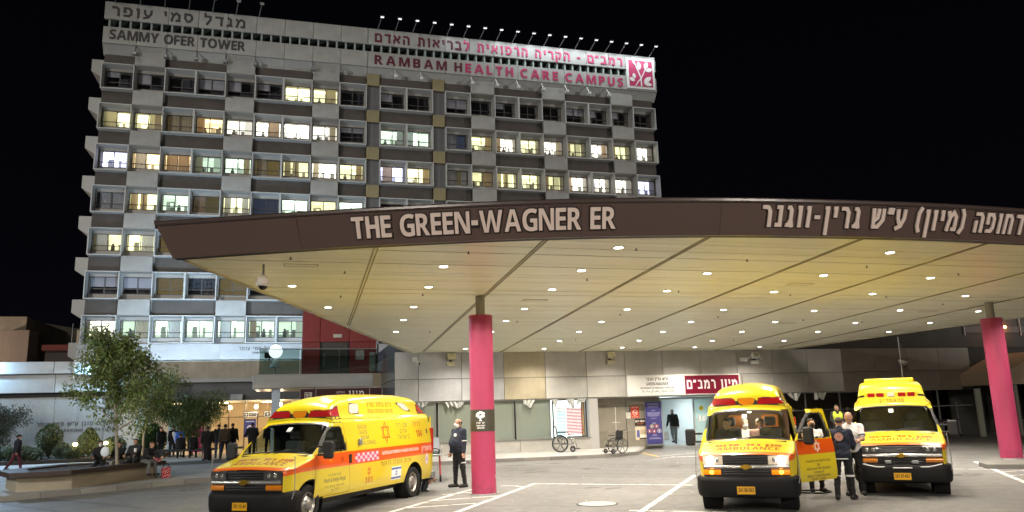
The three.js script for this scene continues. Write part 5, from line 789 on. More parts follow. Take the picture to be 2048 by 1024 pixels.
  // lens shapes on the cap
  const lens = A ? {
    red_lens: [(p) => Math.min(p.y - 1.975, 2.115 + .09 * Math.min(1, Math.max(0, (-.76 - p.x) / .26)) - p.y, Math.abs(p.z) - (.26 + .04 * (2.12 - p.y) / .15 * -1), p.x + 1.02, .72 - 0), redLens],
    amber_lens: [(p) => p.x > -1 ? convex([[.215, 2.115], [-.215, 2.115], [-.155, 1.965], [.155, 1.965]], .015)(p.z, p.y) : -1, amberLens],
    side_lamp: [(p) => Math.abs(p.z) > .4 ? Math.max(convex([[-1.43, 2.03], [-1.84, 2.03], [-1.9, 2.25], [-1.5, 2.25]], .015)(p.x, p.y), convex([[-3.6, 2.27], [-4.05, 2.27], [-4.38, 2.06], [-4.05, 2.06]], .015)(p.x, p.y)) : -1, clearLens],
    rear_lens: [(p) => p.x < -4.72 ? Math.min(p.y - 1.99, 2.22 - p.y, Math.abs(p.z) - .3) : -1, redLens],
  } : { rear_lens: [(p) => p.x < -4.9 ? Math.min(p.y - 2.0, 2.2 - p.y, Math.abs(p.z) - .3) : -1, redLens] };
  const fLens = (p) => Math.max(-1, ...Object.values(lens).map((l) => l[0](p)));
  const texL = sideTex(1, o), texR = sideTex(-1, o), hoodT = hoodTex(o.hood);
  const pm = (t) => new THREE.MeshPhysicalMaterial({ map: t, ...paintK });
  const mats = [yellow, pm(texL), pm(texR), pm(hoodT)];
  const uvOf = (p, k) => k === 1 ? [(SIDE.x1 - p.x) / 6.4, (p.y - SIDE.y0) / 2.22] : k === 2 ? [(p.x - SIDE.x0) / 6.4, (p.y - SIDE.y0) / 2.22] : k === 3 ? [(1.0 - p.z) / 2.0, (0.1 - p.x) / -0.85 * -1 + 1] : [0, 0];
  const pick = (a, b, c) => { const n = a.n.clone().add(b.n).add(c.n).normalize(), m = (a.p.x + b.p.x + c.p.x) / 3; return m > .1 && n.y > .55 ? 3 : Math.abs(n.z) > .45 ? (n.z < 0 ? 1 : 2) : 0; };
  const cut = (f, off, p2 = true) => clip(S, f, off, uvOf, p2 ? pick : null);
  part(van, 'body', cut((p) => Math.min(-fWs(p) - .001, -fWin(p), -arch(p), -capLine(p), -Math.max(-1, Math.min(fDoor(p) - .004, 1)), -hoodF(p)), 0), mats);
  part(van, 'hood', cut((p) => hoodF(p) - .006, .004), mats);
  part(van, 'roof_cap', cut((p) => Math.min(capLine(p) - .004, -fLens(p)), .006), mats);
  part(van, 'windshield', cut((p) => fWs(p) - .018, -.012, false), wsGlass);
  for (const q of [-1, 1]) for (const e of [0, 1]) part(van, 'windshield_gasket', cut((p) => Math.min(fWs(p) + .01, .026 - fWs(p), p.z * q, e ? -.22 - p.x : p.x + .22), .003, false), blackPl);
  part(van, 'cabin_lining', clip(S, (p) => Math.min(-fWs(p) - .012, -fWin(p) - .004, p.x + 1.6, .12 - p.x, -Math.max(-1, o.open ? fDoor(p) : -1)), -.03), mat(lin(.045, .047, .047), .8));
  for (const k in lens) for (const [sz, sx] of k === 'amber_lens' ? [[0, 0]] : k === 'side_lamp' ? [[-1, 1], [-1, -1], [1, 1], [1, -1]] : [[-1, 0], [1, 0]]) {
    const side = (p) => Math.min(sz ? p.z * sz : 1, sx ? (p.x + 2.7) * sx : 1), g = cut((p) => Math.min(lens[k][0](p) - .008, side(p)), .014, false); if (!g.attributes.position.count) continue;
    part(van, k, g, lens[k][1]); part(van, 'lens_gasket', cut((p) => Math.min(lens[k][0](p) + .012, .02 - lens[k][0](p), side(p)), .009, false), blackPl);
  }
  // left front door, closed or swung open about its front edge
  const door = new THREE.Group(); door.name = 'front_door'; van.add(door);
  const hx = .12, hz = -.985, D = (g) => g.translate(-hx, 0, -hz); door.position.set(hx, 0, hz); door.rotation.y = o.open ?? 0;
  part(door, 'door_skin', D(cut((p) => Math.min(fDoor(p) - .012, -fWin(p)), 0)), mats);
  part(door, 'pane', D(clip(S, (p) => p.z < 0 ? fWin(p) - .02 : -1, -.012)), o.open ? MT.glass : MT.tint);
  part(door, 'window_gasket', D(clip(S, (p) => p.z < 0 ? Math.min(fWin(p) + .012, .03 - fWin(p)) : -1, .003)), blackPl);
  if (o.open) part(door, 'door_lining', D(clip(S, (p) => Math.min(fDoor(p) - .02, -fWin(p)), -.05)), mat(lin(.2, .2, .2), .7));
  part(door, 'handle', D(rb(-1.21, 1.02, -1.015, -1.12, 1.2, -.985, .015)), blackPl);
  if (!o.open) part(van, 'right_pane', clip(S, (p) => p.z > 0 ? fWin(p) - .02 : -1, -.012), MT.tint);
  if (o.open) part(van, 'right_pane', clip(S, (p) => p.z > 0 ? fWin(p) - .02 : -1, -.012), MT.tint);
  // mirrors
  for (const s of [-1, 1]) { const host = s < 0 ? door : van, ox = s < 0 ? -hx : 0, oz = s < 0 ? -hz : 0; const m = part(host, 'mirror', rb(-.07 + ox, 1.18, s * 1.22 - .11 + oz, .05 + ox, 1.52, s * 1.22 + .11 + oz, .05, 3), blackPl); part(m, 'mirror_glass', bx(-.078 + ox, 1.22, s * 1.22 - .085 + oz, -.071 + ox, 1.48, s * 1.22 + .085 + oz), MT.chrome); part(host, 'mirror_arm', rod([ox, 1.26, s * .97 + oz], [ox, 1.26, s * 1.15 + oz], .022), blackPl); part(host, 'mirror_arm', rod([ox, 1.42, s * .95 + oz], [ox, 1.42, s * 1.15 + oz], .022), blackPl); }
  // nose: mask, grille, lights, bumper
  const mask = skin(2 * 20 + 1, 13, (i, j) => { const z = -.86 + 1.72 * i / 40, y = .6 + .435 * j / 12; return V(.935 + .045 * (1 - (z / .86) ** 2) - .012 * j / 12, y, z); });
  if (mask.N[200].x < 0) mask.N.forEach((n) => n.negate());
  part(van, 'front_mask', clip(mask, () => 1), blackPl);
  const barX = (z) => .955 + .045 * (1 - (z / .86) ** 2), arc = (y0, y1, z0, z1, d, off = 0) => { const n = 14, L = []; const sk = skin(n + 1, 5, (i, j) => { const z = z0 + (z1 - z0) * i / n, a = j / 4, bulge = d * Math.sin(PI * Math.min(1, Math.max(0, a * .9 + .05))); return V(barX(z) + off + bulge, y0 + (y1 - y0) * a, z); }); if (sk.N[7].x < 0) sk.N.forEach((q) => q.negate()); void L; return clip(sk, () => 1); };
  for (const y of [.9, .945, .99]) part(van, 'grille_bar', arc(y, y + .022, -.42, .42, .012, .004), mat(lin(.03, .03, .032), .3));
  for (const y of [.64, .685, .73]) part(van, 'grille_bar', arc(y, y + .02, -.45, .45, .01, .004), mat(lin(.025, .025, .027), .35));
  part(van, 'chrome_bar', arc(.795, .86, -.84, .84, .025, .006), mat(lin(.62, .62, .6), .25, { metalness: .75 }));
  const tie = ext([[-.115, -.022], [-.1, .022], [-.045, .022], [-.04, .045], [.05, .045], [.045, .022], [.115, .022], [.1, -.022], [.045, -.022], [.04, -.045], [-.05, -.045], [-.045, -.022]], .02, .006).rotateY(PI / 2).translate(1.035, .83, 0);
  part(van, 'emblem', tie, mat(lin(.62, .38, .05), .25, { metalness: .9 }));
  for (const s of [-1, 1]) {
    const z0 = s * .45, z1 = s * .85, a = Math.min(z0, z1), b = Math.max(z0, z1);
    const hl = part(van, 'headlight', arc(.87, 1.03, a, b, .02, .004), o.lit ? new THREE.MeshPhysicalMaterial({ color: lin(.3, .28, .25), roughness: .1, emissive: 0xffe2b8, emissiveIntensity: .5 }) : new THREE.MeshPhysicalMaterial({ color: lin(.06, .06, .058), roughness: .06, clearcoat: 1 }));
    for (const q of [.56, .7]) part(hl, 'bulb_lamp', sph(o.lit && q > .6 ? .082 : .045, [barX(s * q) + .014, .95, s * q], [.4, 1, 1], 18), o.lit && q > .6 ? emis(0xfff2dc, 50) : mat(lin(.7, .68, .64), .1, { metalness: .8 }));
    const ts = part(van, 'turn_signal', arc(.685, .775, s > 0 ? .5 : -.85, s > 0 ? .85 : -.5, .02, .004), o.lit ? new THREE.MeshPhysicalMaterial({ color: lin(.62, .2, .01), roughness: .15, emissive: 0xff8a10, emissiveIntensity: .8 }) : amberLens);
    if (o.lit) part(ts, 'bulb_lamp', sph(.035, [barX(s * .68) + .012, .73, s * .68], [.5, 1, 1.6], 12), emis(0xffa028, 14));
    if (o.lit) { const l = new THREE.SpotLight(0xfff0d8, 60, 0, .6, .8, 2); l.position.set(1.06, .95, s * .7); l.target.position.set(9, .2, s * .8); l.shadow.radius = 3; l.castShadow = true; van.add(l, l.target); }
  }
  // bumper swept round the nose
  const path = new THREE.CatmullRomCurve3([[.6, 0, -1.0], [.78, 0, -.985], [.95, 0, -.86], [1.035, 0, -.5], [1.05, 0, 0], [1.035, 0, .5], [.95, 0, .86], [.78, 0, .985], [.6, 0, 1.0]].map((q) => V(...q))), prof = [[-.2, .3], [-.02, .27], [.02, .31], [.035, .42], [.04, .56], [.02, .63], [-.04, .66], [-.2, .66]];
  const bs = skin(41, prof.length, (i, j) => { const q = path.getPoint(i / 40), t = path.getTangent(i / 40), n = V(t.z, 0, -t.x); return V(q.x + n.x * prof[j][0], prof[j][1], q.z + n.z * prof[j][0]); });
  if (bs.N[20 * prof.length + 3].x < 0) bs.N.forEach((n) => n.negate());
  part(van, 'bumper', clip(bs, () => 1), bumperM);
  if (!A) { for (const s of [-1, 0, 1]) part(van, 'bumper_tape', tube(s ? [[1.05, .6, s * .24], [1.07, .6, s * .5], [1.03, .62, s * .66], [.985, .655, s * .82]] : [[1.1, .58, -.2], [1.1, .58, .2]], .014, 6, 12), mat(lin(.7, .7, .7), .3)); for (const s of [-1, 1]) part(van, 'fog_lamp', [rb(1.0, .66, s * .28 - .07, 1.06, .73, s * .28 + .07, .015)], MT.alu); }
  sheet(van, 'number_plate', .34, .155, canvasTex(256, 116, (c, w, h) => { c.fillStyle = '#d9a21c'; c.fillRect(0, 0, w, h); c.strokeStyle = '#3a2a08'; c.lineWidth = 6; c.strokeRect(3, 3, w - 6, h - 6); c.fillStyle = '#2a1e08'; fitText(c, o.plate, w / 2, 78, 48, 210); }), blackPl, [1.1, .41, .02], [0, PI / 2, 0], .012, .35);
  for (const s of [-1, 1]) part(van, 'marker_rod', tube([[.86, .52, s * 1.0], [.82, .68, s * 1.03], [.8, .95, s * 1.02], [.79, 1.28, s * 1.0]], .009, 6, 12), MT.alu);
  // wipers, antenna, sticker
  for (const s of [-1, 1]) part(van, 'wiper', [tube([[.16, 1.25, s * .1 + .3], [.1, 1.31, s * .1], [.06, 1.36, s * .1 - .42]], .012, 5, 10)], blackPl);
  part(van, 'cowl', rb(.09, 1.2, -.82, .18, 1.262, .82, .02), blackPl);
  part(van, 'antenna', rod([-1.3, 2.38, A ? .1 : -.34], [-1.34, 2.62, A ? .1 : -.34], .008), MT.black); if (!A) part(van, 'long_antenna', rod([-1.4, 2.45, -.36], [-1.4, 3.5, -.36], .006), MT.alu);
  const ws = (x) => [x, 1.235 + (.13 - x) * .904 + .045, 0], ang = Math.atan2(.615, .68); const stq = part(van, 'windshield_sticker', bx(-.05, -.06, -.004, .05, .06, .004), MT.white); stq.position.set(-.4, 1.745, .05); stq.rotation.set(0, PI / 2, 0); stq.rotation.order = 'YXZ'; stq.rotation.set(-(PI / 2 - ang), PI / 2, 0); void ws;
  // cabin
  const cab = mat(lin(.05, .055, .055), .8), dash = mat(lin(.46, .52, .5), .75), seatM = mat(lin(.06, .06, .065), .8);
  part(van, 'dashboard', [rb(-.45, .75, -.84, .1, 1.2, .84, .06, 2), rb(-.35, 1.1, -.62, -.02, 1.25, -.2, .05, 2), rb(-.2, 1.16, .1, .0, 1.2, .5, .02, 2)], dash);
  part(van, 'steering_wheel', new THREE.TorusGeometry(.19, .017, 8, 24).rotateY(PI / 2).rotateZ(.45).translate(-.52, 1.2, -.42), MT.black);
  for (const s of [-1, 1]) part(van, 'seat', [rb(-1.15, .7, s * .45 - .26, -.6, .86, s * .45 + .26, .05), rb(-1.24, .84, s * .45 - .25, -1.08, 1.5, s * .45 + .25, .06), rb(-1.22, 1.52, s * .45 - .13, -1.1, 1.72, s * .45 + .13, .05)], o.lit && s > 0 ? seatM : seatM);
  part(van, 'cabin_floor', [bx(-5.2, .4, -.9, .5, .5, .9), bx(-5.25, .5, -.85, -5.2, 1.9, .85)], cab);
  part(van, 'partition', o.lit ? [bx(-2.2, .5, -.84, -2.16, 1.85, .84)] : [bx(-1.5, .5, -.84, -1.46, 1.88, .84)], o.lit ? mat(lin(.16, .11, .085), .7) : cab);
  part(van, 'headliner', bx(o.lit ? -2.2 : -1.5, 1.84, -.7, -.62, 1.88, .7), mat(lin(.3, .3, .28), .8));
  if (o.lit) { for (const z of [-.42, .36]) part(van, 'rear_seat', rb(-2.12, .9, z - .2, -1.98, 1.75, z + .2, .05), mat(lin(.6, .2, .05), .6)); const pl = new THREE.PointLight(0xffe8d0, 3); pl.position.set(-1.3, 1.78, .0); pl.shadow.radius = 6; pl.castShadow = true; const b = part(van, 'cabin_lamp', sph(.05, [-1.3, 1.82, 0], [1.6, .4, 1]), emis(0xfff0dc, 6)); b.add(pl); }
  // underbody and wheel wells
  part(van, 'underbody', bx(-5.2, .28, -.72, .86, .46, .72), MT.black); part(van, 'engine_bay', bx(-.3, .462, -.6, .8, .98, .6), MT.black); part(van, 'rear_well_box', bx(-4.7, .462, -.6, -3.6, .9, .6), MT.black);
  for (const xw of [.25, -4.15]) for (const s of [-1, 1]) part(van, 'wheel_well', new THREE.CylinderGeometry(.475, .475, .34, 24, 1, true, PI * .0, PI * 2).rotateX(PI / 2).translate(xw, .4, s * .78), mat(0x060606, .9, { side: THREE.DoubleSide }));
  for (const xw of [.25, -4.15]) for (const s of [-1, 1]) {
    const w = new THREE.Group(); w.name = 'wheel'; w.position.set(xw, .36, s * .84); if (s > 0) w.rotation.y = PI; van.add(w);
    const L = (pts) => new THREE.LatheGeometry(pts.map((q) => new THREE.Vector2(...q)), 36).rotateX(PI / 2);
    part(w, 'tyre', L([[.24, .11], [.33, .125], [.352, .1], [.36, .05], [.36, -.05], [.352, -.1], [.33, -.125], [.24, -.11]]), MT.rubber);
    part(w, 'rim', L([[.24, .1], [.235, -.09], [.215, -.1], [.2, -.05], [.15, -.035], [.13, -.09], [.08, -.1], [.075, -.13], [.001, -.14]]), mat(lin(.4, .39, .37), .35, { metalness: .8, side: THREE.DoubleSide }));
    [...Array(8)].forEach((_, k) => { const b = part(w, 'hub_bolt', boltG, MT.steel); b.position.set(Math.cos(k * PI / 4) * .105, Math.sin(k * PI / 4) * .105, -.1); });
    [...Array(8)].forEach((_, k) => { const b = part(w, 'rim_hole', holeG, MT.black); b.position.set(Math.cos(k * PI / 4 + .39) * .175, Math.sin(k * PI / 4 + .39) * .175, -.045); });
  }
  // rear
  part(van, 'rear_panel', [bx(-5.3, .42, -.88, -5.27, 1.9, .88)], yellow); for (const s of [-1, 1]) part(van, 'tail_lamp', rb(-5.32, 1.02, s * .9 - .06, -5.24, 1.62, s * .9 + .06, .02), redLens);
  part(van, 'rear_bumper', rb(-5.45, .34, -.95, -5.24, .52, .95, .03), MT.alu); part(van, 'rear_camera', rb(-1.62, 1.36, -1.02, -1.52, 1.5, -.955, .02), MT.alu);
  if (!A) { // stepped roof box, front lenses in a recess, lettering
    part(van, 'roof_box', rb(-2.6, 2.36, -.58, -.92, 2.5, .58, .05, 3), yellow);
    part(van, 'lens_surround', rb(-.72, 2.03, -.62, -.655, 2.19, .62, .03, 3), yellow);
    for (const [z, m, w2] of [[.46, redLens, .085], [.25, redLens, .085], [0, clearLens, .08], [-.25, redLens, .085], [-.46, redLens, .085]]) part(van, m === clearLens ? 'clear_lens' : 'red_lens', rb(-.67, 2.065, z - w2, -.635, 2.155, z + w2, .012, 2), m);
    const L = heb('פראמדיק', .2), k = .56 / L.width; part(van, 'lettering', G(L.filter((l) => l.strokes.length).map((l) => hebGeo(l.strokes, .085, k, .006, .14).translate(l.x * k - .28, 0, 0))).rotateY(PI / 2).translate(-.618, 1.935, 0), mat(lin(.25, .2, .02), .5));
  }
  // the body is a little narrower than drawn above
  van.traverse((q) => { if (q !== van) q.position.z *= .925; if (q.isMesh && !narrowed.has(q.geometry)) { narrowed.add(q.geometry); q.geometry.scale(1, 1, .925); } if (q.target) q.target.position.z *= 1; });
  return van;
}
const near = makeAmbulance({ type: 'A', p: [-.23, -16.6, -2.17], num: '104', plate: '701.15-40', label: 'yellow ambulance with orange stripe seen from its side, parked left of the pink pillar', hood: '' });
near.scale.x = 1.03;
makeAmbulance({ type: 'A', p: [8.88, -14.22, -2.2], num: '296', hood: '296', plate: '261.86-502', lit: true, open: -.62, label: 'yellow ambulance with headlights on and its front door open, in the middle' });
makeAmbulance({ type: 'B', p: [13.1, -14.88, -2.26], num: '190', hood: '', plate: '267.87-602', label: 'yellow ambulance with tall stepped roof and dark headlights, rightmost of the three' });
// ================= people =================
// naive surface nets of a signed distance field
function nets(f, lo, hi, h) {
  const nx = Math.ceil((hi[0] - lo[0]) / h) + 2, ny = Math.ceil((hi[1] - lo[1]) / h) + 2, nz = Math.ceil((hi[2] - lo[2]) / h) + 2, F = new Float32Array(nx * ny * nz), id = (i, j, k) => (k * ny + j) * nx + i;
  for (let k = 0; k < nz; k++) for (let j = 0; j < ny; j++) for (let i = 0; i < nx; i++) F[id(i, j, k)] = f(lo[0] + (i - .5) * h, lo[1] + (j - .5) * h, lo[2] + (k - .5) * h);
  const map = new Int32Array(nx * ny * nz).fill(-1), pos = [], idx = [];
  const E = [[0, 1], [2, 3], [4, 5], [6, 7], [0, 2], [1, 3], [4, 6], [5, 7], [0, 4], [1, 5], [2, 6], [3, 7]];
  for (let k = 0; k < nz - 1; k++) for (let j = 0; j < ny - 1; j++) for (let i = 0; i < nx - 1; i++) {
    const v = []; let m = 0; for (let c = 0; c < 8; c++) { const q = F[id(i + (c & 1), j + ((c >> 1) & 1), k + (c >> 2))]; v.push(q); if (q < 0) m |= 1 << c; }
    if (m === 0 || m === 255) continue; let x = 0, y = 0, z = 0, n = 0;
    for (const [a, b] of E) if ((v[a] < 0) !== (v[b] < 0)) { const t = v[a] / (v[a] - v[b]); x += (a & 1) + t * ((b & 1) - (a & 1)); y += ((a >> 1) & 1) + t * (((b >> 1) & 1) - ((a >> 1) & 1)); z += (a >> 2) + t * ((b >> 2) - (a >> 2)); n++; }
    map[id(i, j, k)] = pos.length / 3; pos.push(lo[0] + (i - .5 + x / n) * h, lo[1] + (j - .5 + y / n) * h, lo[2] + (k - .5 + z / n) * h);
  }
  const quad = (a, b, c, d, flip) => { if (a < 0 || b < 0 || c < 0 || d < 0) return; flip ? idx.push(a, c, b, a, d, c) : idx.push(a, b, c, a, c, d); };
  for (let k = 1; k < nz - 1; k++) for (let j = 1; j < ny - 1; j++) for (let i = 1; i < nx - 1; i++) {
    const s = F[id(i, j, k)] < 0;
    if (s !== F[id(i + 1, j, k)] < 0) quad(map[id(i, j - 1, k - 1)], map[id(i, j, k - 1)], map[id(i, j, k)], map[id(i, j - 1, k)], !s);
    if (s !== F[id(i, j + 1, k)] < 0) quad(map[id(i - 1, j, k - 1)], map[id(i - 1, j, k)], map[id(i, j, k)], map[id(i, j, k - 1)], !s);
    if (s !== F[id(i, j, k + 1)] < 0) quad(map[id(i - 1, j - 1, k)], map[id(i, j - 1, k)], map[id(i, j, k)], map[id(i - 1, j, k)], !s);
  }
  const g = new THREE.BufferGeometry(); g.setAttribute('position', new THREE.Float32BufferAttribute(pos, 3)); g.setIndex(idx); g.computeVertexNormals(); return g;
}
const cap = (a, b, ra, rb_ = ra) => { const bx0 = b.x - a.x, by = b.y - a.y, bz = b.z - a.z, L = bx0 * bx0 + by * by + bz * bz + 1e-9; const f = (x, y, z) => { const px = x - a.x, py = y - a.y, pz = z - a.z; let t = (px * bx0 + py * by + pz * bz) / L; t = t < 0 ? 0 : t > 1 ? 1 : t; const dx = px - bx0 * t, dy = py - by * t, dz = pz - bz * t; return Math.sqrt(dx * dx + dy * dy + dz * dz) - ra - (rb_ - ra) * t; }; f.box = [a, b, Math.max(ra, rb_)]; return f; };
const smin = (a, b, k) => { const h = Math.max(k - Math.abs(a - b), 0) / k; return Math.min(a, b) - h * h * k * .25; };
const uni = (list, k) => (x, y, z) => { let d = list[0](x, y, z); for (let i = 1; i < list.length; i++) d = smin(d, list[i](x, y, z), k); return d; };
const bounds = (list, pad) => { const lo = [9, 9, 9], hi = [-9, -9, -9]; for (const f of list) for (const q of [f.box[0], f.box[1]]) ['x', 'y', 'z'].forEach((c, i) => { lo[i] = Math.min(lo[i], q[c] - f.box[2] - pad); hi[i] = Math.max(hi[i], q[c] + f.box[2] + pad); }); return [lo, hi]; };
const SKIN = mat(lin(.42, .23, .15), .55), SKIN2 = mat(lin(.3, .15, .09), .55), clothCache = {};
const cloth = (r, g, b, k = .9) => clothCache[[r, g, b, k]] ??= mat(lin(r, g, b), k, bump(T.fabric, 14, .0015));
const dirV = (p, out, sg) => V(sg * Math.sin(out), -Math.cos(out) * Math.cos(p), Math.cos(out) * Math.sin(p));
function person(o) {
  const s = (o.h ?? 1.75) / 1.75, near = o.near, big = o.near ? .014 : .022, S = (x) => x * s;
  const w = o.wide ?? 1, hip = V(0, 0, 0), lean = o.lean ?? 0, legs = o.legs ?? [[.05, .05, .08], [-.05, .05, .08]], arms = o.arms ?? [[.05, .12, .2], [.05, .12, .2]];
  const rot = (v) => v.clone().applyAxisAngle(V(1, 0, 0), lean).applyAxisAngle(V(0, 0, 1), o.tilt ?? 0);
  const up = (x, y, z) => rot(V(S(x), S(y), S(z))).add(hip);
  const J = { chest: up(0, .4, .0), neck: up(0, .53, -.005), sh: [up(-.185 * w, .465, 0), up(.185 * w, .465, 0)], hipj: [V(-S(.095), -S(.02), 0), V(S(.095), -S(.02), 0)] };
  J.knee = []; J.ank = []; J.toe = []; J.heel = []; J.elb = []; J.wri = [];
  for (const i of [0, 1]) { const sg = i ? 1 : -1, [p, out, kn, yaw = 0] = legs[i]; J.knee[i] = J.hipj[i].clone().addScaledVector(dirV(p, out, sg), S(.43)); J.ank[i] = J.knee[i].clone().addScaledVector(dirV(p - kn, out * .4 + yaw, sg), S(.41)); const fd = V(sg * .18, 0, 1).normalize(), tip = o.seat ? 0 : Math.min(.6, Math.max(0, kn - .35 - Math.max(0, p))); J.heel[i] = J.ank[i].clone().add(V(0, -S(.045), 0)).addScaledVector(fd, -S(.04)); J.toe[i] = J.heel[i].clone().addScaledVector(fd, S(.2)).add(V(0, -S(.2) * Math.sin(tip), 0)); }
  for (const i of [0, 1]) { const sg = i ? 1 : -1, [p, out, el, inw = 0] = arms[i]; J.elb[i] = J.sh[i].clone().addScaledVector(dirV(p, out, sg), S(.285)); J.wri[i] = J.elb[i].clone().addScaledVector(dirV(p + el, out - inw, sg), S(.25)); }
  // stand on the ground, or sit at the given height
  const low = Math.min(...J.heel.map((v) => v.y), ...J.toe.map((v) => v.y)) - S(.04), dy = o.seat !== undefined ? o.seat + S(.1) : -low;
  const seen = new Set(), shift = (v) => { if (v.isVector3) { if (!seen.has(v)) { seen.add(v); v.y += dy; } } else v.forEach(shift); }; Object.values(J).forEach(shift); hip.y += dy;
  const upd = (x, y, z) => rot(V(S(x), S(y), S(z))).add(hip);
  const t = thing('person', o.label, 'person', o.p, o.ry, o.group);
  const sk = o.skin ?? SKIN, bel = o.belly ?? 0;
  const torso = (e) => [cap(V(-S(.07), hip.y, 0), V(S(.07), hip.y, 0), S(.105 * w) + e), cap(upd(-.05, .16, .01 + bel * .5), upd(.05, .16, .01 + bel * .5), S(.108 * w + bel) + e), cap(upd(-.085 * w, .33, .01), upd(.085 * w, .33, .01), S(.105 * w) + e), cap(upd(-.13 * w, .44, -.01), upd(.13 * w, .44, -.01), S(.066) + e)];
  const arm = (i, e) => [cap(J.sh[i], J.elb[i], S(.05 * w) + e, S(.04) + e), cap(J.elb[i], J.wri[i], S(.04) + e, S(.028) + e)];
  const leg = (i, e) => [cap(J.hipj[i], J.knee[i], S(.083 * w) + e, S(.056) + e), cap(J.knee[i], J.ank[i], S(.056) + e, S(.038) + e)];
  const foot = (i, e) => [cap(J.heel[i], J.toe[i], S(.04) + e, S(.034) + e)];
  // body, head and hands are one surface
  const hy = o.head?.[0] ?? 0, hpch = (o.head?.[1] ?? 0) + lean * .7, HC = J.neck.clone().add(V(0, S(.135), S(.025)).applyAxisAngle(V(1, 0, 0), hpch * .6)), HQ = new THREE.Quaternion().setFromEuler(new THREE.Euler(hpch, hy, 0, 'YXZ')), HI = HQ.clone().invert(), tmp = V(0, 0, 0);
  const local = (f) => { const g = (x, y, z) => { tmp.set(x - HC.x, y - HC.y, z - HC.z).applyQuaternion(HI).divideScalar(s); return f(tmp.x, tmp.y, tmp.z) * s; }; g.box = [HC, HC, S(.19)]; return g; };
  const ell = (cx, cy, cz, rx, ry, rz) => (x, y, z) => { const a = (x - cx) / rx, b = (y - cy) / ry, c = (z - cz) / rz, k = Math.sqrt(a * a + b * b + c * c); return (k - 1) * Math.min(rx, ry, rz); };
  const cran = ell(0, .03, -.012, .075, .088, .095), jaw = ell(0, -.045, .022, .058, .07, .07), nose = cap(V(0, .018, .085), V(0, -.018, .105), .009, .014), brow = cap(V(-.035, .03, .077), V(.035, .03, .077), .012), earL = ell(-.078, -.004, -.01, .012, .032, .022), earR = ell(.078, -.004, -.01, .012, .032, .022), socket = (x, y, z) => Math.min(Math.hypot(x - .032, y - .008, z - .098), Math.hypot(x + .032, y - .008, z - .098)) - .019, lips = cap(V(-.02, -.055, .088), V(.02, -.055, .088), .009);
  const headF = (x, y, z) => { let d = smin(cran(x, y, z), jaw(x, y, z), .04); d = smin(d, brow(x, y, z), .02); d = Math.max(d, -socket(x, y, z)); d = smin(d, nose(x, y, z), .012); d = smin(d, lips(x, y, z), .008); return Math.min(d, earL(x, y, z), earR(x, y, z)); };
  const headW = local(headF), neck = cap(J.neck.clone().addScaledVector(rot(V(0, 1, 0)), -S(.05)), HC.clone().add(V(0, -S(.03), -S(.01))), S(.056), S(.052));
  const parts = [...torso(0), ...arm(0, 0), ...arm(1, 0), ...leg(0, 0), ...leg(1, 0), ...foot(0, 0), ...foot(1, 0), neck];
  const geos = [nets(uni(parts, S(.035)), ...bounds(parts, .02), big * 1.15)];
  geos.push(nets((x, y, z) => smin(headW(x, y, z), neck(x, y, z), S(.02)), ...bounds([headW, neck], .0), near ? .008 : .013));
  for (const i of [0, 1]) { // hand: palm, four fingers, thumb
    const d = J.wri[i].clone().sub(J.elb[i]).normalize(), sg = i ? 1 : -1, side = V(0, 0, 1).addScaledVector(d, -d.z).normalize(); if (side.lengthSq() < .1) side.set(sg, 0, 0); const nrm = d.clone().cross(side).normalize().multiplyScalar(i ? 1 : -1), grip = o.grip?.[i] ?? .35, pt = (a, b, c) => J.wri[i].clone().addScaledVector(d, S(a)).addScaledVector(side, S(b)).addScaledVector(nrm, S(c)), fr = near ? .009 : .0115;
    const H = [cap(J.wri[i], pt(.03, 0, 0), S(.026), S(.03)), cap(pt(.03, -.022, 0), pt(.075, -.028, 0), S(.017)), cap(pt(.03, .0, 0), pt(.08, 0, 0), S(.017)), cap(pt(.03, .022, 0), pt(.075, .026, 0), S(.017))];
    const fing = [[-.032, .045], [-.011, .055], [.011, .06], [.032, .052]].flatMap(([b, l]) => { const k0 = pt(.085, b, 0), k1 = pt(.085 + l * .62 * Math.cos(grip), b, -l * .62 * Math.sin(grip)), k2 = pt(.085 + l * .62 * Math.cos(grip) + l * .6 * Math.cos(grip * 2.4), b, -l * .62 * Math.sin(grip) - l * .6 * Math.sin(grip * 2.4)); return [cap(k0, k1, S(fr), S(fr * .95)), cap(k1, k2, S(fr * .95), S(fr * .8))]; });
    const th = [cap(pt(.025, .025, -.005), pt(.06, .055, -.015), S(.014), S(.011)), cap(pt(.06, .055, -.015), pt(.09, .05, -.035), S(.011), S(.009))], palm = uni(H, S(.015)), ff = uni([...fing, ...th], S(.003));
    geos.push(nets((x, y, z) => smin(palm(x, y, z), ff(x, y, z), S(.006)), ...bounds([...H, ...fing, ...th], .006), near ? .0055 : .0095));
  }
  part(t, 'body', G(geos), sk);
  const wr = (x, y, z) => .005 * Math.sin(x * 31 + y * 17) * Math.sin(y * 37 + z * 23) + .003 * Math.sin(y * 71 + x * 40);
  // trousers or skirt
  if (o.robe) { const q = [cap(V(0, hip.y + S(.1), 0), V(0, S(.18), 0), S(.15 * w), S(.24)), cap(V(-S(.06), hip.y, 0), V(S(.06), hip.y, 0), S(.15 * w))]; part(t, 'robe', nets((x, y, z) => Math.max(uni(q, .05)(x, y, z) + wr(x, y, z) * 2, S(.06) - y, y - hip.y - S(.2)), ...bounds(q, .02), big), o.trousers); }
  else { const q = [...torso(.012).slice(0, 1), ...leg(0, .016), ...leg(1, .016)], F = uni(q, S(.03)); part(t, 'trousers', nets((x, y, z) => Math.max(F(x, y, z) + wr(x, y, z), y - hip.y - S(.13)), ...bounds(q, .03), big), o.trousers); }
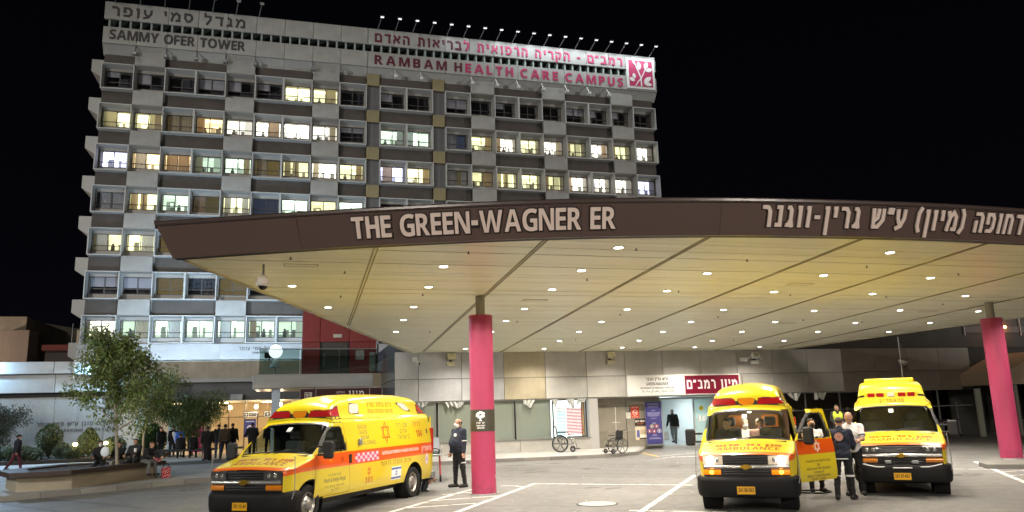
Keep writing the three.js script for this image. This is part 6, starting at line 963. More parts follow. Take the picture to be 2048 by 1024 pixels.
  for (const i of [0, 1]) { const q = foot(i, .014); part(t, 'shoe', nets((x, y, z) => Math.max(q[0](x, y, z), -(y - Math.min(J.heel[i].y, J.toe[i].y) + S(.04))), ...bounds(q, .01), near ? .011 : .018), o.shoes ?? MT.black); }
  // jacket or shirt
  { const e = o.shirt ? .016 : .024, T0 = torso(e), A0 = [0, 1].flatMap((i) => o.short ? [cap(J.sh[i], J.sh[i].clone().lerp(J.elb[i], .75), S(.05 * w) + e, S(.046) + e)] : [cap(J.sh[i], J.elb[i], S(.05 * w) + e, S(.042) + e), cap(J.elb[i], J.elb[i].clone().lerp(J.wri[i], .93), S(.042) + e, S(.032) + e)]);
    const coll = cap(J.neck.clone().addScaledVector(rot(V(0, 1, 0)), -S(.06)), J.neck.clone().addScaledVector(rot(V(0, 1, 0)), o.shirt ? S(-.02) : S(.02)), S(.066), S(.064)), ft = uni([...T0, coll], S(.06)), fa = uni(A0, S(.03)), cutY = hip.y - S(o.long ?? .07), hasHem = o.seat === undefined;
    part(t, o.shirt ? 'shirt' : 'jacket', nets((x, y, z) => smin(Math.max(ft(x, y, z) + wr(x, y, z), hasHem ? cutY - y : hip.y - S(.1) - y), fa(x, y, z) + wr(x, y, z), S(.03)), ...bounds([...T0, ...A0, coll], .02), big), o.top);
    if (o.band) for (const i of [0, 1]) { const a = J.sh[i].clone().lerp(J.elb[i], .8), b = J.sh[i].clone().lerp(J.elb[i], .88); part(t, 'sleeve_band', rod(a.toArray(), b.toArray(), S(.048) + e + .006, S(.047) + e + .006, 16), o.band); }
    if (o.hem) part(t, 'hem_band', tf(cyl(S(.15 * w) + bel, S(.15 * w) + bel, .025, 24, true), [0, cutY + .03, bel * .4], [0, 0, 0], [1.12, 1, .95]), o.hem);
  }
  // hair, cap, mask, eyes
  const hairF = { short: (x, y, z) => Math.max(cran(x, y, z) - .012, -(y - (.035 + .55 * (z + .02) * (z > -.02 ? 1 : 1.7)) ), z - .075), bald: (x, y, z) => Math.max(cran(x, y, z) - .008, y - .045, -(y + .045), z - .03), crop: (x, y, z) => Math.max(cran(x, y, z) - .006, -(y - (.03 + .5 * z)), z - .07), long: (x, y, z) => { const m = Math.max(cran(x, y, z) - .018, -(y - (.02 + .7 * (z + .01)))), b = cap(V(0, .0, -.07), V(0, -.22, -.08), .07, .06)(x, y, z); return smin(m, b, .03); }, tied: (x, y, z) => Math.min(Math.max(cran(x, y, z) - .011, -(y - (.035 + .6 * (z + .01))), z - .074), Math.hypot(x, y - .07, z + .1) - .04) }[o.hair ?? 'short'];
  if (hairF && o.hair !== 'none') { const f = local(hairF); f.box[2] = S(o.hair === 'long' ? .32 : .16); part(t, 'hair', nets(f, ...bounds([f], 0), near ? .009 : .014), o.hairM ?? mat(lin(.012, .009, .008), .7)); }
  if (o.mask) { const f = local((x, y, z) => Math.max(smin(jaw(x, y, z), nose(x, y, z), .05) - .009, y - .0 - (z > .08 ? .02 : 0), -(y + .1), .025 - z)); part(t, 'face_mask', nets(f, ...bounds([f], 0), near ? .007 : .011), o.mask); }
  if (near) { const eyeM = mat(0x0a0706, .2); for (const sg of [-1, 1]) { const e = part(t, 'eye', sph(S(.0115), [0, 0, 0], [1, .8, 1], 10), eyeM); e.position.copy(V(sg * S(.032), S(.008), S(.079)).applyQuaternion(HQ).add(HC)); } }
  if (o.cap) { const f = local((x, y, z) => Math.min(Math.max(cran(x, y, z) - .016, .045 - y), Math.max(Math.hypot(x, (z - .09) * .8) - .075, Math.abs(y - .055) - .007, .05 - z))); part(t, 'cap', nets(f, ...bounds([f], 0), .011), o.cap); }
  const out = { t, J, HC, hip, S }; return out;
}
const NAVY = cloth(.014, .019, .036), BLK = cloth(.008, .008, .009), WHT = cloth(.66, .66, .66), DARK = cloth(.018, .018, .02), BRN = cloth(.05, .035, .025), GRYT = cloth(.07, .075, .085), whiteM = mat(lin(.75, .75, .75), .8), silver = mat(lin(.6, .6, .6), .35);
const badge = (P, p, r, ry, col, rx = 0) => { const b = part(P.t, 'badge', cyl(r, r, .006, 20).rotateX(PI / 2), col); b.position.copy(p); b.rotation.order = 'YXZ'; b.rotation.set(rx, ry, 0); };
const stand = (a) => [[a, .06, .06], [-a, .06, .06]];
// 1 the paramedic by the pillar
{ const P = person({ near: 1, label: 'balding paramedic in navy jacket and white mask standing between ambulance and pink pillar', p: [4.42, 0, -21.4], h: 1.84, ry: -PI / 2 + .35, wide: 1.2, belly: .055, legs: [[.06, .07, .05], [-.08, .07, .06]], arms: [[.1, .1, .14, .04], [.02, .1, .12]], head: [.1, .08], top: NAVY, trousers: BLK, hair: 'bald', mask: whiteM, band: silver, long: .05, lean: -.03 });
  badge(P, V(.1, P.hip.y + .4, .17), .045, .5, whiteM, -.1); const b = part(P.t, 'leg_band', rod(P.J.knee[1].clone().add(V(0, .12, .0)).toArray(), P.J.knee[1].clone().add(V(0, .15, 0)).toArray(), .092, .093, 16), silver); void b; }
// 2 seated helper behind the ambulance
person({ near: 1, label: 'person in dark trousers crouching low behind the rear of the left ambulance', p: [3.12, 0, -21.15], h: 1.7, ry: PI / 2 - .4, seat: .36, lean: .75, legs: [[1.5, .12, 1.8], [1.35, .12, 1.7]], arms: [[.2, .1, .3], [.2, .1, .3]], head: [0, .4], top: NAVY, trousers: cloth(.03, .036, .05), shoes: MT.black });
// 3 doorway
person({ label: 'white-haired man in black jacket walking in through the lit doorway', p: [18.75, .1, -36.7], h: 1.82, ry: PI - .25, lean: .25, legs: [[.38, .05, .15], [-.35, .05, .35]], arms: [[-.3, .12, .5], [.25, .12, .4]], top: BLK, trousers: cloth(.12, .14, .15), hairM: mat(lin(.24, .23, .22), .8), hair: 'crop' });
{ const b = thing('carrier_bag', 'pale plastic carrier bag hanging from the hand of the man in the doorway', 'bag', [18.28, .62, -36.72]); part(b, 'bag_body', rb(-.15, -.3, -.06, .15, .12, .06, .05, 3), mat(lin(.6, .64, .66), .4)); part(b, 'handle', tube([[-.06, .1, 0], [-.03, .22, 0], [.03, .22, 0], [.06, .1, 0]], .01, 6, 10), mat(lin(.6, .64, .66), .4)); }
person({ label: 'dark-clothed person half hidden at the left edge of the doorway', p: [17.75, .1, -36.3], h: 1.65, ry: PI + .5, top: BLK, trousers: BLK, legs: stand(.1) });
// 4 woman behind the open door
person({ near: 1, label: 'dark-haired woman in white shirt and black mask behind the open ambulance door', p: [11.5, 0, -15.7], h: 1.64, ry: -.35, legs: stand(.05), arms: [[.15, .12, .9, .4], [.15, .12, .9, .4]], top: WHT, shirt: 1, trousers: BLK, hair: 'tied', mask: MT.black, shoes: DARK });
// 5 medic with a round emblem on the back
{ const P = person({ near: 1, label: 'medic in navy uniform with round back emblem, turned away beside the open door', p: [11.08, 0, -14.22], h: 1.69, ry: PI / 2 + .75, lean: .1, legs: [[.12, .07, .1], [-.14, .07, .12]], arms: [[.35, .14, .9, .3], [.35, .14, .9, .3]], head: [.15, .35], top: NAVY, trousers: BLK, hair: 'short', hairM: mat(lin(.035, .02, .014), .7), hem: silver, long: .12 });
  const bm = canvasTex(128, 128, (c) => { c.fillStyle = '#d9b2a2'; c.fillRect(0, 0, 128, 128); c.strokeStyle = '#b04a38'; c.lineWidth = 8; c.beginPath(); c.arc(64, 64, 50, 0, 7); c.stroke(); c.lineWidth = 6; for (const k of [0, 1]) { c.beginPath(); for (let i = 0; i < 3; i++) { const a = PI / 2 + k * PI + i * 2 * PI / 3; c[i ? 'lineTo' : 'moveTo'](64 + Math.cos(a) * 30, 64 - Math.sin(a) * 30); } c.closePath(); c.stroke(); } });
  const e = part(P.t, 'back_emblem', new THREE.CircleGeometry(.085, 28), mat(0xffffff, .7, { map: bm })); e.position.set(0, P.hip.y + .36, -.122); e.rotation.set(.12, PI, 0, 'YXZ'); e.rotation.order = 'YXZ'; e.rotation.set(.1, PI, 0);
  for (const i of [0, 1]) part(P.t, 'leg_band', rod(P.J.knee[i].clone().add(V(0, -.02, -.0)).toArray(), P.J.knee[i].clone().add(V(0, .015, 0)).toArray(), .083, .083, 14), silver); }
// 6 bald medic
{ const P = person({ near: 1, label: 'bald medic in white short-sleeved shirt looking down at a paper beside the right ambulance', p: [11.78, 0, -14.75], h: 1.8, ry: -.75, lean: .12, wide: 1.08, legs: stand(.06), arms: [[.5, .12, 1.05, .45], [.45, .12, 1.05, .4]], head: [-.1, .5], top: WHT, shirt: 1, short: 1, trousers: BLK, hair: 'none', grip: [.7, .7], skin: mat(lin(.36, .2, .13), .5) });
  const r = mat(lin(.45, .06, .05), .7); badge(P, V(.085, P.hip.y + .36, .165), .04, .3, mat(lin(.6, .3, .22), .7), -.2); badge(P, P.J.sh[1].clone().lerp(P.J.elb[1], .35).add(V(.07, 0, 0)), .042, PI / 2, r); badge(P, P.J.sh[0].clone().lerp(P.J.elb[0], .35).add(V(-.07, 0, 0)), .042, -PI / 2, r);
  for (const i of [0, 1]) { const a = P.J.sh[i].clone().lerp(P.J.elb[i], .68), b = P.J.sh[i].clone().lerp(P.J.elb[i], .78); part(P.t, 'sleeve_trim', rod(a.toArray(), b.toArray(), .074, .072, 16), cloth(.02, .02, .035)); }
  const k = thing('clipboard', 'small pale paper pad held by the bald medic', 'paper', [11.78, 0, -14.75], -.75); const m = part(k, 'paper_sheet', bx(-.1, -.004, -.13, .1, .004, .13), mat(lin(.5, .42, .36), .8)); m.position.copy(P.J.wri[0].clone().lerp(P.J.wri[1], .5).add(V(0, .03, .1))); m.rotation.x = .35; }
// 7 guard and onlookers in the dark openings
{ const P = person({ label: 'guard in yellow high-visibility vest standing behind the bald medic', p: [22.6, 0, -29], h: 1.86, ry: -.5, legs: stand(.05), top: DARK, trousers: BLK, arms: [[.1, .15, .9, .5], [.1, .15, .9, .5]] }); const v = mat(lin(.55, .66, .03), .6);
  const f = uni([cap(V(-.09, P.hip.y + .35, .01), V(.09, P.hip.y + .35, .01), .148), cap(V(-.06, P.hip.y + .16, .01), V(.06, P.hip.y + .16, .01), .15), cap(V(-.13, P.hip.y + .465, -.01), V(.13, P.hip.y + .465, -.01), .105)], .06); part(P.t, 'safety_vest', nets((x, y, z) => Math.max(f(x, y, z), P.hip.y + .02 - y, Math.abs(x) - .2, .055 - Math.hypot(x, z - .06) + (y < P.hip.y + .42 ? 1 : 0) * -1), [-.3, P.hip.y - .05, -.25], [.3, P.hip.y + .65, .3], .02), v); }
[[27.2, -36.6, 1.76, -.4], [25.6, -36.4, 1.72, .3], [23.9, -36.8, 1.8, .2], [29.4, -36.9, 1.7, -.2]].forEach(([x, z, h, ry], i) => person({ label: ['person in dark clothes waiting behind the mullions, right of the guard', 'second dark figure waiting in the opening beside the guard', 'dark figure waiting in the opening left of the guard', 'dark figure far along the unlit opening'][i], p: [x, .02, z], h, ry, top: DARK, trousers: BLK, legs: stand(.04), arms: [[.05, .12, .2], [.1, .12, .5]] }));
person({ label: 'person in grey jacket standing behind the mirror of the middle ambulance', p: [18.6, 0, -32.2], h: 1.72, ry: .6, top: cloth(.1, .1, .1), trousers: BLK, legs: stand(.05), hair: 'short' });
// 8 occupants of the middle ambulance
{ const a = -2.2, at = (x, z) => [8.88 + Math.cos(a) * x + Math.sin(a) * z, 0, -14.22 - Math.sin(a) * x + Math.cos(a) * z], f = a + PI / 2;
  person({ near: 1, label: 'person in black on the passenger seat of the middle ambulance', p: at(-.88, .46), h: 1.7, ry: f, seat: .84, legs: [[1.4, .1, 1.3], [1.4, .1, 1.3]], arms: [[.6, .1, .9], [.5, .1, .8]], top: BLK, trousers: BLK, head: [-.6, .1] });
  person({ near: 1, label: 'white-clad person sitting in the back of the middle ambulance', p: at(-1.62, .14), h: 1.7, ry: f + .2, seat: .82, legs: [[1.4, .1, 1.3], [1.4, .1, 1.3]], arms: [[.8, .1, 1.1], [.7, .1, 1.1]], top: WHT, trousers: WHT, mask: whiteM, head: [.2, .1], hair: 'crop', hairM: mat(lin(.3, .3, .3), .8) });
  person({ near: 1, label: 'long-haired woman in pale pink top seated inside the middle ambulance', p: at(-1.3, -.2), h: 1.62, ry: f + .3, seat: .86, legs: [[1.4, .1, 1.3], [1.4, .1, 1.3]], arms: [[.5, .1, 1.4], [.4, .1, 1.2]], top: cloth(.5, .28, .24), trousers: DARK, hair: 'long', hairM: mat(lin(.05, .02, .012), .6), head: [.3, .1] }); }
// 9 plaza people
person({ label: 'man in dark jacket and maroon trousers walking at the far left', p: [-10.9, .13, -37.2], h: 1.52, ry: 2.3, top: cloth(.014, .014, .024), trousers: cloth(.1, .018, .03), legs: [[.3, .05, .12], [-.32, .05, .3]], arms: [[-.45, .2, .25], [.4, .15, .4]], mask: whiteM, cap: DARK, lean: .06 });
{ const seatP = [[[-6.0, -28.75], 1.45, .1, 'masked woman in black seated on the planter bench, nearest its left, with a white bag', { mask: whiteM, top: BLK, hair: 'long' }], [[-5.5, -29.1], 1.3, -.2, 'person in black with pale trousers seated behind the planter tree trunk', { top: BLK, trousers: cloth(.3, .28, .24) }], [[-4.98, -28.9], 1.5, -.3, 'man in dark jacket holding a white cup on the planter bench', { top: DARK }], [[-4.62, -28.55], 1.42, .9, 'brown-haired person in black bending forward at the right end of the planter bench', { top: BLK, lean: .6, hairM: mat(lin(.16, .07, .03), .7), trousers: cloth(.1, .1, .1) }]];
  for (const [[x, z], h, ry, label, ex] of seatP) person({ label, p: [x, .13, z], h, ry, seat: .55, legs: [[1.35, .12, 1.35], [1.3, .12, 1.25]], arms: [[.5, .1, .9, .2], [.55, .1, .8, .2]], trousers: BLK, ...ex });
  const bg = thing('white_bag', 'white drawstring bag on the lap of the masked woman on the planter', 'bag', [-5.78, 1.07, -28.36]); part(bg, 'bag_body', sph(.16, [0, 0, 0], [.85, 1.05, .45], 18), mat(lin(.66, .72, .78), .6)); part(bg, 'drawstring', tube([[-.05, .15, 0], [0, .24, 0], [.05, .15, 0]], .008, 5, 8), MT.black);
  const cp = thing('paper_cup', 'white paper cup in the hand of the man on the planter bench', 'cup', [-4.92, 1.08, -28.55]); part(cp, 'cup_wall', cyl(.05, .038, .12, 14, true), mat(lin(.75, .75, .73), .6, { side: THREE.DoubleSide })); part(cp, 'cup_base', cyl(.038, .038, .006, 14).translate(0, -.055, 0), MT.white);
  const bgs = [[-4.02, .13, -29.0, .34], [-4.3, .67, -28.7, .16]]; bgs.forEach(([x, y, z, h], i) => { const b = thing('shopping_bag', i ? 'red and white bag lying on the right end of the planter seat' : 'red and white patterned bag standing on the paving by the planter', 'bag', [x, y, z], .4); const tx = canvasTex(128, 128, (c) => { c.fillStyle = '#b01c2c'; c.fillRect(0, 0, 128, 128); c.fillStyle = '#e8d4d6'; for (let k = 0; k < 22; k++) { c.beginPath(); c.ellipse((k * 53) % 128, (k * 37 + (k % 5) * 11) % 128, 9, 6, k, 0, 7); c.fill(); } }); part(b, 'bag_body', new THREE.BoxGeometry(.26, h, .16).translate(0, h / 2, 0), mat(0xffffff, .6, { map: tx })); part(b, 'handle', tube([[-.1, h - .01, 0], [-.06, h + .1, 0], [.06, h + .1, 0], [.1, h - .01, 0]], .012, 6, 10), MT.black); }); }
person({ label: 'dark figure standing left of the white-robed man at the far bench', p: [-6.55, .13, -44.8], h: 1.55, ry: .8, top: BLK, trousers: BLK, legs: stand(.06) });
person({ label: 'man in black with a white draped scarf beside the far bench', p: [-6.0, .13, -45.0], h: 1.6, ry: .6, top: BLK, trousers: DARK, legs: stand(.05) });
tag(part(scene, 'white_scarf', tf(new THREE.CapsuleGeometry(.09, .5, 4, 10), [-5.85, 1.1, -44.8], [0, 0, .35], [1, 1, .5]), cloth(.6, .62, .66)), 'white draped scarf over the man in black at the far bench', 'scarf');
person({ label: 'person in bright blue jacket with face mask by the far bench', p: [-5.6, .13, -44.6], h: 1.52, ry: .5, top: cloth(.04, .13, .5), trousers: cloth(.2, .25, .34), mask: MT.black, legs: stand(.08) });
person({ label: 'hunched man in black seated left on the far bench', p: [-5.35, .13, -42.9], h: 1.5, ry: PI, seat: .45, lean: .25, top: BLK, trousers: BLK, legs: [[1.35, .12, 1.4], [1.3, .12, 1.3]] });
person({ label: 'man in black seated right on the far bench beside the magenta wrap', p: [-4.75, .13, -42.7], h: 1.5, ry: PI, seat: .45, lean: .2, top: BLK, trousers: BLK, legs: [[1.35, .12, 1.4], [1.3, .12, 1.3]] });
person({ label: 'stout person in long black coat walking toward the lobby', p: [-3.75, .13, -39.4], h: 1.58, ry: PI - .1, wide: 1.2, robe: 1, top: BLK, trousers: BLK, arms: [[.2, .1, .3], [-.25, .12, .2]], legs: [[.2, .05, .1], [-.2, .05, .2]] });
person({ label: 'man in brown jacket walking toward the lobby, middle of the trio', p: [-3.0, .13, -39.6], h: 1.66, ry: PI - .1, top: cloth(.05, .033, .018), trousers: BLK, arms: [[.25, .06, .3], [-.2, .08, .2]], legs: [[.25, .05, .1], [-.2, .05, .25]] });
person({ label: 'man in black walking at the left of the brown-jacketed man', p: [-3.42, .13, -41.3], h: 1.66, ry: PI, top: BLK, trousers: cloth(.03, .04, .07), arms: [[-.25, .1, .2], [.3, .06, .3]], legs: [[-.2, .05, .2], [.25, .05, .1]] });
person({ label: 'man in black walking at the right of the brown-jacketed man', p: [-2.72, .13, -40.3], h: 1.68, ry: PI - .2, top: BLK, trousers: cloth(.03, .04, .07), arms: [[.3, .06, .3], [-.25, .1, .2]], legs: [[.2, .05, .1], [-.22, .05, .25]] });
person({ label: 'person in black carrying a bag at the lobby, left of the ambulance windshield', p: [-1.85, .13, -41], h: 1.66, ry: PI + .3, wide: 1.15, top: BLK, trousers: BLK, arms: [[.3, .3, .9, .3], [.3, .3, .9, .3]], legs: stand(.12) });
person({ label: 'dark figure at the lobby doors just behind the ambulance roof edge', p: [-1.1, .13, -42.4], h: 1.72, ry: PI, top: BLK, trousers: BLK, legs: stand(.1) });
person({ label: 'second dark figure at the lobby doors beside the first, nearer the pale column', p: [-.55, .13, -42.8], h: 1.66, ry: PI - .4, top: BLK, trousers: BLK, legs: stand(.1) });
// ================= planter, trees, shrubs =================
const bark = mat(lin(.3, .26, .2), .9, bump(T.grain, 4, .01)), barkD = mat(lin(.08, .06, .045), .9, bump(T.grain, 4, .01));
// many small folded leaves; place(i) gives {p, d (leaf direction), l, w}
function leaves(n, place, cols) {
  const pos = [], col = [], nor = [], d = V(0, 0, 0), s = V(0, 0, 0), u = V(0, 0, 0);
  for (let i = 0; i < n; i++) {
    const q = place(i); d.copy(q.d).normalize(); s.set(rr(-1, 1), rr(-1, 1), rr(-1, 1)).cross(d).normalize(); u.crossVectors(d, s);
    const a = q.p, b = a.clone().addScaledVector(d, q.l), m = a.clone().addScaledVector(d, q.l * .45).addScaledVector(u, q.w * .25), L = m.clone().addScaledVector(s, q.w), R = m.clone().addScaledVector(s, -q.w), c = cols[Math.floor(rnd() * cols.length)], k = rr(.75, 1.25);
    for (const v of [a, L, b, a, b, R]) { pos.push(v.x, v.y, v.z); col.push(c[0] * k, c[1] * k, c[2] * k); nor.push(u.x, u.y, u.z); }
  }
  const g = new THREE.BufferGeometry(); g.setAttribute('position', new THREE.Float32BufferAttribute(pos, 3)); g.setAttribute('color', new THREE.Float32BufferAttribute(col, 3)); g.computeVertexNormals(); void nor; return g;
}
const leafM = new THREE.MeshPhysicalMaterial({ color: 0xffffff, vertexColors: true, roughness: .6, transmission: .3, thickness: 0, side: THREE.DoubleSide });
const GREEN = [[.13, .2, .045], [.19, .25, .065], [.09, .15, .035], [.25, .28, .1]], DKG = [[.035, .06, .022], [.05, .08, .03], [.07, .1, .04]], OLIVE = [[.09, .1, .07], [.07, .085, .06]];
function tree(name, label, base, o) {
  const t = thing(name, label, 'tree', base), limbs = [], tips = [];
  const grow = (p, dir, len, r, depth) => {
    const pts = [p.clone()], q = p.clone(), d = dir.clone(); for (let i = 0; i < 4; i++) { d.add(V(rr(-.16, .16), rr(-.04, .12) * (o.droop && depth > 1 ? -1.6 : 1), rr(-.16, .16))).normalize(); q.addScaledVector(d, len / 4); pts.push(q.clone()); if (depth >= o.leafFrom) for (let k = 0; k < 2; k++) tips.push([q.clone(), d.clone()]); }
    const c = new THREE.CatmullRomCurve3(pts), g = new THREE.TubeGeometry(c, 6, r, 6, false), a = g.attributes.position; for (let i = 0; i <= 6; i++) { const ctr = c.getPointAt(i / 6), k = 1 - .45 * i / 6; for (let j = 0; j <= 6; j++) { const n = i * 7 + j; a.setXYZ(n, ctr.x + (a.getX(n) - ctr.x) * k, ctr.y + (a.getY(n) - ctr.y) * k, ctr.z + (a.getZ(n) - ctr.z) * k); } } limbs.push(g);
    if (depth >= o.depth) { tips.push([q, d]); return; }
    if (depth === 0 && o.leader) { for (let i = 0; i < o.first; i++) { const f = .34 + .66 * i / (o.first - 1), at = c.getPoint(Math.min(1, f)), az = i * 2.4 + rr(-.4, .4), sp = rr(.75, 1.05) * (1.25 - .85 * f); grow(at, V(Math.cos(az) * Math.sin(sp), Math.cos(sp), Math.sin(az) * Math.sin(sp)).normalize(), len * rr(.34, .44) * (1.2 - .55 * f), r * .45 * (1.2 - .6 * f), 1); } return; }
    const n = depth === 0 ? o.first : o.fork; for (let i = 0; i < n; i++) { const az = (i + rr(-.3, .3)) / n * 6.28 + depth, sp = rr(o.spread[0], o.spread[1]); const nd = d.clone().multiplyScalar(Math.cos(sp)).add(V(Math.cos(az) * Math.sin(sp), depth ? .1 : .05, Math.sin(az) * Math.sin(sp))).normalize(); grow(depth === 0 ? pts[3 - (i % 2)].clone().lerp(q, rr(0, 1)) : q, nd, len * rr(.62, .8), r * .55, depth + 1); }
  };
  grow(V(0, 0, 0), V(o.tilt ?? 0, 1, 0).normalize(), o.trunk, o.r, 0);
  part(t, 'trunk', limbs[0], o.bark ?? bark); part(t, 'limbs', limbs.slice(1), o.bark ?? bark);
  const g = leaves(o.n, () => { const [p, d] = tips[Math.floor(rnd() * tips.length)], s = o.cluster; const dir = V(rr(-1, 1), rr(-1, .5) - (o.droop ?? .3), rr(-1, 1)); return { p: p.clone().add(V(rr(-s, s), rr(-s, s) - (o.droop ? rnd() * o.droop : 0), rr(-s, s))), d: dir, l: rr(.08, .15) * (o.leaf ?? 1), w: rr(.015, .028) * (o.leaf ?? 1) * (o.wide ?? 1) }; }, o.cols);
  tag(part(t, 'crown', g, leafM), null, null, null, 'stuff'); return t;
}
function bush(name, label, p, rx, ry, n, cols, o = {}) {
  const t = thing(name, label, 'shrub', p, 0, o.group); part(t, 'stem', [0, 1, 2, 3, 4].map((k) => rod([0, 0, 0], [Math.cos(k * 1.26) * rx * .5, ry * .9, Math.sin(k * 1.26) * rx * .5], .025, .01, 5)), barkD);
  part(t, 'core_foliage', tf(new THREE.IcosahedronGeometry(1, 3), [0, ry * .95, 0], [0, 0, 0], [rx * .72, ry * .74, rx * .72]), mat(lin(.012, .02, .008), .95));
  const g = leaves(n, () => { const a = rr(0, 6.28), u = rr(-.85, 1), k = Math.sqrt(1 - u * u) * (o.cone ? 1 - .45 * Math.max(0, u) : 1), lump = .82 + .26 * vnoise(a * 1.6 + p[0] * 9, u * 2.5 + 7, 64) + rr(-.08, .12); const q = V(Math.cos(a) * k * rx * lump, ry * .95 + u * ry * lump, Math.sin(a) * k * rx * lump); return { p: q, d: q.clone().sub(V(0, ry * .6, 0)).add(V(rr(-.6, .6), rr(-.6, .6), rr(-.6, .6))), l: rr(.06, .11) * (o.leaf ?? 1), w: rr(.02, .034) * (o.leaf ?? 1) }; }, cols);
  tag(part(t, 'foliage', g, leafM), null, null, null, 'stuff');
}
{
  const pl = thing('planter_bench', 'low trapezoid planter with dark overhanging seat slab and beige wall at the left kerb', 'planter');
  const B = [[-7.5, -25.8], [-6.15, -26.12], [-4.32, -29.25], [-5.1, -30.6], [-7.3, -29.8], [-8.3, -27.6]], c = [-6.45, -28.2], grow = (k, d) => B.map(([x, z]) => { const dx = x - c[0], dz = z - c[1], l = Math.hypot(dx, dz); return [x + dx / l * d * k, z + dz / l * d * k]; });
  const wallM = mat(lin(.44, .38, .29), .8, { map: T.plaster }), slabM = mat(lin(.035, .019, .014), .6, bump(T.fabric, 4, .004));
  for (let i = 0; i < B.length; i++) { // wall stones, one per side and half
    const a = B[i], b = B[(i + 1) % B.length], L = Math.hypot(b[0] - a[0], b[1] - a[1]), n = 1;
    for (let k = 0; k < n; k++) { const m = part(pl, 'wall_panel', rb(.004, .1, -.14, L / n - .004, .54, 0, .01, 1), wallM); m.position.set(a[0] + (b[0] - a[0]) * k / n, 0, a[1] + (b[1] - a[1]) * k / n); m.rotation.y = -Math.atan2(b[1] - a[1], b[0] - a[0]); }
  }
  part(pl, 'core_fill', prism(grow(1, -.16), .05, .53), MT.darkgrey);
  const O = grow(1, .28), I = grow(1, -.5);
  for (let i = 0; i < B.length; i++) { const j = (i + 1) % B.length, lerp2 = (p, q, t) => [p[0] + (q[0] - p[0]) * t, p[1] + (q[1] - p[1]) * t]; part(pl, 'seat_slab', prism([lerp2(O[i], O[j], .002), lerp2(O[i], O[j], .998), lerp2(I[i], I[j], .996), lerp2(I[i], I[j], .004)], .54, .67), slabM); }
  part(pl, 'soil', prism(grow(1, -.5), .5, .62), mat(lin(.05, .035, .025), .95, bump(T.grain, 3, .03)));
}
tree('street_tree', 'slender pale-trunked tree growing out of the planter bench', [-5.42, .6, -28.45], { leader: 1, trunk: 3.3, r: .055, first: 15, fork: 3, depth: 2, leafFrom: 1, spread: [.35, .7], n: 10500, cluster: .19, droop: .34, cols: GREEN, tilt: .03, leaf: 1.2 });
tree('weeping_tree', 'weeping tree with drooping green foliage in front of the lobby', [-5.1, .13, -45.4], { trunk: 1.9, r: .11, first: 6, fork: 3, depth: 2, leafFrom: 1, spread: [.5, .95], n: 9000, cluster: .3, droop: .95, cols: [[.08, .14, .035], [.11, .18, .05], [.06, .1, .03]], leaf: 1.6, wide: .7, bark: barkD });
tree('young_tree', 'thin young tree behind the planter with foliage joining the larger crown', [-7.3, .13, -44.5], { trunk: 2.3, r: .07, first: 5, fork: 3, depth: 2, leafFrom: 1, spread: [.35, .7], n: 4200, cluster: .4, droop: .4, cols: GREEN, leaf: 1.5 });
tree('olive_tree', 'dull grey-green tree at the far left edge before the podium wall', [-15.4, .13, -50.5], { trunk: 1.5, r: .09, first: 6, fork: 3, depth: 2, leafFrom: 1, spread: [.4, .9], n: 6000, cluster: .45, droop: .3, cols: OLIVE, leaf: 1.3, bark: barkD });
struct('planting_bed', prism([[-15, -42.8], [-8.0, -43.2], [-6.4, -44.2], [-6.4, -47.2], [-15, -47.2]], .1, .3), mat(lin(.05, .045, .035), .95, bump(T.grain, 2, .04)));
bush('rounded_shrub', 'tall dark shrub left of the warm garden lamp', [-11.75, .3, -45], .55, .85, 2600, DKG);
bush('rounded_shrub', 'conical dark shrub between the two warm garden lamps', [-9.95, .3, -45], .5, .72, 2400, DKG, { cone: 1 });
bush('rounded_shrub', 'low ball shrub left of the first garden lamp', [-10.95, .3, -44.2], .38, .36, 1500, DKG);
bush('rounded_shrub', 'wide low shrub behind the walking man in maroon trousers', [-12.5, .3, -43.8], .75, .32, 1600, DKG);
bush('rounded_shrub', 'small round shrub at the left end of the planting bed', [-13.6, .3, -44.3], .55, .34, 1300, DKG);
bush('rounded_shrub', 'low shrub in front of the conical shrub', [-10.35, .3, -43.7], .42, .3, 1300, DKG);
bush('rounded_shrub', 'dark shrub right of the conical shrub behind the seated people', [-8.7, .3, -44.6], .5, .5, 1500, DKG);
bush('leafy_shrub', 'bright green broad-leaved shrub at the right end of the planting bed', [-7.15, .25, -46], .6, .75, 1700, [[.04, .1, .025], [.06, .14, .03]], { leaf: 2 });
for (const [x, z, lab] of [[-10.25, -43.6, 'warm glowing garden lamp between the tall shrub and the conical shrub'], [-8.95, -43.9, 'warm glowing garden lamp right of the conical shrub, by the seated woman']]) {
  const b = thing('garden_lamp', lab, 'lamp', [x, .28, z]); part(b, 'stake', rod([0, 0, 0], [0, .62, 0], .03), MT.darkgrey); part(b, 'lens_lamp', sph(.11, [0, .7, 0], [1, .8, 1], 16), emis(0xffe9b0, 12)); const p = new THREE.PointLight(0xffdc98, 9); p.position.set(0, .7, 0); p.shadow.radius = 5; p.castShadow = true; b.add(p);
}
{ const b = thing('stone_bench', 'dark backless bench on the plaza under the weeping tree', 'bench', [-5.1, .13, -43.05]); part(b, 'seat', rb(-1.5, .34, -.28, 1.5, .45, .28, .02), MT.darkgrey); for (const x of [-1.1, 1.1]) part(b, 'leg', rb(x - .12, 0, -.2, x + .12, .34, .2, .02), MT.darkgrey);
}

